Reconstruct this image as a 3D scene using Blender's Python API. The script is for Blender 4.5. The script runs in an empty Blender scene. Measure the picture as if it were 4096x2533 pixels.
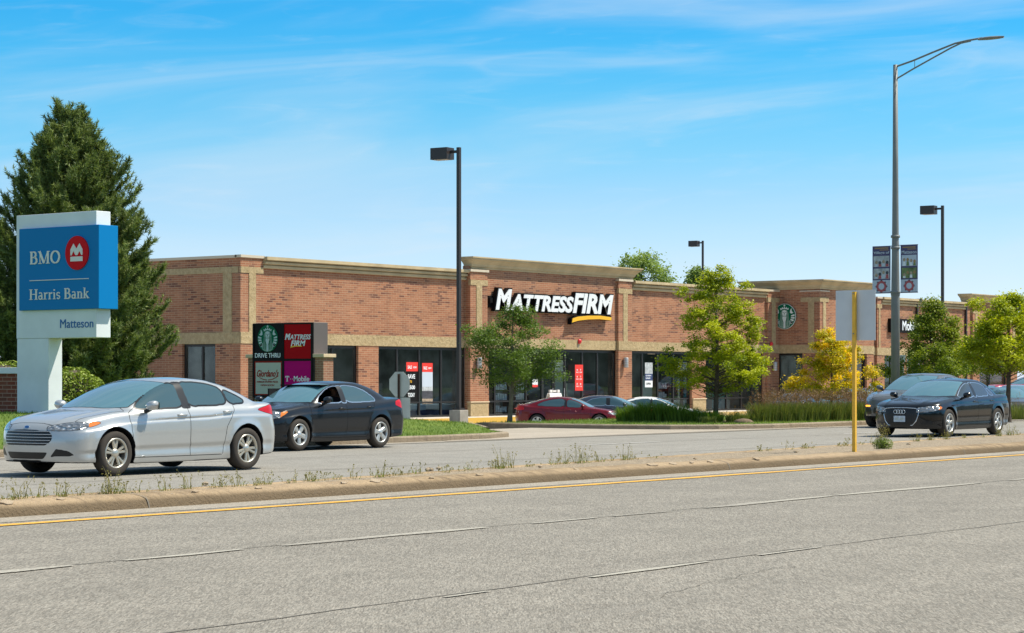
import bpy, math, random
import numpy as np
from mathutils import Vector, Matrix

# ------------------------------------------------------------------ camera, sky, sun
S = bpy.context.scene
ALPHA = math.atan(6480 / 8800.0)             # angle between the lens axis and the road
CA, SA = math.cos(ALPHA), math.sin(ALPHA)
EYE = 1.47
cam_data = bpy.data.cameras.new('camera')
cam = bpy.data.objects.new('camera', cam_data)
S.collection.objects.link(cam)
cam.location = (0, 0, EYE)
cam.rotation_euler = (math.radians(90), 0, ALPHA - math.radians(90))
cam_data.sensor_width = 36
cam_data.lens = 36 * 8800 / 4096.0
cam_data.shift_y = (1514 - 1266.5) / 4096.0
cam_data.clip_end = 4000
cam_data.clip_start = 0.1
S.camera = cam

SUN_EL = math.radians(57)
SUN_OFF = math.radians(42)                   # turned from -Y towards +X
sun_dir = Vector((math.sin(SUN_OFF) * math.cos(SUN_EL), -math.cos(SUN_OFF) * math.cos(SUN_EL), math.sin(SUN_EL)))
sun_data = bpy.data.lights.new('sun', 'SUN')
sun_data.energy = 4.7
sun_data.angle = math.radians(0.5)
sun_data.color = (1.0, 0.95, 0.82)
sun = bpy.data.objects.new('sun', sun_data)
S.collection.objects.link(sun)
sun.rotation_euler = (-sun_dir).to_track_quat('-Z', 'Y').to_euler()
sun.location = (20, -20, 60)

world = bpy.data.worlds.new('World')
S.world = world
world.use_nodes = True
wt = world.node_tree
wt.nodes.clear()
def wn(t, **k):
    n = wt.nodes.new(t)
    for a, b in k.items(): setattr(n, a, b)
    return n
def wl(a, b): wt.links.new(a, b)
sky = wn('ShaderNodeTexSky', sky_type='NISHITA', sun_disc=False)
sky.sun_elevation = SUN_EL
sky.sun_rotation = math.atan2(sun_dir.x, sun_dir.y)
sky.air_density = 1.0; sky.dust_density = 0.3; sky.ozone_density = 2.0; sky.altitude = 200
tc = wn('ShaderNodeTexCoord')
sep = wn('ShaderNodeSeparateXYZ'); wl(tc.outputs['Generated'], sep.inputs[0])
# tone of the sky by height: pale over the horizon, deep azure above
ramp = wn('ShaderNodeValToRGB'); wl(sep.outputs['Z'], ramp.inputs[0])
cr = ramp.color_ramp
cr.elements[0].position = 0.0; cr.elements[0].color = (0.92, 1.12, 1.75, 1)
cr.elements[1].position = 0.50; cr.elements[1].color = (1.50, 1.48, 1.22, 1)
for p, c in ((0.017, (0.88, 1.08, 1.62)), (0.039, (0.90, 1.03, 1.36)), (0.06, (0.82, 0.99, 1.25)), (0.082, (0.68, 0.95, 1.19)),
             (0.103, (0.48, 0.94, 1.16)), (0.124, (0.34, 0.92, 1.16)), (0.145, (0.21, 0.885, 1.18)), (0.166, (0.13, 0.84, 1.19)), (0.26, (0.9, 1.05, 1.15))):
    e = cr.elements.new(p); e.color = (*c, 1)
skm = wn('ShaderNodeMix', data_type='RGBA', blend_type='MULTIPLY'); skm.inputs[0].default_value = 1.0
wl(sky.outputs[0], skm.inputs[6]); wl(ramp.outputs[0], skm.inputs[7])
SKYMIX = wn('ShaderNodeMix', data_type='RGBA'); SKYMIX.inputs[0].default_value = 1.0
wl(sky.outputs[0], SKYMIX.inputs[6]); wl(skm.outputs[2], SKYMIX.inputs[7])
# thin cirrus, as streaks drawn out along the horizon
az = wn('ShaderNodeMath', operation='ARCTAN2'); wl(sep.outputs['Y'], az.inputs[0]); wl(sep.outputs['X'], az.inputs[1])
def cirrus(sx, sz, tilt, scale, seed, lo, hi, det=6, rough=0.62, dist=1.2):
    t1 = wn('ShaderNodeMath', operation='MULTIPLY'); wl(az.outputs[0], t1.inputs[0]); t1.inputs[1].default_value = sx
    t2 = wn('ShaderNodeMath', operation='MULTIPLY_ADD'); wl(az.outputs[0], t2.inputs[0]); t2.inputs[1].default_value = tilt
    t3 = wn('ShaderNodeMath', operation='MULTIPLY'); wl(sep.outputs['Z'], t3.inputs[0]); t3.inputs[1].default_value = sz
    wl(t3.outputs[0], t2.inputs[2])
    cb = wn('ShaderNodeCombineXYZ'); wl(t1.outputs[0], cb.inputs[0]); wl(t2.outputs[0], cb.inputs[1]); cb.inputs[2].default_value = seed
    nz = wn('ShaderNodeTexNoise'); wl(cb.outputs[0], nz.inputs['Vector'])
    nz.inputs['Scale'].default_value = scale; nz.inputs['Detail'].default_value = det
    nz.inputs['Roughness'].default_value = rough; nz.inputs['Distortion'].default_value = dist
    mr = wn('ShaderNodeMapRange', interpolation_type='SMOOTHSTEP'); wl(nz.outputs[0], mr.inputs[0])
    mr.inputs[1].default_value = lo; mr.inputs[2].default_value = hi
    return mr.outputs[0]
c1 = cirrus(4, 26, 2.0, 1.0, 5.3, 0.42, 0.84, det=5, rough=0.52, dist=1.2)
c2 = cirrus(13, 85, 4.5, 1.0, 9.7, 0.50, 0.82, det=8, rough=0.58, dist=1.4)
ma = wn('ShaderNodeMath', operation='MULTIPLY_ADD'); wl(c2, ma.inputs[0]); ma.inputs[1].default_value = 0.38; wl(c1, ma.inputs[2])
mm = wn('ShaderNodeMath', operation='MULTIPLY', use_clamp=True); wl(ma.outputs[0], mm.inputs[0]); mm.inputs[1].default_value = 0.42
cl = wn('ShaderNodeMix', data_type='RGBA'); wl(mm.outputs[0], cl.inputs[0]); wl(SKYMIX.outputs[2], cl.inputs[6])
cl.inputs[7].default_value = (5.6, 6.3, 6.9, 1)
bg = wn('ShaderNodeBackground'); bg.inputs[1].default_value = 0.10
wl(cl.outputs[2], bg.inputs[0])
wo = wn('ShaderNodeOutputWorld'); wl(bg.outputs[0], wo.inputs[0])
S.view_settings.view_transform = 'Standard'
S.view_settings.look = 'None'
S.view_settings.exposure = 0.42
S.view_settings.gamma = 1.0
S.cycles.max_bounces = 8
S.cycles.transparent_max_bounces = 12

# ------------------------------------------------------------------ measuring the place from the photograph
PF, PCX, PHY = 5253.0, 1222.5, 903.7
def onY(x, y, Y):
    a = (x - PCX) / PF
    Z = Y / (SA - a * CA)
    return Vector((Z * (CA + a * SA), Y, EYE - (y - PHY) / PF * Z))
def onX(x, y, X):
    a = (x - PCX) / PF
    Z = X / (CA + a * SA)
    return Vector((X, Z * (SA - a * CA), EYE - (y - PHY) / PF * Z))
def gnd(x, y, z=0.0):
    a = (x - PCX) / PF
    Z = PF * (EYE - z) / (y - PHY)
    return Vector((Z * (CA + a * SA), Z * (SA - a * CA), z))
def dep(x, Z, z=0.0):
    a = (x - PCX) / PF
    return Vector((Z * (CA + a * SA), Z * (SA - a * CA), z))

# ------------------------------------------------------------------ materials
def mat(name, col, rough=0.6, metal=0.0, spec=0.5, coat=0.0, var=0.0, vscale=4.0, bump=0.0, bscale=40.0, emit=None, alpha=None, bdist=0.02):
    m = bpy.data.materials.new(name); m.use_nodes = True
    nt = m.node_tree; b = nt.nodes['Principled BSDF']
    b.inputs['Base Color'].default_value = (*col, 1); b.inputs['Roughness'].default_value = rough
    b.inputs['Metallic'].default_value = metal; b.inputs['Specular IOR Level'].default_value = spec
    b.inputs['Coat Weight'].default_value = coat; b.inputs['Coat Roughness'].default_value = 0.04
    t = nt.nodes.new('ShaderNodeTexCoord')
    if var > 0:
        n = nt.nodes.new('ShaderNodeTexNoise'); n.inputs['Scale'].default_value = vscale; n.inputs['Detail'].default_value = 6
        nt.links.new(t.outputs['Object'], n.inputs['Vector'])
        r = nt.nodes.new('ShaderNodeMapRange'); nt.links.new(n.outputs[0], r.inputs[0])
        r.inputs[1].default_value = 0.3; r.inputs[2].default_value = 0.7
        r.inputs[3].default_value = 1 - var; r.inputs[4].default_value = 1 + var
        x = nt.nodes.new('ShaderNodeMix'); x.data_type = 'RGBA'; x.blend_type = 'MULTIPLY'; x.inputs[0].default_value = 1
        x.inputs[6].default_value = (*col, 1); nt.links.new(r.outputs[0], x.inputs[7]); nt.links.new(x.outputs[2], b.inputs['Base Color'])
    if bump > 0:
        n = nt.nodes.new('ShaderNodeTexNoise'); n.inputs['Scale'].default_value = bscale; n.inputs['Detail'].default_value = 4
        nt.links.new(t.outputs['Object'], n.inputs['Vector'])
        u = nt.nodes.new('ShaderNodeBump'); u.inputs['Strength'].default_value = bump; u.inputs['Distance'].default_value = bdist
        nt.links.new(n.outputs[0], u.inputs['Height']); nt.links.new(u.outputs[0], b.inputs['Normal'])
    if emit: b.inputs['Emission Color'].default_value = (*emit[0], 1); b.inputs['Emission Strength'].default_value = emit[1]
    return m

def nodes_of(m): return m.node_tree, m.node_tree.nodes['Principled BSDF']
def add_node(nt, t, **k):
    n = nt.nodes.new(t)
    for a, b in k.items(): setattr(n, a, b)
    return n
def noise(nt, vec, scale, detail=4, rough=0.55, dist=0.0):
    n = add_node(nt, 'ShaderNodeTexNoise'); n.inputs['Scale'].default_value = scale; n.inputs['Detail'].default_value = detail
    n.inputs['Roughness'].default_value = rough; n.inputs['Distortion'].default_value = dist
    nt.links.new(vec, n.inputs['Vector']); return n.outputs[0]
def mrange(nt, v, a, b, c, d, smooth=False):
    n = add_node(nt, 'ShaderNodeMapRange'); nt.links.new(v, n.inputs[0])
    if smooth: n.interpolation_type = 'SMOOTHSTEP'
    for i, q in enumerate((a, b, c, d)): n.inputs[i + 1].default_value = q
    return n.outputs[0]
def mixc(nt, fac, a, b, blend='MIX'):
    n = add_node(nt, 'ShaderNodeMix', data_type='RGBA', blend_type=blend)
    for i, q in ((0, fac), (6, a), (7, b)):
        if isinstance(q, (int, float)): n.inputs[i].default_value = q if i == 0 else (q, q, q, 1)
        elif isinstance(q, tuple): n.inputs[i].default_value = (*q, 1)
        else: nt.links.new(q, n.inputs[i])
    return n.outputs[2]
def mathn(nt, op, a, b=0.0, c=0.0):
    n = add_node(nt, 'ShaderNodeMath', operation=op)
    for i, q in enumerate((a, b, c)):
        if isinstance(q, (int, float)): n.inputs[i].default_value = q
        else: nt.links.new(q, n.inputs[i])
    return n.outputs[0]
def objvec(nt, scale=(1, 1, 1), geo=False):
    t = add_node(nt, 'ShaderNodeNewGeometry') if geo else add_node(nt, 'ShaderNodeTexCoord')
    o = t.outputs['Position'] if geo else t.outputs['Object']
    if scale == (1, 1, 1): return o
    m = add_node(nt, 'ShaderNodeMapping'); m.inputs['Scale'].default_value = scale
    nt.links.new(o, m.inputs[0]); return m.outputs[0]

def brick_mat(name, c1, c2, mortar, bw, bh, mort=0.012, dark=(0.10, 0.035, 0.025), darkamt=0.5):
    m = mat(name, c1, rough=0.9, spec=0.2); nt, b = nodes_of(m)
    p = objvec(nt, geo=True); s = add_node(nt, 'ShaderNodeSeparateXYZ'); nt.links.new(p, s.inputs[0])
    u = mathn(nt, 'ADD', s.outputs[0], s.outputs[1])
    c = add_node(nt, 'ShaderNodeCombineXYZ'); nt.links.new(u, c.inputs[0]); nt.links.new(s.outputs[2], c.inputs[1])
    br = add_node(nt, 'ShaderNodeTexBrick'); nt.links.new(c.outputs[0], br.inputs['Vector'])
    br.inputs['Scale'].default_value = 1; br.inputs['Brick Width'].default_value = bw; br.inputs['Row Height'].default_value = bh
    br.inputs['Mortar Size'].default_value = mort; br.inputs['Mortar Smooth'].default_value = 0.3
    br.inputs['Color1'].default_value = (0, 0, 0, 1); br.inputs['Color2'].default_value = (1, 1, 1, 1); br.inputs['Mortar'].default_value = (0.5, 0.5, 0.5, 1)
    t = add_node(nt, 'ShaderNodeSeparateColor'); nt.links.new(br.outputs['Color'], t.inputs[0])
    base = mixc(nt, t.outputs[0], c1, c2)
    # some bricks fired darker, in loose drifts across the wall
    st = add_node(nt, 'ShaderNodeMapping'); st.inputs['Scale'].default_value = (0.55, 1.3, 1); nt.links.new(c.outputs[0], st.inputs[0])
    drift = mrange(nt, noise(nt, st.outputs[0], 1.0, 3), 0.36, 0.58, 0, 1)
    sel = mrange(nt, t.outputs[0], 0.62, 0.72, 0, 1)
    f = mathn(nt, 'MULTIPLY', mathn(nt, 'MULTIPLY', drift, sel), darkamt)
    base = mixc(nt, f, base, dark)
    base = mixc(nt, mrange(nt, noise(nt, p, 0.7, 5), 0.3, 0.7, 0, 0.35), base, mixc(nt, 1.0, base, (0.80, 0.76, 0.74), 'MULTIPLY'))
    col = mixc(nt, br.outputs['Fac'], base, mortar)
    # rain streaks and faded areas
    col = mixc(nt, mrange(nt, noise(nt, objvec(nt, (1.5, 1.5, 0.13), geo=True), 1.0, 5, 0.6), 0.50, 0.70, 0, 0.30), col, (0.17, 0.09, 0.06))
    col = mixc(nt, mrange(nt, noise(nt, objvec(nt, (0.5, 0.5, 0.8), geo=True), 0.6, 4, 0.6), 0.50, 0.72, 0, 0.22), col, (0.46, 0.29, 0.19))
    nt.links.new(col, b.inputs['Base Color'])
    bp = add_node(nt, 'ShaderNodeBump'); bp.inputs['Strength'].default_value = 0.5; bp.inputs['Distance'].default_value = 0.01; bp.invert = True
    nt.links.new(br.outputs['Fac'], bp.inputs['Height']); nt.links.new(bp.outputs[0], b.inputs['Normal'])
    return m

def stone_mat(name, col, light):
    m = mat(name, col, rough=0.95, spec=0.15); nt, b = nodes_of(m)
    p = objvec(nt, geo=True)
    n1 = noise(nt, p, 5.5, 6, 0.7); n2 = noise(nt, p, 1.3, 3)
    c = mixc(nt, mrange(nt, n1, 0.35, 0.65, 0, 1), col, light)
    c = mixc(nt, mrange(nt, n2, 0.3, 0.7, 0, 0.4), c, tuple(q * 0.75 for q in col))
    nt.links.new(c, b.inputs['Base Color'])
    bp = add_node(nt, 'ShaderNodeBump'); bp.inputs['Strength'].default_value = 0.9; bp.inputs['Distance'].default_value = 0.06
    nt.links.new(n1, bp.inputs['Height']); nt.links.new(bp.outputs[0], b.inputs['Normal'])
    return m

M = {}
M['brick'] = brick_mat('wall_brick', (0.315, 0.128, 0.070), (0.465, 0.208, 0.116), (0.44, 0.295, 0.185), 0.40, 0.102, 0.011, dark=(0.12, 0.045, 0.038), darkamt=0.85)
M['sign_brick'] = brick_mat('sign_brick', (0.30, 0.13, 0.08), (0.42, 0.19, 0.12), (0.50, 0.38, 0.28), 0.203, 0.068, 0.007, dark=(0.12, 0.05, 0.04))
M['dark_brick'] = brick_mat('garden_wall_brick', (0.20, 0.050, 0.030), (0.25, 0.070, 0.040), (0.42, 0.26, 0.19), 0.32, 0.10, 0.010)
M['stone'] = stone_mat('split_stone', (0.38, 0.275, 0.145), (0.55, 0.42, 0.245))
M['capstone'] = mat('cast_stone', (0.60, 0.46, 0.30), 0.85, var=0.08)
M['cornice'] = mat('cornice_stucco', (0.48, 0.375, 0.225), 0.85, spec=0.2, var=0.16, vscale=1.2)
M['coping'] = mat('metal_coping', (0.58, 0.49, 0.37), 0.6)
M['roof'] = mat('roof_membrane', (0.30, 0.29, 0.27), 0.9, var=0.1)
M['blackframe'] = mat('dark_window_frame', (0.014, 0.012, 0.011), 0.45)
M['fillglow'] = mat('added_shop_glow', (0.9, 0.9, 0.85), 0.5, emit=((1.0, 0.93, 0.82), 9.0))  # glow for unseen panels added to brighten the shop interiors
M['inside'] = mat('shop_inside_wall', (0.11, 0.12, 0.125), 0.9, var=0.6, vscale=0.8)
M['insidefloor'] = mat('shop_floor', (0.20, 0.18, 0.155), 0.4, var=0.15)
M['white'] = mat('white_paint', (0.74, 0.75, 0.75), 0.5, var=0.03)
M['signwhite'] = mat('sign_white_metal', (0.74, 0.76, 0.77), 0.45, var=0.08, vscale=1.3)
M['blue'] = mat('sign_blue_face', (0.0, 0.19, 0.48), 0.5, spec=0.15)
M['bluelet'] = mat('sign_blue_letters', (0.02, 0.13, 0.36), 0.5)
M['red'] = mat('sign_red', (0.66, 0.006, 0.012), 0.6, spec=0.12)
M['posterred'] = mat('poster_red', (0.75, 0.035, 0.02), 0.5)
M['black'] = mat('black_metal', (0.012, 0.012, 0.013), 0.5)
M['bronze'] = mat('bronze_pole_paint', (0.035, 0.026, 0.024), 0.45)
M['signbronze'] = mat('sign_cabinet_paint', (0.12, 0.10, 0.095), 0.55)
M['yellow'] = mat('sign_yellow', (0.80, 0.42, 0.01), 0.5)
M['postyellow'] = mat('post_yellow_paint', (0.74, 0.42, 0.035), 0.55, var=0.12, vscale=9)
M['alu'] = mat('bare_aluminium', (0.58, 0.60, 0.61), 0.55, metal=0.2, var=0.05, vscale=3)
M['platealu'] = mat('weathered_sign_back', (0.46, 0.49, 0.45), 0.6, metal=0.15, var=0.07, vscale=3)
M['steel'] = mat('galvanised_steel', (0.20, 0.205, 0.195), 0.6, metal=0.2, var=0.10, vscale=2)
M['polebase'] = mat('old_concrete', (0.34, 0.30, 0.25), 0.9, var=0.22, vscale=3, bump=0.4)
M['green'] = mat('emblem_green', (0.0, 0.12, 0.055), 0.6, spec=0.12)
M['magenta'] = mat('sign_magenta', (0.46, 0.0, 0.15), 0.6, spec=0.1)
M['darkred'] = mat('sign_panel_red', (0.42, 0.0, 0.004), 0.6, spec=0.1)
M['panelcream'] = mat('sign_panel_cream', (0.44, 0.46, 0.38), 0.5)
M['maroon'] = mat('sign_maroon', (0.30, 0.02, 0.012), 0.6, spec=0.1)
M['letgrey'] = mat('sign_pale_letters', (0.75, 0.78, 0.80), 0.5)
M['letwarm'] = mat('sign_cream_letters', (0.78, 0.74, 0.68), 0.5)
M['letbox'] = mat('letter_side_black', (0.006, 0.005, 0.005), 0.6, spec=0.15)
M['alarm'] = mat('alarm_red', (0.65, 0.02, 0.03), 0.4)
M['lampgrey'] = mat('wall_lamp_metal', (0.42, 0.40, 0.38), 0.4, metal=0.4)
M['banner'] = mat('banner_navy', (0.085, 0.075, 0.16), 0.8)
M['bannerpale'] = mat('banner_pale', (0.50, 0.56, 0.64), 0.8)
M['gold'] = mat('banner_gold', (0.35, 0.22, 0.10), 0.8)
M['crest'] = mat('crest_red', (0.42, 0.10, 0.11), 0.8)
M['skin'] = mat('skin', (0.30, 0.14, 0.08), 0.6)
M['cloth'] = mat('dark_cloth', (0.02, 0.02, 0.025), 0.9)
M['mattress'] = mat('mattress_ticking', (0.55, 0.60, 0.68), 0.9)
M['teal'] = mat('teal_fabric', (0.02, 0.17, 0.20), 0.8)
M['navy'] = mat('navy_fabric', (0.03, 0.05, 0.14), 0.8)
M['brown'] = mat('dark_wood', (0.08, 0.045, 0.03), 0.6)

def glass_mat(name, tint, rough=0.02, trans=0.8):
    m = bpy.data.materials.new(name); m.use_nodes = True; nt = m.node_tree; nt.nodes.clear()
    o = add_node(nt, 'ShaderNodeOutputMaterial'); g = add_node(nt, 'ShaderNodeBsdfGlossy'); g.inputs['Roughness'].default_value = rough
    g.inputs['Color'].default_value = (0.8, 0.9, 0.95, 1)
    t = add_node(nt, 'ShaderNodeBsdfTransparent'); t.inputs[0].default_value = (*tint, 1)
    f = add_node(nt, 'ShaderNodeFresnel'); f.inputs[0].default_value = 1.5
    mx = add_node(nt, 'ShaderNodeMixShader'); nt.links.new(f.outputs[0], mx.inputs[0]); nt.links.new(t.outputs[0], mx.inputs[1]); nt.links.new(g.outputs[0], mx.inputs[2])
    nt.links.new(mx.outputs[0], o.inputs[0]); return m
M['glass'] = glass_mat('shop_glass', (0.50, 0.66, 0.71))

# ------------------------------------------------------------------ mesh helpers
def put(o, parent=None):
    S.collection.objects.link(o)
    if parent is not None: o.parent = parent
    return o
def tag(o, label=None, cat=None, group=None, kind=None):
    if label: o['label'] = label
    if cat: o['category'] = cat
    if group: o['group'] = group
    if kind: o['kind'] = kind
    return o
def empty(name, loc, label=None, cat=None, group=None, rz=0.0):
    o = bpy.data.objects.new(name, None); o.empty_display_size = 0.2
    o.location = loc; o.rotation_euler = (0, 0, rz)
    put(o); return tag(o, label, cat, group)
def copy_tree(o, parent=None):
    c = o.copy(); put(c, parent)
    for ch in list(o.children): copy_tree(ch, c)
    return c

class MB:
    def __init__(s): s.v = []; s.f = []; s.m = []; s.sm = []
    def add(s, vs, fs, mi=0, smooth=False):
        n = len(s.v); s.v.extend([tuple(q) for q in vs])
        for f in fs: s.f.append([i + n for i in f]); s.m.append(mi); s.sm.append(smooth)
        return s
    def box(s, x0, x1, y0, y1, z0, z1, mi=0):
        vs = [(x, y, z) for z in (z0, z1) for y in (y0, y1) for x in (x0, x1)]
        return s.add(vs, [(0, 2, 3, 1), (4, 5, 7, 6), (0, 1, 5, 4), (2, 6, 7, 3), (0, 4, 6, 2), (1, 3, 7, 5)], mi)
    def obox(s, c, ux, uy, uz, hx, hy, hz, mi=0):
        c = Vector(c); ux, uy, uz = [Vector(q).normalized() for q in (ux, uy, uz)]
        vs = [c + ux * hx * i + uy * hy * j + uz * hz * k for k in (-1, 1) for j in (-1, 1) for i in (-1, 1)]
        return s.add(vs, [(0, 2, 3, 1), (4, 5, 7, 6), (0, 1, 5, 4), (2, 6, 7, 3), (0, 4, 6, 2), (1, 3, 7, 5)], mi)
    def poly(s, pts, o, u, w, n, th, mi=0):
        """closed 2-D outline pts in the frame (o,u,w), made th thick along n"""
        o, u, w, n = Vector(o), Vector(u), Vector(w), Vector(n)
        k = len(pts)
        a = [o + u * p[0] + w * p[1] + n * th for p in pts]; b = [o + u * p[0] + w * p[1] for p in pts]
        fs = [tuple(range(k)), tuple(range(2 * k - 1, k - 1, -1))] + [(i, k + i, k + (i + 1) % k, (i + 1) % k) for i in range(k)]
        return s.add(a + b, fs, mi)
    def tube(s, pts, rad, seg=10, mi=0, cap=True, smooth=True):
        pts = [Vector(p) for p in pts]; n = len(pts)
        if not hasattr(rad, '__len__'): rad = [rad] * n
        vs = []; fs = []
        t0 = (pts[1] - pts[0]).normalized(); ref = Vector((0, 0, 1)) if abs(t0.z) < 0.9 else Vector((1, 0, 0))
        for i, p in enumerate(pts):
            t = (pts[min(i + 1, n - 1)] - pts[max(i - 1, 0)]).normalized()
            a = t.cross(ref).normalized(); b = t.cross(a).normalized()
            for k in range(seg):
                q = 2 * math.pi * k / seg
                vs.append(p + (a * math.cos(q) + b * math.sin(q)) * rad[i])
        for i in range(n - 1):
            for k in range(seg):
                fs.append((i * seg + k, i * seg + (k + 1) % seg, (i + 1) * seg + (k + 1) % seg, (i + 1) * seg + k))
        s.add(vs, fs, mi, smooth)
        if cap: s.add(vs[:seg], [tuple(range(seg))], mi); s.add(vs[-seg:], [tuple(range(seg - 1, -1, -1))], mi)
        return s
    def lathe(s, prof, o, ax, seg=32, mi=0, smooth=True):
        """prof: (radius, distance along ax)"""
        o, ax = Vector(o), Vector(ax).normalized()
        ref = Vector((0, 0, 1)) if abs(ax.z) < 0.9 else Vector((1, 0, 0))
        a = ax.cross(ref).normalized(); b = ax.cross(a).normalized()
        vs = []; fs = []; n = len(prof)
        for r, d in prof:
            for k in range(seg):
                q = 2 * math.pi * k / seg; vs.append(o + ax * d + (a * math.cos(q) + b * math.sin(q)) * r)
        for i in range(n - 1):
            for k in range(seg): fs.append((i * seg + k, i * seg + (k + 1) % seg, (i + 1) * seg + (k + 1) % seg, (i + 1) * seg + k))
        return s.add(vs, fs, mi, smooth)
    def ball(s, c, rx, ry, rz, seg=16, ring=10, mi=0):
        c = Vector(c); vs = []; fs = []
        for i in range(ring + 1):
            t = math.pi * i / ring
            for k in range(seg):
                q = 2 * math.pi * k / seg
                vs.append(c + Vector((rx * math.sin(t) * math.cos(q), ry * math.sin(t) * math.sin(q), rz * math.cos(t))))
        for i in range(ring):
            for k in range(seg): fs.append((i * seg + k, (i + 1) * seg + k, (i + 1) * seg + (k + 1) % seg, i * seg + (k + 1) % seg))
        return s.add(vs, fs, mi, True)
    def build(s, name, mats, parent=None, off=(0, 0, 0), bevel=0.0):
        me = bpy.data.meshes.new(name)
        off = Vector(off)
        me.from_pydata([Vector(q) - off for q in s.v], [], s.f)
        if not isinstance(mats, (list, tuple)): mats = [mats]
        for m in mats: me.materials.append(M[m] if isinstance(m, str) else m)
        me.polygons.foreach_set('material_index', s.m); me.polygons.foreach_set('use_smooth', s.sm)
        me.update()
        o = bpy.data.objects.new(name, me); put(o, parent)
        if bevel > 0:
            b = o.modifiers.new('bevel', 'BEVEL'); b.width = bevel; b.segments = 2; b.limit_method = 'ANGLE'
        return o

def text_polys(txt, bold=0.0, shear=0.0, res=3, space=1.0):
    cu = bpy.data.curves.new('t', 'FONT'); cu.body = txt; cu.offset = bold; cu.shear = shear; cu.resolution_u = res; cu.space_character = space
    o = bpy.data.objects.new('t', cu); S.collection.objects.link(o)
    bpy.context.view_layer.update()
    me = o.to_mesh(); vs = [tuple(v.co) for v in me.vertices]; fs = [tuple(p.vertices) for p in me.polygons]
    o.to_mesh_clear(); bpy.data.objects.remove(o); bpy.data.curves.remove(cu)
    return vs, fs
def text_into(mb, txt, o, u, w, n, width, height, th=0.01, bold=0.0, shear=0.0, mi=0, space=1.0, fit=True, outline=0.0):
    """letters filling width x height, lower left at o, u across, w up, n towards the reader"""
    vs, fs = text_polys(txt, bold, shear, space=space)
    if not vs: return mb
    x0 = min(v[0] for v in vs); x1 = max(v[0] for v in vs); y0 = min(v[1] for v in vs); y1 = max(v[1] for v in vs)
    sx = width / (x1 - x0); sy = height / (y1 - y0)
    o, u, w, n = Vector(o), Vector(u), Vector(w), Vector(n)
    flip = u.cross(w).dot(n) < 0
    P = [o + u * (v[0] - x0) * sx + w * (v[1] - y0) * sy for v in vs]
    k = len(P)
    front = [p + n * th for p in P]
    ff = [tuple(reversed(f)) if flip else f for f in fs]
    mb.add(front, ff, mi)
    # edges used once -> side walls
    cnt = {}
    for f in fs:
        for i in range(len(f)):
            e = (f[i], f[(i + 1) % len(f)])
            if (e[1], e[0]) in cnt: cnt.pop((e[1], e[0]))
            else: cnt[e] = 1
    side = [(a, a + k, b + k, b) if not flip else (b, b + k, a + k, a) for a, b in cnt]
    mb.add(front + P, side, mi)
    return mb
def ellipse(cx, cy, rx, ry, n=32, a0=0, a1=360):
    return [(cx + rx * math.cos(math.radians(a0 + (a1 - a0) * i / n)), cy + ry * math.sin(math.radians(a0 + (a1 - a0) * i / n))) for i in range(n)]
# ------------------------------------------------------------------ ground, roads, kerbs
def smooth(a, b, x):
    t = min(1, max(0, (x - a) / (b - a))); return t * t * (3 - 2 * t)
def interp(x, tab):
    if x <= tab[0][0]: return tab[0][1]
    for (a, p), (b, q) in zip(tab, tab[1:]):
        if x <= b: return p + (q - p) * (x - a) / (b - a)
    return tab[-1][1]
def lot_z(Y):
    return 0.0 if Y < 38 else (-0.75 * (Y - 38) / 12 if Y < 50 else -0.75)
def lawn_z(X, Y):
    return 0.13 + 0.50 * smooth(33, 39, Y) * (1 - smooth(41, 52, X)) - 0.45 * smooth(38, 49, Y) * smooth(46, 60, X)
def verge_z(X, Y):
    return 0.13 - 0.80 * smooth(40, 44.5, Y)

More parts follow.
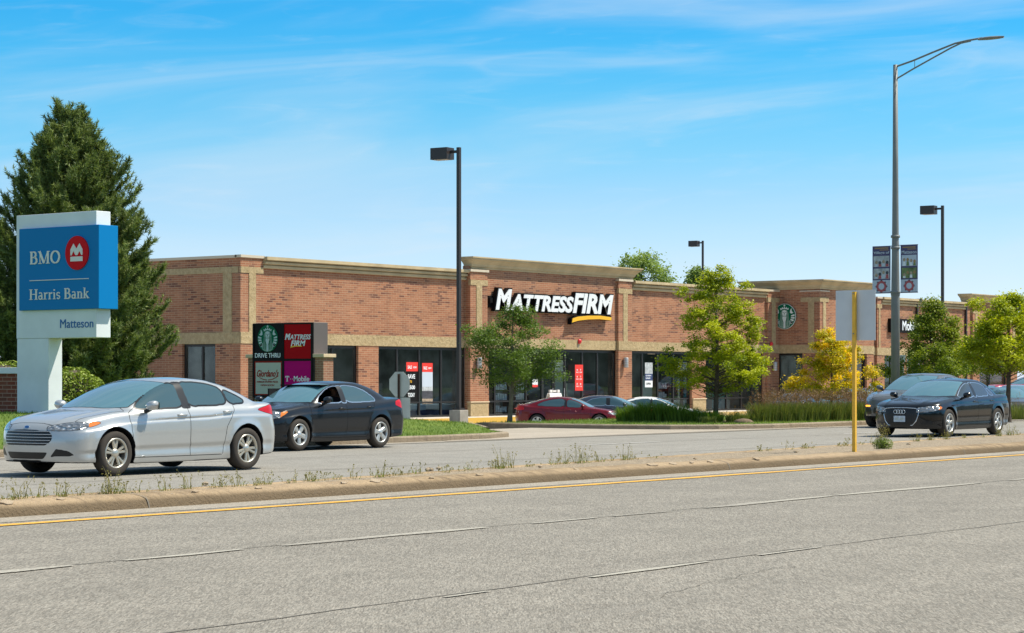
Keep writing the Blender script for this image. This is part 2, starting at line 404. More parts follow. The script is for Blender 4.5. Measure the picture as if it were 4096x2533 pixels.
def asphalt_mat(name, base, grain=0.35, joints=False, tint=(0.95, 0.98, 1.0)):
    m = mat(name, base, rough=0.92, spec=0.2); nt, b = nodes_of(m); p = objvec(nt, geo=True); 
    gm_ = add_node(nt, 'ShaderNodeNewGeometry'); m1 = add_node(nt, 'ShaderNodeMapping'); m1.inputs['Rotation'].default_value = (0, 0, -ALPHA); nt.links.new(gm_.outputs['Position'], m1.inputs[0])
    m2 = add_node(nt, 'ShaderNodeMapping'); m2.inputs['Scale'].default_value = (0.17, 1.0, 1); nt.links.new(m1.outputs[0], m2.inputs[0]); pt = m2.outputs[0]   # skewed drag finish of the surface
    st = objvec(nt, (0.05, 0.5, 1), geo=True)
    g1 = noise(nt, pt, 78, 2, 0.6); g2 = noise(nt, p, 13, 3, 0.6); g3 = noise(nt, p, 1.1, 5, 0.6); g4 = noise(nt, st, 1.2, 4, 0.6)
    v = add_node(nt, 'ShaderNodeTexVoronoi'); v.inputs['Scale'].default_value = 62; nt.links.new(pt, v.inputs['Vector'])
    s = add_node(nt, 'ShaderNodeSeparateColor'); nt.links.new(v.outputs['Color'], s.inputs[0])
    f = mrange(nt, g1, 0.25, 0.75, 1 - grain, 1 + grain)
    f = mathn(nt, 'MULTIPLY', f, mrange(nt, s.outputs[0], 0, 1, 1 - grain * 0.6, 1 + grain * 0.6))
    f = mathn(nt, 'MULTIPLY', f, mrange(nt, g2, 0.3, 0.7, 0.95, 1.05))
    f = mathn(nt, 'MULTIPLY', f, mrange(nt, g3, 0.3, 0.7, 0.91, 1.09))
    f = mathn(nt, 'MULTIPLY', f, mrange(nt, g4, 0.3, 0.7, 0.94, 1.05))
    c = mixc(nt, mrange(nt, g2, 0.35, 0.65, 0, 1), base, tuple(q * t for q, t in zip(base, tint)))
    cb = add_node(nt, 'ShaderNodeCombineColor')
    for i in range(3): nt.links.new(f, cb.inputs[i])
    c = mixc(nt, 1.0, c, cb.outputs[0], 'MULTIPLY')
    if joints:
        # wheel paths worn paler, an oily streak down the middle of each lane, scattered dark drips and patches
        sy = add_node(nt, 'ShaderNodeSeparateXYZ'); nt.links.new(p, sy.inputs[0])
        ph = mathn(nt, 'SINE', mathn(nt, 'MULTIPLY', mathn(nt, 'SUBTRACT', sy.outputs[1], 9.15), 2 * math.pi / 1.975))
        wp = mathn(nt, 'MULTIPLY', mrange(nt, ph, -1, 1, -1, 1), mrange(nt, noise(nt, objvec(nt, (0.03, 0.3, 1), geo=True), 1.0, 3), 0.3, 0.7, 0.2, 1))
        c = mixc(nt, mrange(nt, wp, 0.0, 1.0, 0, 0.16), c, (0.15, 0.135, 0.115))
        dr = mrange(nt, noise(nt, objvec(nt, (0.5, 1.1, 1), geo=True), 0.9, 7, 0.75), 0.58, 0.74, 0, 0.34)
        c = mixc(nt, dr, c, (0.12, 0.10, 0.085))
        lt = mrange(nt, noise(nt, objvec(nt, (0.12, 0.9, 1), geo=True), 0.8, 5, 0.7), 0.58, 0.75, 0, 0.35)
        c = mixc(nt, lt, c, (0.30, 0.275, 0.24))
    nt.links.new(c, b.inputs['Base Color'])
    u = add_node(nt, 'ShaderNodeBump'); u.inputs['Strength'].default_value = 0.6; u.inputs['Distance'].default_value = 0.012
    nt.links.new(g1, u.inputs['Height']); nt.links.new(u.outputs[0], b.inputs['Normal'])
    return m
def paint_mat(name, col, under, wear):
    m = mat(name, col, rough=0.8, spec=0.3); nt, b = nodes_of(m)
    p = objvec(nt, geo=True); st = objvec(nt, (0.35, 3, 1), geo=True)
    w = mathn(nt, 'ADD', mathn(nt, 'MULTIPLY', noise(nt, p, 22, 4, 0.7), 0.45), mathn(nt, 'MULTIPLY', noise(nt, st, 0.7, 4, 0.7), 0.55))
    f = mrange(nt, w, wear - 0.06, wear + 0.06, 0, 1)
    g = mrange(nt, noise(nt, p, 50, 2), 0.3, 0.7, 0.75, 1.2)
    cb = add_node(nt, 'ShaderNodeCombineColor')
    for i in range(3): nt.links.new(g, cb.inputs[i])
    nt.links.new(mixc(nt, 1.0, mixc(nt, f, under, col), cb.outputs[0], 'MULTIPLY'), b.inputs['Base Color'])
    return m
ROADC = (0.245, 0.217, 0.180)
M['road'] = asphalt_mat('road_asphalt', ROADC, 0.38, joints=True)
M['road_far'] = asphalt_mat('road_asphalt_far', (0.272, 0.247, 0.213), 0.24)
M['lotm'] = asphalt_mat('parking_concrete', (0.38, 0.345, 0.30), 0.14)
M['apron'] = asphalt_mat('apron_concrete', (0.38, 0.32, 0.255), 0.14)
M['walk'] = mat('walk_concrete', (0.55, 0.48, 0.40), 0.9, var=0.08)
M['crack'] = mat('tar_filled_joint', (0.165, 0.145, 0.118), 0.9, var=0.2, vscale=20)
M['linewhite'] = paint_mat('worn_white_paint', (0.41, 0.375, 0.31), (0.27, 0.24, 0.20), 0.48)
M['linewhite_far'] = paint_mat('white_edge_paint', (0.60, 0.57, 0.52), (0.292, 0.268, 0.238), 0.40)
M['lineyellow'] = paint_mat('worn_yellow_paint', (0.70, 0.375, 0.06), (0.50, 0.32, 0.12), 0.38)
M['curbyellow'] = paint_mat('yellow_kerb_paint', (0.68, 0.40, 0.07), (0.52, 0.44, 0.30), 0.43)

def kerb_mat(name, c, dark, drt=0.5, grime=0.9):
    m = mat(name, c, rough=0.92, spec=0.2); nt, b = nodes_of(m); p = objvec(nt, geo=True)
    n1 = noise(nt, objvec(nt, (1, 1, 3), geo=True), 3.2, 8, 0.72); n2 = noise(nt, p, 30, 4, 0.6); n3 = noise(nt, p, 0.35, 3)
    x = mixc(nt, mrange(nt, n1, 0.40, 0.72, 0, drt), c, dark)
    x = mixc(nt, mrange(nt, n2, 0.3, 0.7, 0, 0.6), x, tuple(q * 0.6 for q in c)); x = mixc(nt, mrange(nt, noise(nt, objvec(nt, (5, 1, 1), geo=True), 1.6, 5, 0.7), 0.48, 0.62, 0, 0.7), x, dark)
    x = mixc(nt, mrange(nt, n3, 0.4, 0.6, 0, 0.4), x, (c[0] * 1.1, c[1] * 1.12, c[2] * 1.2))
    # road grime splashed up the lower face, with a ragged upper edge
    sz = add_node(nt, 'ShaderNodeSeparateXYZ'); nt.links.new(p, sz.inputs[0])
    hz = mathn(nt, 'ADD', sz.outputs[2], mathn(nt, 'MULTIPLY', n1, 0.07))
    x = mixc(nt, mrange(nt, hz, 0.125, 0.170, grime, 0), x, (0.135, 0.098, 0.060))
    nt.links.new(x, b.inputs['Base Color'])
    u = add_node(nt, 'ShaderNodeBump'); u.inputs['Strength'].default_value = 0.9; u.inputs['Distance'].default_value = 0.03
    nt.links.new(n2, u.inputs['Height']); nt.links.new(u.outputs[0], b.inputs['Normal'])
    return m
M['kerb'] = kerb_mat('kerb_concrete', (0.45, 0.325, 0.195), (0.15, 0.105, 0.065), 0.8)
M['kerb_far'] = kerb_mat('kerb_concrete_far', (0.37, 0.295, 0.205), (0.16, 0.12, 0.085), 0.75, 0.3)
M['kerb_broken'] = kerb_mat('broken_kerb_concrete', (0.43, 0.335, 0.23), (0.30, 0.22, 0.14), 0.6)
M['gravel'] = asphalt_mat('median_infill', (0.29, 0.225, 0.155), 0.3)
M['dirt'] = mat('dirt', (0.16, 0.11, 0.07), 0.95, var=0.3, vscale=12, bump=0.8)
M['farground'] = mat('far_ground', (0.10, 0.12, 0.05), 0.95, var=0.3, vscale=0.2)
def grass_mat(name, a, b2):
    m = mat(name, a, rough=0.9, spec=0.15); nt, b = nodes_of(m); p = objvec(nt, geo=True)
    x = mixc(nt, mrange(nt, noise(nt, p, 0.9, 5, 0.6), 0.35, 0.65, 0, 1), a, b2)
    x = mixc(nt, mrange(nt, noise(nt, p, 26, 4, 0.7), 0.35, 0.65, 0, 0.55), x, tuple(q * 0.45 for q in a))
    x = mixc(nt, mrange(nt, noise(nt, p, 2.6, 5, 0.6), 0.56, 0.72, 0, 0.5), x, (0.26, 0.24, 0.07))
    nt.links.new(x, b.inputs['Base Color'])
    u = add_node(nt, 'ShaderNodeBump'); u.inputs['Strength'].default_value = 1.0; u.inputs['Distance'].default_value = 0.05
    nt.links.new(noise(nt, p, 30, 3), u.inputs['Height']); nt.links.new(u.outputs[0], b.inputs['Normal'])
    return m
M['lawn'] = grass_mat('lawn_turf', (0.115, 0.185, 0.028), (0.20, 0.27, 0.045))

def sheet(name, x0, x1, y0, y1, z, m, nx=1, ny=1, zf=None, inside=None):
    mb = MB(); vs = []; 
    for j in range(ny + 1):
        for i in range(nx + 1):
            X = x0 + (x1 - x0) * i / nx; Y = y0 + (y1 - y0) * j / ny
            vs.append((X, Y, zf(X, Y) if zf else z))
    fs = []
    for j in range(ny):
        for i in range(nx):
            q = j * (nx + 1) + i
            X = x0 + (x1 - x0) * (i + .5) / nx; Y = y0 + (y1 - y0) * (j + .5) / ny
            if inside is None or inside(X, Y): fs.append((q, q + 1, q + nx + 2, q + nx + 1))
    mb.add(vs, fs, 0, zf is not None)
    return tag(mb.build(name, m), kind='structure')

sheet('ground', -900, 1800, -900, 1800, -1.3, 'farground')
sheet('near_verge', -120, 600, -60, 1.0, 0.10, 'lawn', 24, 6)
sheet('road', -120, 600, 1.0, 18.2, 0.0, 'road', 60, 4)
sheet('road', -120, 600, 18.2, 32.0, 0.0, 'road_far', 60, 4)

def lotf(X, Y): return lot_z(Y) - 0.004
sheet('parking_lot', 20, 320, 31.0, 38.0, 0, 'lotm', 60, 1, zf=lotf)
sheet('parking_lot', 20, 320, 38.0, 50, 0, 'lotm', 60, 1, zf=lotf)
sheet('parking_lot', 20, 320, 50.0, 150, 0, 'lotm', 60, 60, zf=lotf)
def lane_strip(name, Y, w, segs, m, z=0.004, jit=0.0, seed=1, slope=0.0):
    rr = random.Random(seed); mb = MB()
    for a, b in segs:
        k = max(1, int((b - a) / 0.6)); L = []; R = []
        for i in range(k + 1):
            X = a + (b - a) * i / k; d = rr.uniform(-jit, jit); e = w * (1 + rr.uniform(-0.25, 0.25) * (1 if jit else 0))
            taper = 0.4 if (jit and i in (0, k)) else 1
            L.append((X, Y(X) + d + e * taper / 2, z)); R.append((X, Y(X) + d - e * taper / 2, z))
        mb.add(L + R, [(i, i + k + 1, i + k + 2, i + 1) for i in range(k)])
    return tag(mb.build(name, m), kind='structure')
M['gutter'] = asphalt_mat('gutter_concrete', (0.33, 0.285, 0.23), 0.2)
lane_strip('gutter', lambda X: 17.78, 0.66, [(-60, 300)], 'gutter', z=0.004)
lane_strip('road_marking', lambda X: 17.12, 0.18, [(-60, 300)], 'lineyellow', z=0.008, jit=0.012, seed=3)
rr = random.Random(5)
def dashes(a, b, seed):
    q = random.Random(seed); out = []; x = a
    while x < b:
        l = q.uniform(0.8, 4.2); out.append((x, x + l)); x += l + q.uniform(0.1, 0.9)
    return out
lane_strip('road_joint', lambda X: 13.10 - 0.04 * math.sin(X * 0.7), 0.024, [(-20, 250)], 'crack', z=0.004, jit=0.025, seed=7)
lane_strip('road_marking', lambda X: 13.02 - 0.04 * math.sin(X * 0.7), 0.16, dashes(2, 200, 11), 'linewhite', z=0.008, jit=0.012, seed=8)
lane_strip('road_joint', lambda X: 9.20 + 0.05 * math.sin(X * 0.5), 0.022, [(-20, 250)], 'crack', z=0.004, jit=0.025, seed=9)
lane_strip('road_marking', lambda X: 9.12 + 0.05 * math.sin(X * 0.5), 0.13, [(11.6, 12.1), (13.4, 15.1), (15.9, 17.0), (22, 25.5), (32, 36), (42, 46), (54, 58)], 'linewhite', z=0.008, jit=0.010, seed=10)
lane_strip('road_joint', lambda X: 5.25 + 0.06 * math.sin(X * 0.4), 0.03, [(-20, 250)], 'crack', z=0.004, jit=0.03, seed=19)
# far carriageway: edge line and thin resealed joints
FARM = [(-60, 18.95), (20, 19.0), (28, 19.9), (45, 21.2), (80, 23), (600, 23)]
fm = lambda X: interp(X, FARM)
lane_strip('road_marking', lambda X: fm(X) + 0.42, 0.13, [(20.6, 23.0), (26, 70)], 'linewhite_far', z=0.008, jit=0.01, seed=21)
for k, (yy, sd) in enumerate(((23.4, 31), (27.3, 33), (31.2, 34))):
    lane_strip('road_joint', lambda X, yy=yy: yy + 0.05 * math.sin(X * 0.6), 0.035, [(-10, 250)], 'crack', z=0.004, jit=0.02, seed=sd)
lane_strip('road_marking', lambda X: 27.4, 0.12, [(40 + 12 * k, 43 + 12 * k) for k in range(12)], 'linewhite_far', z=0.008, jit=0.01, seed=22)
lane_strip('gutter', lambda X: 31.5, 0.6, [(-60, 300)], 'gutter', z=0.009)

# raised median: near kerb, infill, far kerb (each a long rounded profile)
def profile_run(name, m, prof, xs, jit=0.0, seed=1, yoff=None):
    rr = random.Random(seed); k = len(prof); vs = []; fs = []
    for X in xs:
        dy = (yoff(X) if yoff else 0); a = rr.uniform(-jit, jit); b = rr.uniform(-jit, jit)
        for (y, z) in prof: vs.append((X, y + dy + (a if z > 0.04 else 0), z + (b if z > 0.04 else 0)))
    for i in range(len(xs) - 1):
        for j in range(k - 1): fs.append((i * k + j, i * k + j + 1, (i + 1) * k + j + 1, (i + 1) * k + j))
    mb = MB(); mb.add(vs, fs, 0, True); return tag(mb.build(name, m), kind='structure')
KX = [-60 + 0.25 * i for i in range(0, 800)]
kp = [(18.05, -0.01), (18.065, 0.05), (18.085, 0.095), (18.11, 0.118), (18.17, 0.138), (18.27, 0.155), (18.36, 0.160), (18.52, 0.156), (18.56, 0.135)]
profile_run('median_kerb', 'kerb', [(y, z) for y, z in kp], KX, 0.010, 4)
vs = []; fs = []
xs = KX
for i, X in enumerate(xs):
    f = fm(X)
    for j in range(6):
        Y = 18.5 + (f - 0.14 - 18.5) * j / 5
        vs.append((X, Y, 0.133 + 0.012 * math.sin(X * 3.1 + j) * (0 < j < 5) + random.Random(i * 7 + j).uniform(-.008, .008)))
    if i:
        for j in range(5): fs.append(((i - 1) * 6 + j, i * 6 + j, i * 6 + j + 1, (i - 1) * 6 + j + 1))
tag(MB().add(vs, fs, 0, True).build('median_strip', 'gravel'), kind='structure')
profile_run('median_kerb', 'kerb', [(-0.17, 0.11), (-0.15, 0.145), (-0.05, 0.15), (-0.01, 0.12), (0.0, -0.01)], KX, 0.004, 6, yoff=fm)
# open joints and spalled spots of the kerb
for X in (4, 8.1, 13.4, 17.6, 21.9, 26, 30.4, 34.8, 39.2, 44.6, 50, 56, 62, 70, 80, 90):
    profile_run('kerb_joint', 'crack', [(y - 0.003, z + 0.003) for y, z in kp], [X - 0.009, X + 0.009])
mb = MB(); rr = random.Random(77)
for x, r in ((900, .10), (825, .06), (150, .05), (20, .09), (1035, .05), (1560, .12), (1610, .08), (1150, .07), (1655, .05), (1380, .06), (1700, .08), (470, .05), (620, .05), (1810, .09)):
    p = onY(x, 1000, 18.16); pts = [(r * (1 + rr.uniform(-.35, .35)) * math.cos(t * math.pi / 5), 0.5 * r * (1 + rr.uniform(-.35, .35)) * math.sin(t * math.pi / 5)) for t in range(10)]
    mb.poly(pts, (p.x, 18.19, 0.146), (1, 0, 0), (0, 0.9, 0.42), (0, -0.4, 0.9), 0.016)
tag(mb.build('kerb_spall', 'kerb_broken'), kind='structure')

def kerb_line(name, pts, zf, m='kerb_far', w=0.16, h=0.0, inward=1):
    """kerb along pts; zf gives its top height"""
    P = [Vector((x, y, 0)) for x, y in pts]; Q = []
    for a, b in zip(P, P[1:]):
        k = max(1, int((b - a).length / 0.5))
        Q += [a.lerp(b, i / k) for i in range(k)]
    Q.append(P[-1]); vs = []; fs = []
    for i, p in enumerate(Q):
        t = (Q[min(i + 1, len(Q) - 1)] - Q[max(i - 1, 0)]).normalized(); nn = Vector((-t.y, t.x, 0)) * inward
        z = zf(p.x, p.y)
        for d, dz in ((-0.02, -0.25), (0.0, -0.03), (0.03, 0.0), (w, 0.005), (w + 0.02, -0.1)):
            q = p + nn * d; vs.append((q.x, q.y, z + dz))
    for i in range(len(Q) - 1):
        for j in range(4): fs.append((i * 5 + j, i * 5 + j + 1, (i + 1) * 5 + j + 1, (i + 1) * 5 + j))
    return tag(MB().add(vs, fs, 0, False).build(name, m), kind='structure')
# lawn to the left of the entrance
LEDGE = [(-60, 31.85), (40.2, 31.85), (42.6, 32.05), (44.0, 32.6), (44.9, 33.6), (61.0, 49.7), (61.2, 50.4), (60.5, 51.0), (40, 52), (-60, 52)]
def pip(poly):
    def f(x, y):
        c = False; j = len(poly) - 1
        for i in range(len(poly)):
            xi, yi = poly[i]; xj, yj = poly[j]
            if (yi > y) != (yj > y) and x < (xj - xi) * (y - yi) / (yj - yi) + xi: c = not c
            j = i
        return c
    return f
def poly_sheet(name, poly, zf, m, step=0.4, far=None):
    """a terrain sheet clipped to its outline: grid rows cut at the polygon edge"""
    ys0 = min(p[1] for p in poly); ys1 = max(p[1] for p in poly); n = int((ys1 - ys0) / step)
    ys = sorted(set([ys0 + 1e-4 + (ys1 - ys0 - 2e-4) * i / n for i in range(n + 1)]))
    rows = []
    for y in ys:
        xs = []
        for i in range(len(poly)):
            (xa, ya), (xb, yb) = poly[i - 1], poly[i]
            if (ya > y) != (yb > y): xs.append(xa + (xb - xa) * (y - ya) / (yb - ya))
        rows.append((min(xs), max(xs)))
    vs = []; fs = []; K = 60
    for y, (a, b) in zip(ys, rows):
        for k in range(K + 1):
            t = k / K; X = a + (b - a) * t; vs.append((X, y, zf(X, y)))
    for i in range(len(ys) - 1):
        for k in range(K): q = i * (K + 1) + k; fs.append((q, q + 1, q + K + 2, q + K + 1))
    return tag(MB().add(vs, fs, 0, True).build(name, m), kind='structure')
poly_sheet('driveway', [(40, 31.4), (58.5, 31.4), (56.5, 32.6), (55, 36), (55, 42), (53.2, 42), (44.2, 33.2), (42, 32.6)], lambda X, Y: (lot_z(Y) if Y > 33 else 0.0) + 0.016, 'apron', 0.25)
LP = [(0, 31.9), (40.2, 31.9), (42.6, 32.1), (44.0, 32.65), (44.85, 33.65), (60.9, 49.7), (61.1, 50.4), (60.5, 51.0), (40, 52), (0, 52)]
poly_sheet('lawn', LP, lawn_z, 'lawn', 0.4)
sheet('lawn', -60, 58, 52.0, 60, 0, 'lawn', 40, 10, zf=lambda X, Y: lawn_z(X, 52) - 0.02 - 0.55 * smooth(52, 59, Y))
kerb_line('kerb', [(-60, 31.8), (40.2, 31.8), (42.6, 32.0), (44.0, 32.5), (44.95, 33.5), (46, 34.6)], lambda x, y: 0.14)
kerb_line('kerb', [(46, 34.6), (61.0, 49.6)], lambda x, y: lawn_z(x, y) + 0.01)
# verge with the planting to the right of it
VP = [(600, 31.9), (56.0, 31.9), (54.2, 32.6), (53.2, 33.6), (52.6, 35.4), (52.7, 38.7), (53.6, 42.0), (54.6, 43.9), (56.5, 44.5), (600, 44.5)]
poly_sheet('verge', [(260 if x == 600 else x, y) for x, y in VP], verge_z, 'lawn', 0.3)
kerb_line('kerb', [(54.4, 44.0), (53.5, 42.0), (52.6, 38.7), (52.5, 35.4), (53.1, 33.5), (54.1, 32.5), (56.0, 31.8), (260, 31.8)], lambda x, y: 0.145 + (verge_z(x, y) - 0.13))
sheet('planting_bed', 57, 66, 34.2, 36.4, 0.142, 'dirt', 4, 4)

def crack_line(x0, y0, x1, y1, w, seed, n=26, z=0.0045):
    rr = random.Random(seed); L = []; R = []; a = Vector((x0, y0, z)); b = Vector((x1, y1, z)); t = (b - a).normalized(); nn = Vector((-t.y, t.x, 0)); off = 0
    for i in range(n + 1):
        off += rr.uniform(-.06, .06); off *= .9; p = a.lerp(b, i / n) + nn * off; ww = w * rr.uniform(.3, 1.2) * (0.15 if i in (0, n) else 1)
        L.append(p + nn * ww); R.append(p - nn * ww)
    return tag(MB().add(L + R, [(i, i + n + 1, i + n + 2, i + 1) for i in range(n)]).build('road_crack', 'crack'), kind='structure')
for k, (a, b, c, d) in enumerate(((26, 7.2, 33, 7.6), (12.4, 7.9, 15.2, 8.4))):
    crack_line(a, b, c, d, 0.005, 400 + k)

q = gnd(606, 1161, 0); lane_strip('road_marking', lambda X: q.y - 0.02, 0.42, [(q.x - 1.3, q.x + 1.6)], 'linewhite_far', z=0.008, jit=0.05, seed=61)
M['pgreyw'] = mat('partition_grey', (0.40, 0.42, 0.42), 0.8)
M['tealw'] = mat('partition_teal', (0.06, 0.20, 0.24), 0.8)
M['curtain'] = mat('partition_cream', (0.50, 0.50, 0.44), 0.8)
# ------------------------------------------------------------------ the brick shopping building
YF = 67.70
GZ = -0.45
TOP = 6.94
SX = onX(573, 0, 71.5).x                      # left wall plane
shop = empty('shopping_building', (71.5, YF, GZ), 'long red brick shopping building with beige cornices and raised tower fronts', 'building')
BO = shop.location
def fx(x, Y=YF): return onY(x, 0, Y).x
XL = 71.5
X_END = fx(2425)
XT = fx(1855)                                 # where the coffee shop tower steps forward
def bpart(mb, name, m, parent=None, **k):
    if parent is None: parent = shop; off = BO
    else: off = parent_world(parent)
    return mb.build(name, m, parent, off=off, **k)
def parent_world(p):
    v = Vector(p.location)
    while p.parent: p = p.parent; v = v + Vector(p.location)
    return v
BH, B1, B0 = TOP, 3.53, 3.02                  # top, stone band top and bottom
# openings along the front: (x left px, x right px, front plane)
front = MB(); band = MB()
def wall_seg(xa, xb, Y, top=TOP, zb=B1):
    front.box(xa, xb, Y, Y + 0.35, zb, top)
def pier(xa, xb, Y, z0=GZ): front.box(xa, xb, Y, Y + 0.35, z0, B0)
xs = dict(c0=XL, c1=fx(625), w1a=fx(776), w1b=fx(856), w2a=fx(904), w2b=fx(1110), t0=fx(1110), p1=fx(1159), tw=fx(1466), t1=fx(1500), w3a=fx(1506), w3b=fx(1652), w4a=fx(1685), w4b=fx(1824), e=XT)
YT = YF - 0.22
# left wing
wall_seg(XL, xs['t0'], YF); pier(XL, xs['w1a'], YF); pier(xs['w1b'], xs['w2a'], YF)
# raised front
wall_seg(xs['t0'], xs['t1'], YT, top=7.15); pier(xs['w2b'] + 0.15, xs['p1'], YT); pier(xs['tw'], xs['t1'], YT)
# middle wing
wall_seg(xs['t1'], XT, YF); pier(xs['t1'], xs['w3a'], YF); pier(xs['w3b'], xs['w4a'], YF); pier(xs['w4b'], XT, YF)
bpart(front, 'wall', 'brick')
# left side wall (faces -X), window opening 435..514 px
sd = MB(); BD = 14.0
ya, yb = onX(514, 0, XL).y, onX(435, 0, XL).y
sd.box(XL + 0.002, XL + 0.35, YF + 0.352, YF + BD, B1, TOP - 0.003)
sd.box(XL + 0.002, XL + 0.35, YF + 0.352, ya, GZ, B0); sd.box(XL + 0.002, XL + 0.35, yb, YF + BD, GZ, B0)
bpart(sd, 'wall', 'brick')
bk = MB(); bk.box(XL, X_END, YF + BD, YF + BD + 0.3, GZ, TOP - 0.3); bk.box(X_END - 0.3, X_END, YF + 0.4, YF + BD - 0.002, GZ, TOP - 0.01)
bpart(bk, 'wall', 'brick')
rf = MB(); rf.box(XL + 0.3, X_END - 0.3, YF + 0.3, YF + BD, TOP - 0.6, TOP - 0.35); bpart(rf, 'roof', 'roof')
fl = MB(); fl.box(XL + 0.36, X_END - 0.35, YF + 0.36, YF + BD - 0.02, GZ - 0.3, GZ + 0.01); bpart(fl, 'floor', 'insidefloor')
ins = MB(); ins.box(XL + 0.36, X_END - 0.35, YF + 8.5, YF + 8.7, GZ + 0.02, 3.4)
ins.box(XL + 0.37, X_END - 0.36, YF + 0.37, YF + 8.49, 3.30, 3.38)
for x in (fx(880), fx(1135), fx(1485), XT): ins.box(x - 0.08, x + 0.08, YF + 0.4, YF + 8.4, GZ + 0.03, 3.28)
bpart(ins, 'inner_wall', 'inside')
for k_, (a_, b_, yy, m_) in enumerate(((fx(915), fx(935), 3.6, 'pgreyw'), (fx(1018), fx(1045), 4.4, 'tealw'), (fx(1172), fx(1186), 2.8, 'tealw'), (fx(1240), fx(1262), 3.2, 'pgreyw'), (fx(1405), fx(1428), 2.2, 'curtain'), (fx(1440), fx(1456), 2.4, 'curtain'), (fx(1512), fx(1530), 3.0, 'curtain'), (fx(1582), fx(1608), 4.0, 'tealw'), (fx(1620), fx(1640), 2.4, 'pgreyw'), (fx(1730), fx(1765), 3.2, 'curtain'), (fx(1785), fx(1812), 2.4, 'tealw'), (fx(790), fx(812), 3.0, 'curtain'))):
    pm = MB(); pm.box(a_, b_, YF + yy, YF + yy + 0.1, GZ + 0.02, 1.2 + (k_ * 7 % 5) * 0.42); bpart(pm, 'partition', m_)
xx = XL + 2.2
while xx < X_END - 2:
    for yy in (YF + 1.8, YF + 4.6, YF + 7.2):
        lt = MB(); lt.box(xx - 0.3, xx + 0.3, yy - 0.6, yy + 0.6, 3.24, 3.296); bpart(lt, 'added_glow_panel', 'fillglow')  # added fill light under the ceiling, not lamps in view
    xx += 4.2

# stone band over the windows, pilaster trims, bases
st = MB()
st.box(XL - 0.035, xs['t0'] - 0.01, YF - 0.035, YF + 0.36, B0, B1)
st.box(xs['t0'] + 0.01, xs['t1'] - 0.01, YT - 0.03, YT + 0.36, B0 + 0.004, B1 - 0.004)
st.box(xs['t1'] + 0.01, XT - 0.01, YF - 0.035, YF + 0.36, B0, B1)
st.box(XL - 0.034, XL + 0.33, YF + 0.37, YF + BD, B0, B1)
bpart(st, 'stone_band', 'stone')

def pilaster(xa, xb, Yback, proj, top, side=False, stone_x=None, cap=True, tz=(6.17, 6.45), base=True, z0=GZ):
    Yp = Yback - proj
    b = MB(); b.box(xa, xb, Yp, Yback - 0.002, B1, top - 0.12); b.box(xa, xb, Yp, Yback - 0.002, (0.31 if base else z0), B0)
    o = bpart(b, 'pilaster', 'brick')
    s = MB(); s.box(xa - 0.004, xb + 0.004, Yp - 0.03, Yback - 0.04, B0 + 0.002, B1 + 0.002)
    s.box(xa - 0.003, xb + 0.003, Yp - 0.03, Yback - 0.04, tz[0], tz[1])
    w = (xb - xa); sxa, sxb = stone_x if stone_x else (xa + w * 0.34, xb - w * 0.34)
    s.box(sxa, sxb, Yp - 0.028, Yback - 0.04, B1 + 0.003, tz[0] - 0.001)
    if base: s.box(xa - 0.03, xb + 0.03, Yp - 0.05, Yback - 0.003, z0, 0.25)
    s.build('stone_trim', M['stone'], o, off=BO) if False else bpart_child(s, 'stone_trim', 'stone', o)
    if base:
        c = MB(); c.box(xa - 0.06, xb + 0.06, Yp - 0.09, Yback - 0.0045, 0.252, 0.31); bpart_child(c, 'base_cap', 'capstone', o)
    if cap:
        c = MB(); c.box(xa - 0.05, xb + 0.05, Yp - 0.07, Yback + 0.2, top - 0.118, top); bpart_child(c, 'coping', 'coping', o)
    return o
def bpart_child(mb, name, m, o):
    return mb.build(name, m, o, off=parent_world(o) if o.location.length else BO)
pilaster(XL - 0.02, fx(624), YF, 0.10, TOP + 0.03, stone_x=(fx(590), fx(606.5)), base=False)
pilaster(fx(1117, YT), fx(1158, YT), YT, 0.16, 6.97)
pilaster(fx(1471, YT), fx(1503, YT), YT, 0.16, 6.97, base=True)
pilaster(fx(1654), fx(1684), YF, 0.10, 3.0, cap=False) if False else None
pilaster(fx(1828), XT, YF, 0.16, TOP, base=True)
# stone base of the pier between the middle windows
mb = MB(); mb.box(xs['w3b'] + 0.05, xs['w4a'] - 0.05, YF - 0.06, YF - 0.003, GZ, 0.25); bpart(mb, 'stone_trim', 'stone')
mb = MB(); mb.box(xs['w3b'] + 0.02, xs['w4a'] - 0.02, YF - 0.10, YF - 0.0045, 0.252, 0.31); bpart(mb, 'base_cap', 'capstone')
# side wall trims
mb = MB(); y1, y2 = onX(554, 0, XL).y, onX(533, 0, XL).y
mb.box(XL - 0.03, XL - 0.001, YF + 0.03, YF + BD, 6.17, 6.45); mb.box(XL - 0.028, XL - 0.001, y1, y2, B1 + 0.002, 6.169)
bpart(mb, 'stone_trim', 'stone')
mb = MB(); mb.box(XL - 0.07, XL + 0.36, YF + 0.1, YF + BD, TOP - 0.1, TOP + 0.02); bpart(mb, 'coping', 'coping')

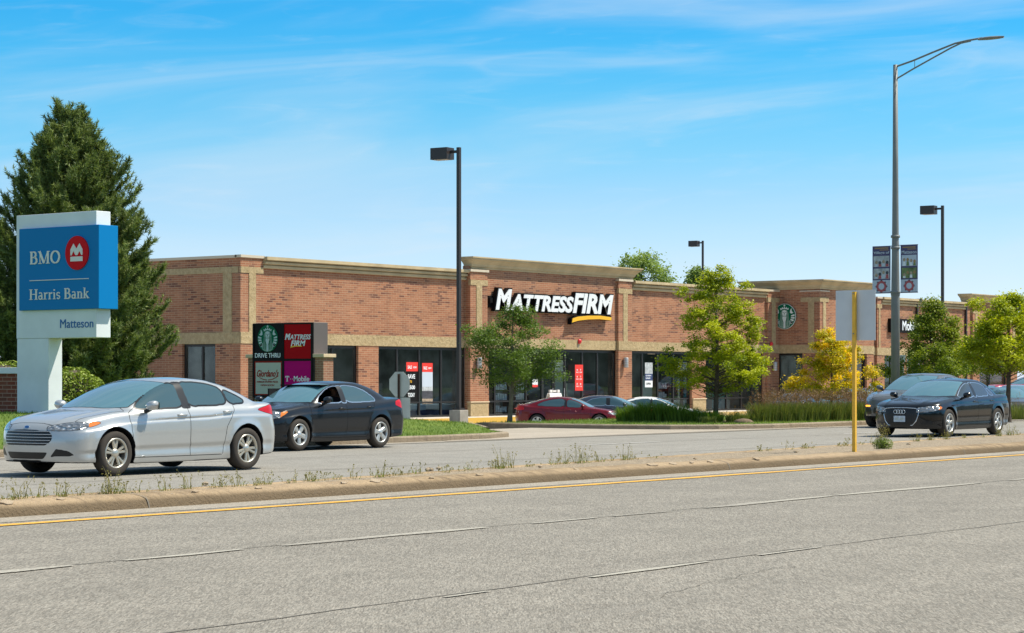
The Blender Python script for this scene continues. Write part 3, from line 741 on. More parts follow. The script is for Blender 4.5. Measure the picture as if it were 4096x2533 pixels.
def cornice(pts, name='cornice', parent=None):
    """pts: corner points (x,y) of the wall line with outward side on the right; profile list (out, z)"""
    pass
def cornice_x(xa, xb, Y, prof, m='cornice', left_end=True, ymax=None):
    """run along X; closed at both ends"""
    k = len(prof); vs = [(X, Y - o, z) for X in (xa, xb) for o, z in prof]
    fs = [(j, j + 1, k + j + 1, k + j) for j in range(k - 1)]
    fs.append((k - 1, 0, k, 2 * k - 1)); fs.append(tuple(range(k - 1, -1, -1))); fs.append(tuple(range(k, 2 * k)))
    return bpart(MB().add(vs, [tuple(reversed(f)) for f in fs]), 'cornice', m)
PW = [(-0.3, 6.42), (0.10, 6.42), (0.12, 6.44), (0.12, 6.55), (0.05, 6.56), (0.05, 6.60), (0.20, 6.61), (0.22, 6.63), (0.22, 6.72), (0.13, 6.73), (0.13, 6.77), (0.31, 6.78), (0.34, 6.80), (0.34, TOP), (-0.3, TOP)]
cornice_x(fx(625), xs['t0'] - 0.005, YF, PW)
cornice_x(xs['t1'] + 0.25, fx(1827), YF, PW)
def crown(xa, xb, y0, y1, z0, z1, out, back=1.0):
    """flared crown that runs round the raised front on every side"""
    prof = [(0.0, z0), (0.07, z0 + 0.01), (0.07, z0 + 0.10), (0.14, z0 + 0.12), (0.18, z0 + 0.24), (out * 0.72, z0 + (z1 - z0) * 0.70), (out * 0.90, z0 + (z1 - z0) * 0.76), (out * 0.90, z1 - 0.07), (out, z1 - 0.06), (out, z1)]
    vs = []; fs = []
    for o, z in prof: vs += [(xa - o, y0 - o, z), (xb + o, y0 - o, z), (xb + o, y1 + o * back, z), (xa - o, y1 + o * back, z)]
    for i in range(len(prof) - 1):
        for j in range(4): fs.append((i * 4 + j, i * 4 + (j + 1) % 4, (i + 1) * 4 + (j + 1) % 4, (i + 1) * 4 + j))
    n = len(prof) * 4; fs.append((n - 4, n - 3, n - 2, n - 1)); fs.append((3, 2, 1, 0))
    return bpart(MB().add(vs, fs), 'cornice', 'cornice')
crown(xs['t0'] + 0.25, xs['t1'], YT, YT + 0.35, 7.0, 7.60, 0.48, back=0.12)

# coffee shop tower, one storey higher, standing 3 m forward
YC = onX(1957.5, 0, XT).y
XC2 = fx(2086, YC)
XS = XT + 0.004
ct = MB()
wy0, wy1 = onX(1916, 0, XT).y, YF + 0.0
ct.box(XS, XS + 0.3, YC, YF + 2.0, B1, 7.05)
ct.box(XS, XS + 0.3, YC, wy0, GZ, B0)
ct.box(XS + 0.302, XC2, YC + 0.001, YC + 0.3, B1, 7.05)
fwa, fwb = fx(1990, YC), fx(2070, YC)
ct.box(XS + 0.302, fwa, YC + 0.001, YC + 0.3, GZ, B0); ct.box(fwb, XC2, YC + 0.001, YC + 0.3, GZ, B0)
ct.box(XC2 - 0.3, XC2 - 0.002, YC + 0.302, YF + 2.0, GZ, 7.04)
ct.box(XS + 0.31, XC2 - 0.31, YF + 1.7, YF + 2.0, TOP - 0.7, 7.04)
bpart(ct, 'wall', 'brick')
s = MB(); s.box(XS - 0.03, XS + 0.31, YC - 0.03, YF - 0.04, B0, B1); s.box(XS + 0.312, XC2 + 0.03, YC - 0.03, YC + 0.31, B0, B1)
va, vb = onX(1944, 0, XT).y, onX(1930, 0, XT).y
s.box(XS - 0.028, XS - 0.001, va, vb, B1 + 0.002, 6.169); s.box(XS - 0.03, XS - 0.001, YC - 0.03, onX(1912, 0, XT).y, 6.17, 6.45)
s.box(XS + 0.001, XS + 1.1, YC - 0.03, YC - 0.001, 6.17, 6.45); s.box(XS + 0.38, XS + 0.75, YC - 0.028, YC - 0.001, B1 + 0.002, 6.169)
bpart(s, 'stone_trim', 'stone')
s = MB(); s.box(XS - 0.06, XS - 0.002, YC - 0.08, onX(1910, 0, XT).y, 6.80, 6.87); s.box(XS - 0.001, XS + 1.15, YC - 0.08, YC - 0.002, 6.80, 6.87); bpart(s, 'coping', 'coping')
crown(XS, XC2, YC, YF + 2.0, 6.95, 7.52, 0.55)
rfc = MB(); rfc.box(XS + 0.31, XC2 - 0.31, YC + 0.31, YF + 0.3, 3.3, 3.4); bpart(rfc, 'inner_wall', 'inside')
flc = MB(); flc.box(XS + 0.31, XC2 - 0.31, YC + 0.31, YF + 0.3, GZ - 0.3, GZ + 0.012); bpart(flc, 'floor', 'insidefloor')

# right wing and its far raised front
rw = MB(); RX0 = XC2 + 0.004; rt0 = fx(2307); rt1 = X_END
rwin = [(fx(2112), fx(2150)), (fx(2165), fx(2215)), (fx(2225), fx(2290)), (fx(2330), fx(2405))]
rw.box(RX0, X_END, YF, YF + 0.35, B1, TOP - 0.004)
prev = RX0
for a, b in rwin: rw.box(prev, a, YF, YF + 0.35, GZ, B0); prev = b
rw.box(prev, X_END, YF, YF + 0.35, GZ, B0)
rw.box(rt0 + 0.3, X_END - 0.3, YF + 0.002, YF + 0.5, TOP, 7.15)
bpart(rw, 'wall', 'brick')
s = MB(); s.box(RX0 + 0.01, X_END, YF - 0.035, YF + 0.36, B0, B1); bpart(s, 'stone_band', 'stone')
cornice_x(fx(2101), rt0 - 0.3, YF, PW)
pilaster(fx(2089), fx(2100), YF, 0.16, TOP, base=False)
pilaster(fx(2318), fx(2334), YF, 0.16, 6.97, base=False)
pilaster(fx(2408), fx(2424), YF, 0.16, 6.97, base=False)
crown(rt0 + 0.3, X_END - 0.3, YF, YF + 0.5, 7.0, 7.58, 0.55, back=0.12)
for x in (2187, 2304):
    mb = MB(); X = fx(x); mb.box(X - 0.07, X + 0.07, YF - 0.16, YF - 0.02, GZ, 6.75); mb.box(X - 0.13, X + 0.13, YF - 0.40, YF - 0.02, 6.75, 6.97); bpart(mb, 'downpipe', 'bronze')
X = fx(2087, YF); mb = MB(); mb.box(X - 0.06, X + 0.06, YC - 0.15, YC - 0.02, GZ, 2.9); bpart(mb, 'downpipe', 'bronze')

# glazing: each shop window a frame with one pane mesh
def window(xa, xb, Y, mull, z0=GZ, z1=B0, rail=0.29, doors=(), top_rail=None, inset=0.14):
    f = MB(); w = 0.055; y0, y1 = Y + inset, Y + inset + 0.11
    f.box(xa + 0.002, xb - 0.002, y0, y1, z1 - 0.14, z1 - 0.003); f.box(xa + 0.002, xb - 0.002, y0, y1, z0 + 0.0, z0 + 0.10)
    ms = [xa + w + 0.003] + list(mull) + [xb - w - 0.003]
    for x in ms: f.box(x - w, x + w, y0 + 0.003, y1 - 0.003, z0 + 0.101, z1 - 0.141)
    if rail:
        for a, b in zip(ms, ms[1:]):
            if not any(d0 - 0.1 < (a + b) / 2 < d1 + 0.1 for d0, d1 in doors): f.box(a + w + 0.001, b - w - 0.001, y0 + 0.006, y1 - 0.006, rail - 0.035, rail + 0.035)
    if top_rail: f.box(xa + w * 2 + 0.005, xb - w * 2 - 0.005, y0 + 0.007, y1 - 0.007, top_rail - 0.04, top_rail + 0.04) if not mull else None
    o = bpart(f, 'window', 'blackframe')
    g = MB(); g.add([(xa + 0.03, Y + inset + 0.055, z0 + 0.03), (xb - 0.03, Y + inset + 0.055, z0 + 0.03), (xb - 0.03, Y + inset + 0.055, z1 - 0.05), (xa + 0.03, Y + inset + 0.055, z1 - 0.05)], [(0, 1, 2, 3)])
    bpart_child(g, 'pane', 'glass', o)
    return o
window(xs['w1a'] - 0.0, xs['w1b'], YF, [fx(800)], rail=None)
window(xs['w2a'], xs['w2b'] + 0.1, YF, [fx(954), fx(1007), fx(1059)])
window(xs['p1'], xs['tw'], YT, [fx(1187, YT), fx(1223, YT), fx(1262, YT), fx(1300, YT), fx(1355, YT), fx(1396, YT), fx(1432, YT)], doors=[(fx(1300, YT), fx(1396, YT))])
window(xs['w3a'], xs['w3b'], YF, [fx(1539), fx(1576), fx(1613)])
window(xs['w4a'], xs['w4b'], YF, [fx(1715), fx(1740), fx(1775), fx(1800)])
for a, b in rwin: window(a, b, YF, [a + (b - a) * 0.5])
window(fwa, fwb, YC, [(fwa + fwb) / 2])
def window_side(X, ya, yb, mull, z0=GZ, z1=B0):
    f = MB(); w = 0.05; x0, x1 = X + 0.14, X + 0.25
    f.box(x0, x1, ya + 0.002, yb - 0.002, z1 - 0.12, z1 - 0.003); f.box(x0, x1, ya + 0.002, yb - 0.002, z0, z0 + 0.1)
    for y in [ya + w + 0.003] + mull + [yb - w - 0.003]: f.box(x0 + 0.003, x1 - 0.003, y - w, y + w, z0 + 0.101, z1 - 0.121)
    o = bpart(f, 'window', 'blackframe')
    g = MB(); x = X + 0.195; g.add([(x, ya + 0.03, z0 + 0.03), (x, yb - 0.03, z0 + 0.03), (x, yb - 0.03, z1 - 0.05), (x, ya + 0.03, z1 - 0.05)], [(0, 3, 2, 1)])
    bpart_child(g, 'pane', 'glass', o)
window_side(XL, ya, yb, [onX(478, 0, XL).y])
window_side(XS, wy0, YF - 0.02, [])
# glass doors in the raised front
for a, b in ((1302, 1327), (1329, 1354)):
    xa, xb = fx(a, YT), fx(b, YT); f = MB(); y0, y1 = YT + 0.155, YT + 0.235
    f.box(xa, xa + 0.07, y0, y1, GZ + 0.11, 1.85); f.box(xb - 0.07, xb, y0, y1, GZ + 0.11, 1.85); f.box(xa + 0.071, xb - 0.071, y0, y1, 1.75, 1.849); f.box(xa + 0.071, xb - 0.071, y0, y1, GZ + 0.11, GZ + 0.32)
    o = bpart(f, 'door', 'blackframe')
    h = MB(); h.tube([(xb - 0.12, YT + 0.10, 0.35), (xb - 0.12, YT + 0.10, 0.95)], 0.015); bpart_child(h, 'door_handle', 'alu', o)

# pavement in front of the shops with the painted kerb
CY0 = 65.0
mb = MB(); mb.box(XL - 3, XS - 0.0, CY0 + 0.15, YF + 0.36, -0.9, -0.452); mb.box(XS - 0.001, 170, CY0 - 2.2, YC + 0.29, -0.9, -0.453)
tag(mb.build('pavement', 'walk'), kind='structure')
mb = MB(); mb.box(XL - 3, XS + 2, CY0, CY0 + 0.149, -0.9, -0.448); tag(mb.build('kerb', 'curbyellow'), kind='structure')
mb = MB(); mb.box(XS + 2.001, 170, CY0 - 2.35, CY0 - 2.201, -0.9, -0.448); tag(mb.build('kerb', 'walk'), kind='structure')

# ------------------------------------------------------------------ what shows inside the shops
rr = random.Random(12)
def bed(x, y, n):
    e = empty('display_bed', (x, y, GZ + 0.01), 'white display mattress on a low base inside the shop window, number %s from the left' % n, 'bed', 'display beds in the shop')
    b = MB(); b.box(-0.75, 0.75, -1.0, 1.0, 0.0, 0.30); b.build('bed_base', 'navy', e)
    b = MB(); b.box(-0.77, 0.77, -1.0, 1.0, 0.302, 0.62); b.build('mattress', 'mattress', e, bevel=0.05)
    b = MB(); b.box(-0.6, 0.6, 0.55, 0.95, 0.622, 0.76); b.build('pillow', 'teal', e, bevel=0.05)
ORD = ['first', 'second', 'third', 'fourth', 'fifth', 'sixth']
BEDS = []
for i, px in enumerate((925, 980, 1035, 1420, 1530, 1590)):
    BEDS.append((fx(px, YF + 2.2), YF + 2.2 + (i % 2) * 0.6))
bl = ['white display mattress behind the glass, leftmost in the big left window', 'white display mattress behind the two red window posters', 'white display mattress behind the glass beside the tall dark lamp pole', 'white display mattress behind the glass right of the red banner', 'white display mattress inside the middle wing, left window half', 'white display mattress inside the middle wing, right window half']
for (x, y), l in zip(BEDS, bl):
    bed(x, y, 0); o = [q for q in S.objects if q.name.startswith('display_bed')][-1]; o['label'] = l
def rack(x, y, lab):
    e = empty('display_shelf', (x, y, GZ + 0.01), lab, 'shelf', 'display shelves in the shops')
    b = MB()
    for z in (0.05, 0.7, 1.25, 1.8): b.box(-0.6, 0.6, -0.2, 0.2, z, z + 0.04)
    for sx in (-0.62, 0.58): b.box(sx, sx + 0.04, -0.2, 0.2, 0, 1.95)
    b.build('rack', 'brown', e)
    b = MB()
    for z in (0.095, 0.745, 1.295):
        for k in range(5): b.box(-0.52 + k * 0.22, -0.36 + k * 0.22, -0.12, 0.12, z, z + rr.uniform(0.2, 0.42))
    b.build('goods', rr.choice(['mattress', 'teal', 'white']), e)
for px, lab in ((1190, 'dark display shelf with goods seen under the crown of the small green tree'), (1245, 'dark display shelf behind the trunk of the small green tree'), (1440, 'dark display shelf behind the glass beside the pilaster right of the long shop sign'), (1560, 'dark display shelf in the middle wing behind the white window poster'), (1630, 'dark display shelf in the middle wing close to the brick pier'), (1760, 'dark display shelf behind the glass left of the coffee tower')):
    rack(fx(px, YF + 3.4), YF + 3.4 + rr.uniform(-1, 1), lab)
# ------------------------------------------------------------------ signs, lamps and street furniture
LFT = Vector((0, -1, 0)); UPV = Vector((0, 0, 1)); TOX = Vector((-1, 0, 0))     # reading direction on faces that look along -X
RX = Vector((1, 0, 0)); TOY = Vector((0, -1, 0))                                # on faces that look along -Y
def thing_part(mb, root, name, m, parent=None, **k):
    return mb.build(name, m, parent or root, off=root.location, **k)
def strokes(mb, segs, o, u, w, n, wd, th, mi=0):
    """flat bars between 2-D points, each a hair apart in depth"""
    for i, (a, b, *q) in enumerate(segs):
        ww = q[0] if q else wd
        d = Vector((b[0] - a[0], b[1] - a[1])).normalized(); p = Vector((-d.y, d.x)) * ww / 2
        pts = [(a[0] - p.x, a[1] - p.y), (b[0] - p.x, b[1] - p.y), (b[0] + p.x, b[1] + p.y), (a[0] + p.x, a[1] + p.y)]
        mb.poly(pts, Vector(o) + Vector(n) * (0.0006 * (i % 7)), u, w, n, th, mi)
# serif letters as thick and thin strokes; unit cap height
def arc(cx, cy, rx, ry, a0, a1, n, wf):
    P = [(cx + rx * math.cos(math.radians(a0 + (a1 - a0) * i / n)), cy + ry * math.sin(math.radians(a0 + (a1 - a0) * i / n)), math.radians(a0 + (a1 - a0) * (i + .5) / n)) for i in range(n + 1)]
    return [((P[i][0], P[i][1]), (P[i + 1][0], P[i + 1][1]), wf[0] + (wf[1] - wf[0]) * abs(math.cos(P[i][2]))) for i in range(n)]
T_, K_ = 0.07, 0.19
def serif(c):
    s = lambda x, y, w=0.30: ((x - w / 2, y), (x + w / 2, y), 0.05)
    if c == 'B': return 0.78, [((.17, 0), (.17, 1), K_), ((.04, .025), (.4, .025), T_), ((.04, .975), (.36, .975), T_), ((.2, .53), (.4, .53), T_)] + arc(.36, .755, .21, .225, -90, 90, 8, (T_, .17)) + arc(.40, .275, .25, .255, -90, 90, 8, (T_, .18))
    if c == 'M': return 1.08, [((.17, 0), (.17, 1), T_), ((.13, 1), (.52, .05), K_), ((.54, .05), (.86, 1), T_), ((.88, 0), (.88, 1), K_), s(.17, .025), s(.88, .025, .36), ((.0, .975), (.2, .975), .05), ((.85, .975), (1.04, .975), .05)]
    if c == 'O': return 0.94, arc(.46, .5, .36, .47, 0, 360, 22, (T_, K_))
    if c == 'H': return 0.98, [((.19, 0), (.19, 1), K_), ((.76, 0), (.76, 1), K_), ((.19, .52), (.76, .52), T_), s(.19, .025, .36), s(.76, .025, .36), s(.19, .975, .36), s(.76, .975, .36)]
    if c == 'a': return 0.58, [((.40, .12), (.40, .50), .15), ((.38, .03), (.55, .05), T_)] + arc(.25, .50, .15, .16, 10, 150, 7, (T_, .12)) + arc(.24, .19, .16, .17, 20, 340, 10, (T_, .13))
    if c == 'r': return 0.50, [((.16, 0), (.16, .64), .15), s(.17, .025, .32), ((.03, .63), (.2, .63), .05), ((.20, .48), (.33, .63), T_), ((.33, .60), (.44, .60), .14)]
    if c == 'i': return 0.36, [((.17, 0), (.17, .64), .15), s(.17, .025, .32), ((.03, .63), (.2, .63), .05), ((.17, .80), (.17, .95), .15)]
    if c == 's': return 0.50, arc(.24, .48, .15, .15, 20, 270, 8, (T_, .12)) + arc(.25, .18, .15, .155, 90, -160, 8, (T_, .12))
    if c == 'n': return 0.66, [((.16, 0), (.16, .64), .15), s(.16, .025, .30), ((.03, .63), (.2, .63), .05), ((.50, 0), (.50, .50), .15), s(.50, .025, .30)] + arc(.34, .44, .17, .18, 0, 160, 7, (T_, .10))
    if c == 'k': return 0.64, [((.16, 0), (.16, 1), .15), s(.16, .025, .30), ((.03, .98), (.2, .98), .05), ((.2, .3), (.5, .62), T_), ((.28, .38), (.55, .02), .14), s(.54, .025, .26), s(.48, .625, .22)]
    return 0.35, []
def serif_text(mb, txt, o, u, w, n, width, height, th=0.012, mi=0):
    tot = sum(serif(c)[0] for c in txt); sx = width / tot; x = 0; sc = height
    for c in txt:
        adv, st = serif(c)
        strokes(mb, [((x + a[0] * sx, a[1] * sc), (x + b[0] * sx, b[1] * sc), q * (sx + sc) / 2) for a, b, q in st], o, u, w, n, 0.1, th, mi)
        x += adv * sx

# --- bank sign -------------------------------------------------------------
bs = empty('bank_sign', (36.4, 41.1, 0.5), 'tall white and blue bank sign with a red round emblem, left edge of the street', 'sign')
XW = 36.17
mb = MB(); mb.box(XW, XW + 0.46, 38.88, 41.70, 2.44, 5.45); thing_part(mb, bs, 'cabinet', 'signwhite', bevel=0.012)
mb = MB(); mb.box(XW + 0.01, XW + 0.45, 40.56, 41.69, 0.45, 2.438); thing_part(mb, bs, 'column', 'signwhite', bevel=0.012)
mb = MB(); mb.box(36.08, 36.70, 38.70, 41.50, 3.12, 5.11); bp_ = thing_part(mb, bs, 'panel', 'blue', bevel=0.01)
def bx(px): return onX(px, 0, 36.1).y
def bz(py, px=150): return onX(px, py, 36.1).z
FX = 36.078
mb = MB(); y0, y1 = bx(73), bx(147)
serif_text(mb, 'BMO', (FX, y0, bz(628)), LFT, UPV, TOX, y0 - y1, bz(598) - bz(628)); thing_part(mb, bs, 'lettering', 'letwarm', bp_)
mb = MB(); y0, y1 = bx(72), bx(215)
serif_text(mb, 'Harris Bank', (FX, y0, bz(714)), LFT, UPV, TOX, y0 - y1, bz(689) - bz(714)); thing_part(mb, bs, 'lettering', 'letwarm', bp_)
mb = MB(); mb.box(FX - 0.012, FX, bx(214), bx(73), bz(668.6), bz(666.8)); thing_part(mb, bs, 'rule_line', 'letwarm', bp_)
cy, cz = bx(187), bz(606)
mb = MB(); mb.poly(ellipse(0, 0, .40, .405, 48), (FX, cy, cz), LFT, UPV, TOX, 0.03); em = thing_part(mb, bs, 'emblem', 'red', bp_)
mb = MB(); E = 0.40
mb.poly([(-.52 * E, -.50 * E), (.52 * E, -.50 * E), (.52 * E, -.22 * E), (-.52 * E, -.22 * E)], (FX - 0.03, cy, cz), LFT, UPV, TOX, 0.012)
mb.poly([(-.52 * E, -.14 * E), (-.52 * E, .20 * E), (-.26 * E, .56 * E), (0, .24 * E), (.26 * E, .56 * E), (.52 * E, .20 * E), (.52 * E, -.14 * E), (.42 * E, -.14 * E), (.26 * E, .12 * E), (.08 * E, -.14 * E), (-.08 * E, -.14 * E), (-.26 * E, .12 * E), (-.42 * E, -.14 * E)], (FX - 0.03, cy, cz), LFT, UPV, TOX, 0.012)
thing_part(mb, bs, 'emblem_mark', 'letwarm', bp_)
mb = MB(); y0, y1 = onX(144, 0, XW).y, onX(223, 0, XW).y
text_into(mb, 'Matteson', (XW, y0, onX(180, 783, XW).z), LFT, UPV, TOX, y0 - y1, onX(180, 762, XW).z - onX(180, 783, XW).z, 0.012, bold=0.0)
thing_part(mb, bs, 'lettering', 'bluelet')

gw = empty('garden_wall', (36.9, 43.2, 0.5), 'low dark brick wall with a pale cap left of the bank sign', 'wall')
mb = MB(); mb.box(36.7, 37.0, 41.72, 46.0, 0.45, 1.585); thing_part(mb, gw, 'wall', 'dark_brick')
mb = MB(); mb.box(36.64, 37.06, 41.72, 46.0, 1.588, 1.74); thing_part(mb, gw, 'wall_cap', 'signwhite', bevel=0.01)

# --- siren emblem (green disc, pale figure) ---------------------------------
def siren(mb, o, u, w, n, R, th, gi=0, wi=1, ki=2, rim=True):
    """green disc with the pale crowned figure; mi gi green, wi pale"""
    o, u, w, n = Vector(o), Vector(u), Vector(w), Vector(n)
    if rim: mb.poly(ellipse(0, 0, R * 1.03, R * 1.03, 48), o, u, w, n, th * 0.8, wi)
    mb.poly(ellipse(0, 0, R, R, 48), o, u, w, n, th, gi)
    def P(pts, lay=1, mi=wi): mb.poly([(x * R, y * R) for x, y in pts], o + n * th * (1 - 0.3 + 0.3 * 0), u, w, n, th * 0.3 + 0.004 * lay, mi)
    # crown: three points and a star
    P([(-.36, .52), (-.40, .70), (-.26, .64), (-.20, .78), (-.10, .66), (0, .80), (.10, .66), (.20, .78), (.26, .64), (.40, .70), (.36, .52), (.18, .60), (0, .62), (-.18, .60)])
    st = [((.13 if i % 2 == 0 else .055) * math.sin(i * math.pi / 5), .885 + (.115 if i % 2 == 0 else .05) * math.cos(i * math.pi / 5)) for i in range(10)]
    P(st, 1)
    # hair: a bell of strands, then green strand gaps, face and torso over it
    P([(0, .56), (-.22, .52), (-.34, .36), (-.38, .08), (-.42, -.25), (-.56, -.58), (-.50, -.80), (-.30, -.92), (0, -.96), (.30, -.92), (.50, -.80), (.56, -.58), (.42, -.25), (.38, .08), (.34, .36), (.22, .52)], 1, 2)
    for s in (-1, 1):
        for x0, x1 in ((.22, .20), (.31, .36)):
            P([(s * x0, .12), (s * (x0 + .035), .12), (s * (x1 + .045), -.86 + .25 * x1), (s * x1, -.86 + .25 * x1)], 2, gi)
        P([(s * .26, .44), (s * .285, .44), (s * .255, .05), (s * .235, .05)], 2, gi)
    P([(0, .53), (-.19, .44), (-.20, .22), (-.12, .06), (0, 0), (.12, .06), (.20, .22), (.19, .44)], 3)
    for s in (-1, 1):
        P([(s * .05, .335), (s * .15, .35), (s * .15, .31), (s * .05, .30)], 4, gi)
    P([(-.02, .30), (.02, .30), (.03, .17), (-.03, .17)], 4, gi); P([(-.07, .115), (.07, .115), (.04, .085), (-.04, .085)], 4, gi)
    P([(-.14, .0), (-.20, -.16), (-.16, -.34), (-.06, -.48), (-.08, -.95), (.08, -.95), (.06, -.48), (.16, -.34), (.20, -.16), (.14, .0), (0, -.05)], 3)
    for s in (-1, 1):
        P([(s * .20, -.12), (s * .235, -.12), (s * .13, -.46), (s * .10, -.44)], 4, gi)
        # twin tails at the rim: notched scales
        P([(s * .54, .52), (s * .50, .30), (s * .62, .22), (s * .84, .28), (s * .68, .42), (s * .66, .66)], 1)
        for k, a in enumerate((8, -6, -20, -34)):
            ca, sa = math.cos(math.radians(a)), math.sin(math.radians(a)); c2, s2 = math.cos(math.radians(a - 8)), math.sin(math.radians(a - 8))
            P([(s * .62 * ca, .62 * sa), (s * .94 * ca, .94 * sa + .04), (s * .94 * c2, .94 * s2 + .02), (s * .62 * c2, .62 * s2 - .01)], 1)
        P([(s * .52, -.42), (s * .66, -.40), (s * .80, -.50), (s * .64, -.64), (s * .54, -.56)], 1)

# --- tenant sign in front of the left corner ---------------------------------
PZ = 62.0; pc = dep(748, PZ)
PX = pc.x                                     # plane of the sign faces
ts = empty('tenant_sign', (PX + 0.4, onX(676, 0, PX).y, -0.3), 'four panel brown tenant sign between two short brick piers', 'sign')
py = lambda px: onX(px, 0, PX).y
pz = lambda yy, px=676: onX(px, yy, PX).z
mb = MB(); mb.box(PX + 0.02, PX + 0.62, py(748), py(604), pz(949), pz(771)); thing_part(mb, ts, 'cabinet', 'signbronze', bevel=0.01)
mb = MB()
fr = [(748, 743), (679, 674), (608, 604)]
for a, b in fr: mb.box(PX - 0.02, PX + 0.018, py(a), py(b), pz(949), pz(771.5))
for a, b in ((775, 771.5), (862, 857), (949, 944)):
    for c, d in ((743, 679), (674, 608)): mb.box(PX - 0.019, PX + 0.018, py(c) + 0.001, py(d) - 0.001, pz(a), pz(b))
thing_part(mb, ts, 'frame', 'letbox')
def panel(xa, xb, ya_, yb_, m):
    b = MB(); b.box(PX - 0.006, PX + 0.017, py(xb) + 0.002, py(xa) - 0.002, pz(yb_) + 0.002, pz(ya_) - 0.002)
    return thing_part(b, ts, 'panel', m)
p1 = panel(608, 674, 775, 857, 'letbox'); p2 = panel(679, 743, 775, 857, 'darkred'); p3 = panel(608, 674, 862, 944, 'maroon'); p4 = panel(679, 743, 862, 944, 'magenta')
PN = PX - 0.006
M['sirenh'] = mat('emblem_hair', (0.22, 0.33, 0.28), 0.6, spec=0.1)
M['sirenw'] = mat('emblem_pale', (0.46, 0.54, 0.55), 0.5)
mb = MB(); R = (py(615) - py(664)) / 2 * 0.98; zc = (pz(777) + pz(839)) / 2
siren(mb, (PN, py(640), zc), LFT, UPV, TOX, R, 0.012, rim=False); thing_part(mb, ts, 'emblem', ['green', 'sirenw', 'sirenh'], p1)
mb = MB(); text_into(mb, 'DRIVE THRU', (PN, py(609.5), pz(854)), LFT, UPV, TOX, py(609.5) - py(670), pz(843) - pz(854), 0.008, bold=0.015); thing_part(mb, ts, 'lettering', 'letgrey', p1)
mb = MB()
text_into(mb, 'M', (PN, py(681), pz(811.5)), LFT, UPV, TOX, py(681) - py(694), pz(797) - pz(811.5), 0.008, bold=0.05, shear=0.25)
text_into(mb, 'ATTRESS', (PN, py(692.5), pz(811.5)), LFT, UPV, TOX, py(692.5) - py(743) , pz(799.5) - pz(811.5), 0.010, bold=0.02, shear=0.25)
text_into(mb, 'FIRM', (PN, py(695), pz(827)), LFT, UPV, TOX, py(695) - py(730), pz(813.5) - pz(827), 0.008, bold=0.025, shear=0.25)
thing_part(mb, ts, 'lettering', 'letgrey', p2)
mb = MB(); mb.poly([(0, 0), (.20, .035), (.44, .03), (.44, .055), (.20, .065), (.02, .045)], (PN, py(694), pz(831)), LFT, UPV, TOX, 0.01); thing_part(mb, ts, 'underline', 'yellow', p2)
mb = MB(); mb.box(PN - 0.004, PN, py(671) , py(611), pz(941), pz(866)); pf = thing_part(mb, ts, 'panel_face', 'panelcream', p3)
mb = MB(); W = py(614) - py(666)
text_into(mb, "Giordano's", (PN - 0.004, py(614), pz(900)), LFT, UPV, TOX, W, pz(883) - pz(900), 0.006, bold=0.02, shear=0.35)
strokes(mb, [((W * .12, -.02), (W * .3, -.075)), ((W * .3, -.075), (W * .46, -.09)), ((W * .52, -.09), (W * .72, -.07)), ((W * .72, -.07), (W * .98, .02))], (PN - 0.004, py(614), pz(900)), LFT, UPV, TOX, 0.02, 0.006)
text_into(mb, 'FAMOUS STUFFED PIZZA', (PN - 0.004, py(614), pz(914)), LFT, UPV, TOX, W * .98, pz(910) - pz(914), 0.006, bold=0.02)
text_into(mb, 'OPEN SOON', (PN - 0.004, py(623), pz(922)), LFT, UPV, TOX, W * .62, pz(918) - pz(922), 0.006, bold=0.02)
thing_part(mb, ts, 'lettering', 'maroon', p3)
def tmobile(mb, o, u, w, n, W, H, th, dots=True):
    """slab T, square dots and slab lettering, W wide and H high"""
    o = Vector(o)
    t = H
    mb.poly([(0, .68 * t), (0, t), (.92 * t, t), (.92 * t, .68 * t), (.82 * t, .68 * t), (.76 * t, .9 * t), (.56 * t, .92 * t), (.56 * t, .08 * t), (.70 * t, .06 * t), (.70 * t, 0), (.22 * t, 0), (.22 * t, .06 * t), (.36 * t, .08 * t), (.36 * t, .92 * t), (.16 * t, .9 * t), (.10 * t, .68 * t)], o, u, w, n, th)
    q = .13 * t
    for x in (W * .20, W * .285): mb.poly([(x, .38 * t), (x + q, .38 * t), (x + q, .38 * t + q), (x, .38 * t + q)], o, u, w, n, th)
    text_into(mb, 'Mobile', o + Vector(u) * (W * .34), u, w, n, W * .60, H, th, bold=0.012)
    mb.poly([(W * .95, .38 * t), (W * .95 + q, .38 * t), (W * .95 + q, .38 * t + q), (W * .95, .38 * t + q)], o, u, w, n, th)
mb = MB(); tmobile(mb, (PN, py(682), pz(911)), LFT, UPV, TOX, py(682) - py(742), pz(898) - pz(911), 0.008); thing_part(mb, ts, 'lettering', 'letgrey', p4)
for ya, yb in ((py(800) + 0.0, py(751)), (py(602), py(583))):
    a, b = (ya, yb) if ya < yb else (yb, ya)
    if ya == py(602): a, b = py(602), py(590)
    else: a, b = py(770), py(750)
    X0, X1 = PX + 0.04, PX + 0.46
    mb = MB(); mb.box(X0, X1, a, b, -0.4, pz(853.5, 770)); o = thing_part(mb, ts, 'pier', 'sign_brick')
    mb = MB(); mb.box(X0 - 0.06, X1 + 0.06, a - 0.06, b + 0.05, pz(853.5, 770) + 0.002, pz(845, 770)); thing_part(mb, ts, 'pier_cap', 'capstone', o, bevel=0.01)
mb = MB(); mb.box(PX + 0.1, PX + 0.5, py(748), py(604), -0.4, pz(949) - 0.003); thing_part(mb, ts, 'base', 'sign_brick')

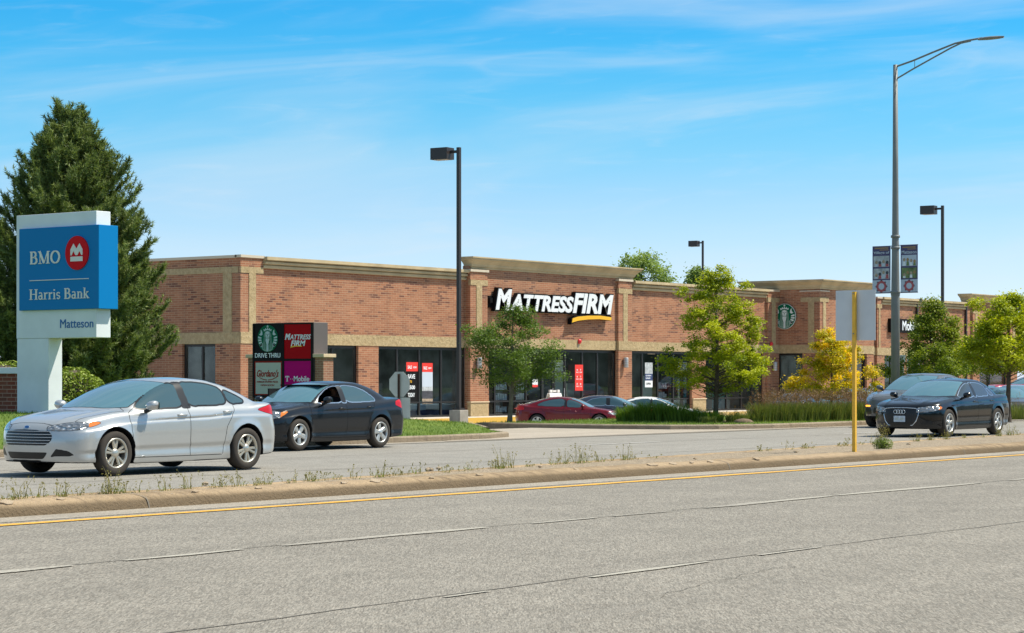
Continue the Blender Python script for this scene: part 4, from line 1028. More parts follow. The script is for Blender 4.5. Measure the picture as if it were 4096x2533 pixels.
# --- shop sign on the raised front -------------------------------------------
ms_y = YT - 0.02
sg = empty('shop_sign', (95.2, YT, 4.7), 'long white channel letter sign with black sides and a yellow underline', 'sign')
def sx_(px, Y=YT - 0.4): return onY(px, 0, Y).x
zb = 4.97
def letters(txt, xa, xb, z0, h, sh=0.22, bold=0.040):
    P = (xa, YT - 0.14, z0)
    back = MB(); text_into(back, txt, (xa - 0.07, YT - 0.10, z0 - 0.07), RX, UPV, TOY, xb - xa + 0.14, h + 0.14, 0.24, bold=bold + 0.05, shear=sh)
    o = thing_part(back, sg, 'letter_can', 'letbox')
    f = MB(); text_into(f, txt, (xa, YT - 0.342, z0), RX, UPV, TOY, xb - xa, h, 0.03, bold=bold, shear=sh)
    thing_part(f, sg, 'letter_face', 'white', o)
letters('M', sx_(1185), sx_(1224), zb, 1.08)
letters('ATTRESS', sx_(1220), sx_(1371), zb, 0.86)
letters('FIRM', sx_(1369), sx_(1466), zb, 1.07)
mb = MB(); mb.box(sx_(1178), sx_(1464), YT - 0.10, YT - 0.004, zb + 0.1, zb + 0.72); mb.box(sx_(1178), sx_(1184), YT - 0.2, YT - 0.101, zb + 0.35, zb + 0.6); thing_part(mb, sg, 'raceway', 'letbox')
sw = [(0, -.02), (.5, .10), (1.3, .20), (2.2, .24), (3.2, .19), (3.2, .38), (2.3, .45), (1.3, .42), (.5, .34), (0.06, .22)]
xs0 = sx_(1367); k = (sx_(1461) - xs0) / 3.2
mb = MB(); mb.poly([(x * k * 1.03 - 0.06, (z - .2) * 1.35 + .2) for x, z in sw], (xs0, YT - 0.10, 4.45), RX, UPV, TOY, 0.24); o = thing_part(mb, sg, 'underline_can', 'letbox')
mb = MB(); mb.poly([(x * k, z * .92) for x, z in sw], (xs0, YT - 0.342, 4.47), RX, UPV, TOY, 0.03); thing_part(mb, sg, 'underline', 'yellow', o)

# coffee emblem on the side of the tower
e = empty('round_shop_sign', (XS - 0.05, onX(1876, 0, XS).y, onX(1876, 755, XS).z), 'round green emblem sign with a pale crowned figure on the tower side', 'sign')
mb = MB(); cyy = onX(1876, 0, XS).y; czz = onX(1876, 756, XS).z
siren(mb, (XS - 0.10, cyy, czz), LFT, UPV, TOX, 0.76, 0.06); 
M['sirenl'] = mat('emblem_light', (0.62, 0.68, 0.68), 0.5)
thing_part(mb, e, 'emblem', ['green', 'sirenl', 'sirenh'])
mb = MB(); mb.poly(ellipse(0, 0, .70, .70, 32), (XS - 0.003, cyy, czz), LFT, UPV, TOX, 0.096); thing_part(mb, e, 'sign_can', 'letbox')
# phone shop sign
xa, xb = fx(2120), fx(2196); e = empty('phone_shop_sign', (xa, YF, 4.6), 'black box sign with pale lettering partly behind the thick street lamp pole', 'sign')
mb = MB(); mb.box(xa, xb, YF - 0.22, YF - 0.003, 4.58, 5.52); thing_part(mb, e, 'sign_box', 'letbox')
mb = MB(); text_into(mb, 'Mobile', (fx(2147), YF - 0.22, 4.74), RX, UPV, TOY, fx(2184) - fx(2147), 0.66, 0.03, bold=0.02)
tq = 0.10
for px in (2126, 2137): X = fx(px); mb.box(X, X + 0.11, YF - 0.25, YF - 0.2205, 4.98, 5.10)
X = fx(2187); mb.box(X, X + 0.11, YF - 0.25, YF - 0.2205, 4.98, 5.10)
thing_part(mb, e, 'lettering', 'letgrey')
mb = MB(); X = fx(2121.5); mb.poly([(0, .42), (0, .62), (.60, .62), (.60, .42), (.50, .42), (.48, .54), (.36, .54), (.36, .06), (.46, .04), (.46, 0), (.14, 0), (.14, .04), (.24, .06), (.24, .54), (.12, .54), (.10, .42)], (X, YF - 0.2205, 4.76), RX, UPV, TOY, 0.03); thing_part(mb, e, 'lettering', 'magenta')

# wall lamps and fire alarms on the piers
for px, yy, Yp, lab in ((1138, 867, YT - 0.16, 'wall lamp on the pilaster left of the small green tree'), (1488.5, 866, YT - 0.16, 'wall lamp on the pilaster right of the red window banner'), (1845, 875, YF - 0.16, 'wall lamp on the pilaster beside the dark coffee shop window')):
    X = onY(px, 0, Yp).x; z = onY(px, yy, Yp).z
    e = empty('wall_lamp', (X, Yp, z), 'small silver ' + lab, 'lamp', 'wall lamps on the brick pilasters')
    mb = MB(); mb.box(-0.07, 0.07, -0.03, -0.001, -0.10, 0.10); mb.build('backplate', 'bronze', e)
    mb = MB(); mb.lathe([(0.0, -0.28), (0.125, -0.28), (0.135, -0.26), (0.135, 0.26), (0.125, 0.28), (0.0, 0.28)], (0, -0.17, 0), (0, 0, 1), 20); mb.build('lamp_shade', 'lampgrey', e)
    mb = MB()
    for q in (-0.2, -0.07, 0.07, 0.2): mb.lathe([(0.137, q - 0.012), (0.142, q), (0.137, q + 0.012)], (0, -0.17, 0), (0, 0, 1), 20)
    mb.build('trim_ring', 'alu', e)
for px, yy, Yp, lab in ((1381, 816, YT, 'red fire alarm bell over the shop door right of the green tree'), (1839, 822, YF - 0.16, 'red fire alarm bell on the last pilaster before the tower')):
    X = onY(px, 0, Yp).x; z = onY(px, yy, Yp).z
    e = empty('fire_alarm', (X, Yp, z), lab, 'alarm', 'red fire alarms on the front')
    mb = MB(); mb.box(-0.10, 0.10, -0.10, -0.04, -0.12, 0.12); mb.build('alarm_box', 'alarm', e, bevel=0.01)
    mb = MB(); mb.lathe([(0.0, 0.18), (0.07, 0.17), (0.12, 0.12), (0.13, 0.10)], (0, 0.0, 0.02), (0, -1, 0), 16); mb.build('bell', 'alarm', e)
    mb = MB(); mb.tube([(0, -0.02, -0.12), (0, -0.02, -0.42)], 0.02, 6); mb.build('conduit', 'lampgrey', e)
e = empty('standpipe', (onY(1845, 0, YF - .16).x, YF - 0.2, 0.5), 'silver fire hose connection low on the last brick pilaster', 'pipe')
mb = MB(); mb.tube([(0, 0.03, 0), (0, -0.14, 0), (0, -0.20, -0.02)], 0.06, 10); mb.tube([(0, -0.1, 0.0), (0.09, -0.17, -0.04)], 0.045, 10); mb.build('pipe_head', 'alu', e)
mb = MB(); mb.box(-0.12, 0.12, 0.02, 0.038, -0.12, 0.12); mb.build('backplate', 'alu', e)

# posters in the windows and a banner over the shop door
M['pgrey'] = mat('poster_photo_grey', (0.42, 0.44, 0.45), 0.6, var=0.35, vscale=7)
M['pdark'] = mat('poster_photo_dark', (0.05, 0.05, 0.06), 0.6, var=0.5, vscale=8)
M['pwarm'] = mat('poster_photo_warm', (0.35, 0.27, 0.19), 0.6, var=0.45, vscale=9)
M['pgreen'] = mat('poster_photo_green', (0.14, 0.19, 0.07), 0.6, var=0.5, vscale=9)
def poster(px0, px1, y0, y1, Y, label, rows, writing=(), name='poster'):
    xa, xb = onY(px0, 0, Y).x, onY(px1, 0, Y).x; pm = (px0 + px1) / 2
    z1, z0 = onY(pm, y0, Y).z, onY(pm, y1, Y).z
    e = empty(name, (xa, Y, z0), label, 'poster', 'posters in the shop windows')
    W, H = xb - xa, z1 - z0
    for a, b, m in rows:                       # fractions from the bottom
        mb = MB(); mb.box(0, W, -0.004, 0.004, H * a + 0.001, H * b - 0.001); mb.build('poster_field', m, e)
    if writing:
        mb = {}
        for txt, x, zf, w, h, m in writing:
            q = mb.setdefault(m, MB()); text_into(q, txt, (W * x, -0.0045, H * zf), RX, UPV, TOY, W * w, H * h, 0.003, bold=0.03)
        for m, q in mb.items(): q.build('print', m, e)
    return e
YG = YF + 0.14 + 0.04
poster(970, 998, 865, 964, YG, 'black poster with a red header and white print in the left big window', [(0, .78, 'letbox'), (.78, 1, 'posterred')],
       [('SALE', .12, .84, .35, .08, 'letgrey'), ('NOW', .58, .85, .3, .05, 'letgrey'), ('SAVE', .12, .60, .62, .11, 'letgrey'), ('UP TO', .12, .50, .35, .06, 'yellow'), ('$500', .12, .33, .62, .11, 'letgrey'), ('TODAY', .12, .16, .60, .10, 'letgrey')])
poster(1008, 1033, 867, 965, YG, 'red headed poster with a pale photo in the left big window', [(0, .13, 'pwarm'), (.13, .32, 'pdark'), (.32, .42, 'pgrey'), (.42, .78, 'bannerpale'), (.78, 1, 'posterred')],
       [('SALE', .12, .84, .35, .08, 'letgrey'), ('NOW', .58, .85, .3, .05, 'letgrey')])
poster(1540, 1558, 866, 925, YG, 'pale photo poster over a white notice in the middle window', [(0, .27, 'white'), (.27, .55, 'navy'), (.55, 1, 'pgrey')], [('QUEEN', .1, .44, .7, .06, 'letgrey'), ('SALE', .1, .34, .6, .06, 'letgrey'), ('OPEN', .15, .10, .6, .09, 'black')])
poster(1546.5, 1564, 833, 846, YG, 'small cream notice at the top of the middle window', [(0, 1, 'capstone')], [('OPEN', .15, .3, .7, .4, 'brown')])
e = poster(1373, 1392, 871, 933, YT - 0.03, 'tall red banner with white opening hours beside the shop door', [(0, 1, 'posterred')],
       [('M', .2, .76, .14, .07, 'letgrey'), ('10-9', .14, .68, .28, .05, 'letgrey'), ('T', .62, .76, .14, .07, 'letgrey'), ('10-9', .56, .68, .28, .05, 'letgrey'), ('W', .2, .50, .14, .07, 'letgrey'), ('10-9', .14, .42, .28, .05, 'letgrey'), ('T', .62, .50, .14, .07, 'letgrey'), ('10-9', .56, .42, .28, .05, 'letgrey'), ('F', .2, .22, .14, .07, 'letgrey'), ('10-9', .14, .14, .28, .05, 'letgrey'), ('S', .62, .22, .14, .07, 'letgrey'), ('11-6', .56, .14, .28, .05, 'letgrey')], name='banner')
e['group'] = 'banners on the shop front'
poster(1271, 1284, 905, 925, YT + 0.18, 'small red and white notice on the glass behind the green tree', [(0, .3, 'posterred'), (.3, 1, 'white')])
# a-frame sign on the pavement
p = onY(1369, 952, 64.4)
e = empty('sandwich_board', (p.x, 65.6, GZ), 'white a-frame board with red writing standing behind the red car', 'sign')
sz = onY(1369, 936, 65.6).z - GZ; wv = onY(1384, 0, 65.6).x - onY(1356, 0, 65.6).x
for s, nme in ((-1, 'front_panel'), (1, 'rear_panel')):
    mb = MB(); mb.obox((0, s * 0.22, sz * 0.48), (1, 0, 0), (0, 1, s * 0.3), (0, -s * 0.3, 1), wv / 2, 0.025, sz * 0.50); o = mb.build(nme, 'letwarm', e, bevel=0.03)
mb = MB(); mb.box(-wv * .40, -wv * .22, -0.05, 0.05, sz * .98, sz * 1.10); mb.box(wv * .22, wv * .40, -0.05, 0.05, sz * .98, sz * 1.10); mb.box(-wv * .12, wv * .12, -0.03, 0.03, sz * 1.0, sz * 1.08); mb.build('handle', 'letwarm', e)
mb = MB(); text_into(mb, 'NOW LEASING', (-wv * .34, -0.34, sz * .66), RX, UPV, TOY, wv * .68, 0.12, 0.17, bold=0.02); mb.build('lettering', 'posterred', e)

# --- parking lot lamps ---------------------------------------------------------
def lot_lamp(label, px, Z, top_px, base_z, conc):
    b = dep(px, Z); z1 = EYE + (PHY - top_px) / PF * Z
    e = empty('lot_lamp', (b.x, b.y, base_z), label, 'lamp', 'tall dark lamps over the parking lot')
    H = z1 - base_z; c0 = conc
    if conc:
        mb = MB(); mb.box(-0.25, 0.25, -0.25, 0.25, -0.3, conc); mb.build('concrete_base', 'polebase', e, bevel=0.02)
        mb = MB(); mb.box(-0.16, 0.16, -0.16, 0.16, conc + .002, conc + 0.07); mb.build('base_plate', 'bronze', e)
    mb = MB(); mb.box(-0.065, 0.065, -0.065, 0.065, c0 + 0.071, H); mb.build('pole', 'bronze', e, bevel=0.008)
    # arm and shoebox head, turned to the left and away
    d = Vector((-0.05, 1, 0)).normalized(); s = Vector((1, 0.05, 0)).normalized()
    mb = MB(); mb.obox(d * 0.28 + Vector((0, 0, H - 0.15)), d, s, (0, 0, 1), 0.22, 0.035, 0.05); mb.build('arm', 'bronze', e)
    mb = MB(); mb.obox(d * 0.74 + Vector((0, 0, H - 0.20)), d, s, (0, 0, 1), 0.37, 0.24, 0.215); hd = mb.build('lamp_head', 'bronze', e, bevel=0.01)
    mb = MB(); mb.obox(d * 0.74 + Vector((0, 0, H - 0.42)), d, s, (0, 0, 1), 0.31, 0.19, 0.004); mb.build('lens', 'lampgrey', hd)
    return e
lot_lamp('tall dark lamp pole on a square concrete base, nearest and tallest of the lot lamps', 1095.5, 80, 352, -0.36, 0.68)
lot_lamp('dark lamp pole right of the grey street lamp with banners', 2250.5, 110, 491, -0.6, 0.6)
lot_lamp('distant dark lamp pole seen above the roof behind the yellow-green tree', 1678, 165, 575, -0.7, 0.6)

# --- street lamp with banners ---------------------------------------------------
b = dep(2138, 74); SLX, SLY = b.x, b.y
sl = empty('street_lamp', (SLX, SLY, 0.1), 'tall grey street lamp with a long curved arm carrying two banners', 'lamp')
z = lambda y: EYE + (PHY - y) / PF * 74 - 0.1
mb = MB(); mb.lathe([(0.0, 0), (0.15, 0), (0.145, z(700)), (0.115, z(560)), (0.10, z(440)), (0.075, z(155)), (0.0, z(154))], (0, 0, 0), (0, 0, 1), 20); thing_part(mb, sl, 'pole', 'steel') if False else mb.build('pole', 'steel', sl)
mb = MB()
for yy, r in ((565, .155), (592, .15), (698, .165), (703, .155)): mb.lathe([(0.10, z(yy) - .05), (r, z(yy) - .04), (r, z(yy) + .04), (0.10, z(yy) + .05)], (0, 0, 0), (0, 0, 1), 20)
mb.build('clamp', 'steel', sl)
def sp(px, yy, dd):
    """arm point: dd metres from the pole towards the road"""
    return Vector((0, -dd, EYE + (PHY - yy) / PF * (74 - SA * dd) - 0.1))
def ddpx(px): 
    a = (px - PCX) / PF; return SLY - SLX * (SA - a * CA) / (CA + a * SA)
up_pts = [(2137, 160), (2180, 145), (2230, 124), (2280, 104), (2310, 97), (2345, 91)]
lo_pts = [(2137, 190), (2180, 165), (2230, 137), (2270, 115), (2295, 103), (2318, 98)]
mb = MB(); mb.tube([sp(x, y, max(0, ddpx(x))) for x, y in up_pts], 0.032, 8); mb.tube([sp(x, y, max(0, ddpx(x))) for x, y in lo_pts], 0.028, 8)
mb.tube([sp(2184, 143, ddpx(2184)), sp(2184, 162, ddpx(2184))], 0.012, 6); mb.build('arm', 'steel', sl)
d0, d1 = ddpx(2336), ddpx(2397); zz = sp(2366, 92, (d0 + d1) / 2).z
mb = MB(); vs = []; K = 12
prof = [(0, .05), (.12, .10), (.3, .16), (.55, .17), (.8, .13), (1, .03)]
rings = []
for t, w in prof:
    yv = -(d0 + (d1 - d0) * t)
    rings.append([(w * math.cos(q * 2 * math.pi / K), yv, zz + (0.07 if math.sin(q * 2 * math.pi / K) > 0 else 0.035) * math.sin(q * 2 * math.pi / K) * (0.5 + w * 3)) for q in range(K)])
vs = [p for r in rings for p in r]; fs = [(i * K + k, i * K + (k + 1) % K, (i + 1) * K + (k + 1) % K, (i + 1) * K + k) for i in range(len(prof) - 1) for k in range(K)] + [tuple(range(K)), tuple(range(len(vs) - 1, len(vs) - K - 1, -1))]
mb.add(vs, fs, 0, True); mb.build('lamp_head', 'steel', sl)
def street_banner(side, word, pics, label):
    # side -1 left (away from the road), +1 towards the road
    def Yd(px): return -ddpx(px)
    x0, x1 = ((2084, 2127) if side < 0 else (2151, 2192))
    ya, yb = Yd(x0), Yd(x1)                   # local y of left and right edges
    X = -0.02
    def zz(yy): return EYE + (PHY - yy) / PF * 74.2 - 0.1
    e = empty('street_banner', (SLX, SLY, 0.1), label, 'banner', 'banners on the street lamp')
    o = Vector((X, ya, 0)); W = ya - yb
    def rect(u0, u1, v0, v1, m, name, lay, par):
        b = MB(); b.box(X - 0.004 - lay * 0.003, X + 0.004, ya - W * u1, ya - W * u0, zz(v1), zz(v0)); return b.build(name, m, par)
    top, bot = 588, 700
    if side > 0: top = 587
    cl = rect(0, 1, top, bot, 'banner', 'banner_cloth', 0, e)
    rect(0.0, 1, 669, 698.5, 'bannerpale', 'banner_field', 1, cl)
    rect(0.12, .88, 591, 594, 'gold', 'banner_field', 1, cl); rect(0.4, .9, 596, 598, 'gold', 'banner_field', 1, cl)
    b = MB(); text_into(b, word, (X - 0.006, ya - W * .06, zz(608)), LFT, UPV, TOX, W * .88, zz(600) - zz(608), 0.003, bold=0.02); b.build('lettering', 'bannerpale', cl)
    rect(.06, .94, 611, 637, pics[0], 'picture', 1, cl); rect(.06, .94, 641, 666, pics[1], 'picture', 1, cl)
    b = MB(); rr = random.Random(side + 5)
    for (pm, v0, v1) in ((0, 611, 637), (1, 641, 666)):
        for k in range(4):
            u = .16 + .2 * k; h = rr.uniform(.45, .85)
            b.poly(ellipse(0, 0, W * .075, (zz(v0) - zz(v1)) * .16, 12), (X - 0.008 - 0.0005 * k, ya - W * (u + .06), zz(v1) + (zz(v0) - zz(v1)) * h * .75), LFT, UPV, TOX, 0.002, k % 2)
            b.poly([(-W * .08, 0), (W * .08, 0), (W * .06, (zz(v0) - zz(v1)) * h * .5), (-W * .06, (zz(v0) - zz(v1)) * h * .5)], (X - 0.0075 - 0.0005 * k, ya - W * (u + .06), zz(v1) + 0.01), LFT, UPV, TOX, 0.001, 2 + k % 2)
    b.build('picture_figures', ['pwarm', 'pdark', 'bannerpale', 'crest'] if side < 0 else ['pwarm', 'gold', 'letgrey', 'pgreen'], cl)
    b = MB(); pts = ellipse(0, 0, W * .28, W * .28, 32); inn = ellipse(0, 0, W * .16, W * .16, 32)
    c = Vector((X - 0.0075, ya - W * .5, zz(684)))
    for k in range(32):
        q = (k + 1) % 32; b.add([c + LFT * pts[k][0] + UPV * pts[k][1], c + LFT * pts[q][0] + UPV * pts[q][1], c + LFT * inn[q][0] + UPV * inn[q][1], c + LFT * inn[k][0] + UPV * inn[k][1]], [(0, 1, 2, 3)])
    for k in range(8): 
        a = k * math.pi / 4; b.poly(ellipse(0, 0, W * .055, W * .055, 8), c + LFT * (W * .28 * math.cos(a)) + UPV * (W * .28 * math.sin(a)) - TOX * 0.002, LFT, UPV, TOX, 0.0015)
    b.build('crest', 'crest', cl)
    b = MB()
    for yy in (top, bot): b.tube([(0, -0.1 * (1 if side > 0 else -1), zz(yy)), (0, (yb if side > 0 else ya), zz(yy))], 0.014, 6)
    b.build('banner_rod', 'steel', e)
street_banner(-1, 'Village of', ('pgrey', 'pgrey'), 'navy street banner left of the pole, with photos of people over a red crest')
street_banner(1, 'Matteson', ('bannerpale', 'pgreen'), 'navy street banner right of the pole, with photos of buildings over a red crest')

# --- signs seen from the back -------------------------------------------------
b = gnd(2040, 1079, 0.16)
e = empty('median_sign', (b.x, b.y, 0.14), 'square grey sign back on a tall yellow post in the median', 'sign')
H = EYE + (PHY - 697) / PF * (b.x * CA + b.y * SA) - 0.14
mb = MB(); mb.box(-0.03, 0.03, -0.031, -0.021, 0, H); mb.box(-0.03, 0.03, 0.021, 0.031, 0, H); mb.box(-0.0299, -0.023, -0.0209, 0.0209, 0, H); mb.build('post', 'postyellow', e)
ZD = b.x * CA + b.y * SA
zt = EYE + (PHY - 693) / PF * ZD - 0.14; zb_ = EYE + (PHY - 813) / PF * ZD - 0.14
yl = onX(1993, 0, b.x).y - b.y; yr = onX(2088, 0, b.x).y - b.y
mb = MB(); mb.box(0.04, 0.046, yr, yl, zb_, zt); pl = mb.build('sign_plate', 'alu', e)
mb = MB()
for q in (0.12, (zt - zb_) * .93): mb.tube([(-0.045, 0, zb_ + q), (0.05, 0, zb_ + q)], 0.012, 8)
mb.build('bolt', 'steel', e)
b = dep(952, 83); e = empty('stop_sign', (b.x, b.y, -0.45), 'octagonal stop sign and a tall plate below it, seen from behind on a brown post', 'sign')
z0 = -0.45; ZZ = lambda yy: EYE + (PHY - yy) / PF * 83 - z0
yl = onX(928, 0, b.x).y - b.y; yr = onX(976, 0, b.x).y - b.y; R = (yl - yr) / 2 / math.cos(math.pi / 8); zc = (ZZ(888) + ZZ(948)) / 2; Rz = (ZZ(888) - ZZ(948)) / 2 / math.cos(math.pi / 8)
mb = MB(); mb.poly([(R * math.cos(math.pi / 8 + k * math.pi / 4), Rz * math.cos(0) * math.sin(math.pi / 8 + k * math.pi / 4)) for k in range(8)], (0.04, (yl + yr) / 2, zc), LFT, UPV, (1, 0, 0), 0.006); mb.build('sign_plate', 'platealu', e)
yl2 = onX(931, 0, b.x).y - b.y; yr2 = onX(977.5, 0, b.x).y - b.y
mb = MB(); mb.box(0.041, 0.047, yr2, yl2 - 0.06, ZZ(1023), ZZ(949.5)); mb.build('sign_plate', 'platealu', e)
mb = MB(); mb.box(-0.03, 0.03, -0.035, -0.022, 0, ZZ(893)); mb.box(-0.03, 0.03, 0.022, 0.035, 0, ZZ(893)); mb.box(0.024, 0.0295, -0.0219, 0.0219, 0, ZZ(893)); mb.build('post', 'brown', e)
b = dep(2150, 92); e = empty('road_sign', (b.x, b.y, -0.5), 'pair of grey sign plates on a short post behind the banner lamp', 'sign')
ZZ = lambda yy: EYE + (PHY - yy) / PF * 92 + 0.5
yl = onX(2139, 0, b.x).y - b.y; yr = onX(2161, 0, b.x).y - b.y
mb = MB(); mb.box(0.03, 0.036, yr, yl, ZZ(867), ZZ(848)); mb.build('sign_plate', 'platealu', e)
mb = MB(); mb.box(0.03, 0.036, yr + 0.06, yl - 0.06, ZZ(899), ZZ(868)); mb.build('sign_plate', 'platealu', e)
mb = MB(); mb.box(-0.03, 0.028, -0.03, 0.03, 0, ZZ(850)); mb.build('post', 'steel', e)
# thin post with a small plate in the lot near the yellow tree
b = dep(2083, 112); e = empty('parking_sign', (b.x, b.y, -0.75), 'thin post with a small white plate by the coffee tower', 'sign')
mb = MB(); mb.tube([(0, 0, 0), (0, 0, 3.0)], 0.035, 8); mb.build('post', 'bronze', e)
mb = MB(); mb.box(-0.02, -0.036, -0.15, 0.15, 1.5, 1.95); mb.box(-0.02, -0.035, -0.15, 0.15, 0.9, 1.45); mb.build('sign_plate', 'white', e)
e = empty('litter', gnd(1484, 1023, 0.02), 'scrap of red litter in the gutter of the entrance', 'litter')
mb = MB(); mb.add([(-0.09, 0, 0.0), (0.02, -0.06, 0.02), (0.10, 0.02, 0.0), (0.0, 0.07, 0.05)], [(0, 1, 2, 3)]); mb.build('scrap', 'posterred', e)
e = empty('antenna', (onY(431, 0, 80).x - 3, 80.0, TOP - 0.3), 'thin antenna on the roof over the left side wall', 'antenna')
mb = MB(); mb.tube([(0, 0, 0), (0, 0, 0.95)], 0.02, 6); mb.tube([(-0.09, 0, 0.7), (0.09, 0, 0.7)], 0.012, 6); mb.build('mast', 'steel', e)
# ------------------------------------------------------------------ cars
def pchip(tab, x):
    xs_ = np.array([t[0] for t in tab], float); ys_ = np.array([t[1] for t in tab], float)
    h = np.diff(xs_); d = np.diff(ys_) / h; m = np.zeros_like(xs_)
    for i in range(1, len(xs_) - 1):
        if d[i - 1] * d[i] > 0:
            w1 = 2 * h[i] + h[i - 1]; w2 = h[i] + 2 * h[i - 1]; m[i] = (w1 + w2) / (w1 / d[i - 1] + w2 / d[i])
    m[0] = d[0]; m[-1] = d[-1]
    x = np.asarray(x, float); i = np.clip(np.searchsorted(xs_, x) - 1, 0, len(h) - 1); t = (x - xs_[i]) / h[i]
    tc = np.clip(t, 0, 1)
    r = ((1 + 2 * tc) * (1 - tc) ** 2) * ys_[i] + tc * (1 - tc) ** 2 * h[i] * m[i] + tc * tc * (3 - 2 * tc) * ys_[i + 1] + tc * tc * (tc - 1) * h[i] * m[i + 1]
    r = r + np.where(t < 0, t * h[i] * m[0], 0) + np.where(t > 1, (t - 1) * h[i] * m[-1], 0)
    return r
def smax(a, b, k):
    h = np.maximum(k - np.abs(a - b), 0); return np.maximum(a, b) + h * h / (4 * k)
def smin(a, b, k): return -smax(-a, -b, k)
def inpoly(x, y, P):
    c = np.zeros(x.shape, bool); j = len(P) - 1
    for i in range(len(P)):
        xi, yi = P[i]; xj, yj = P[j]
        if yi != yj:
            c ^= ((yi > y) != (yj > y)) & (x < (xj - xi) * (y - yi) / (yj - yi) + xi)
        j = i
    return c
def rounded(P, n=2):
    """corner cutting, keeps the outline smooth"""
    for _ in range(n):
        Q = []
        for i in range(len(P)):
            a, b = P[i], P[(i + 1) % len(P)]
            Q += [(a[0] * .8 + b[0] * .2, a[1] * .8 + b[1] * .2), (a[0] * .2 + b[0] * .8, a[1] * .2 + b[1] * .8)]
        P = Q
    return P

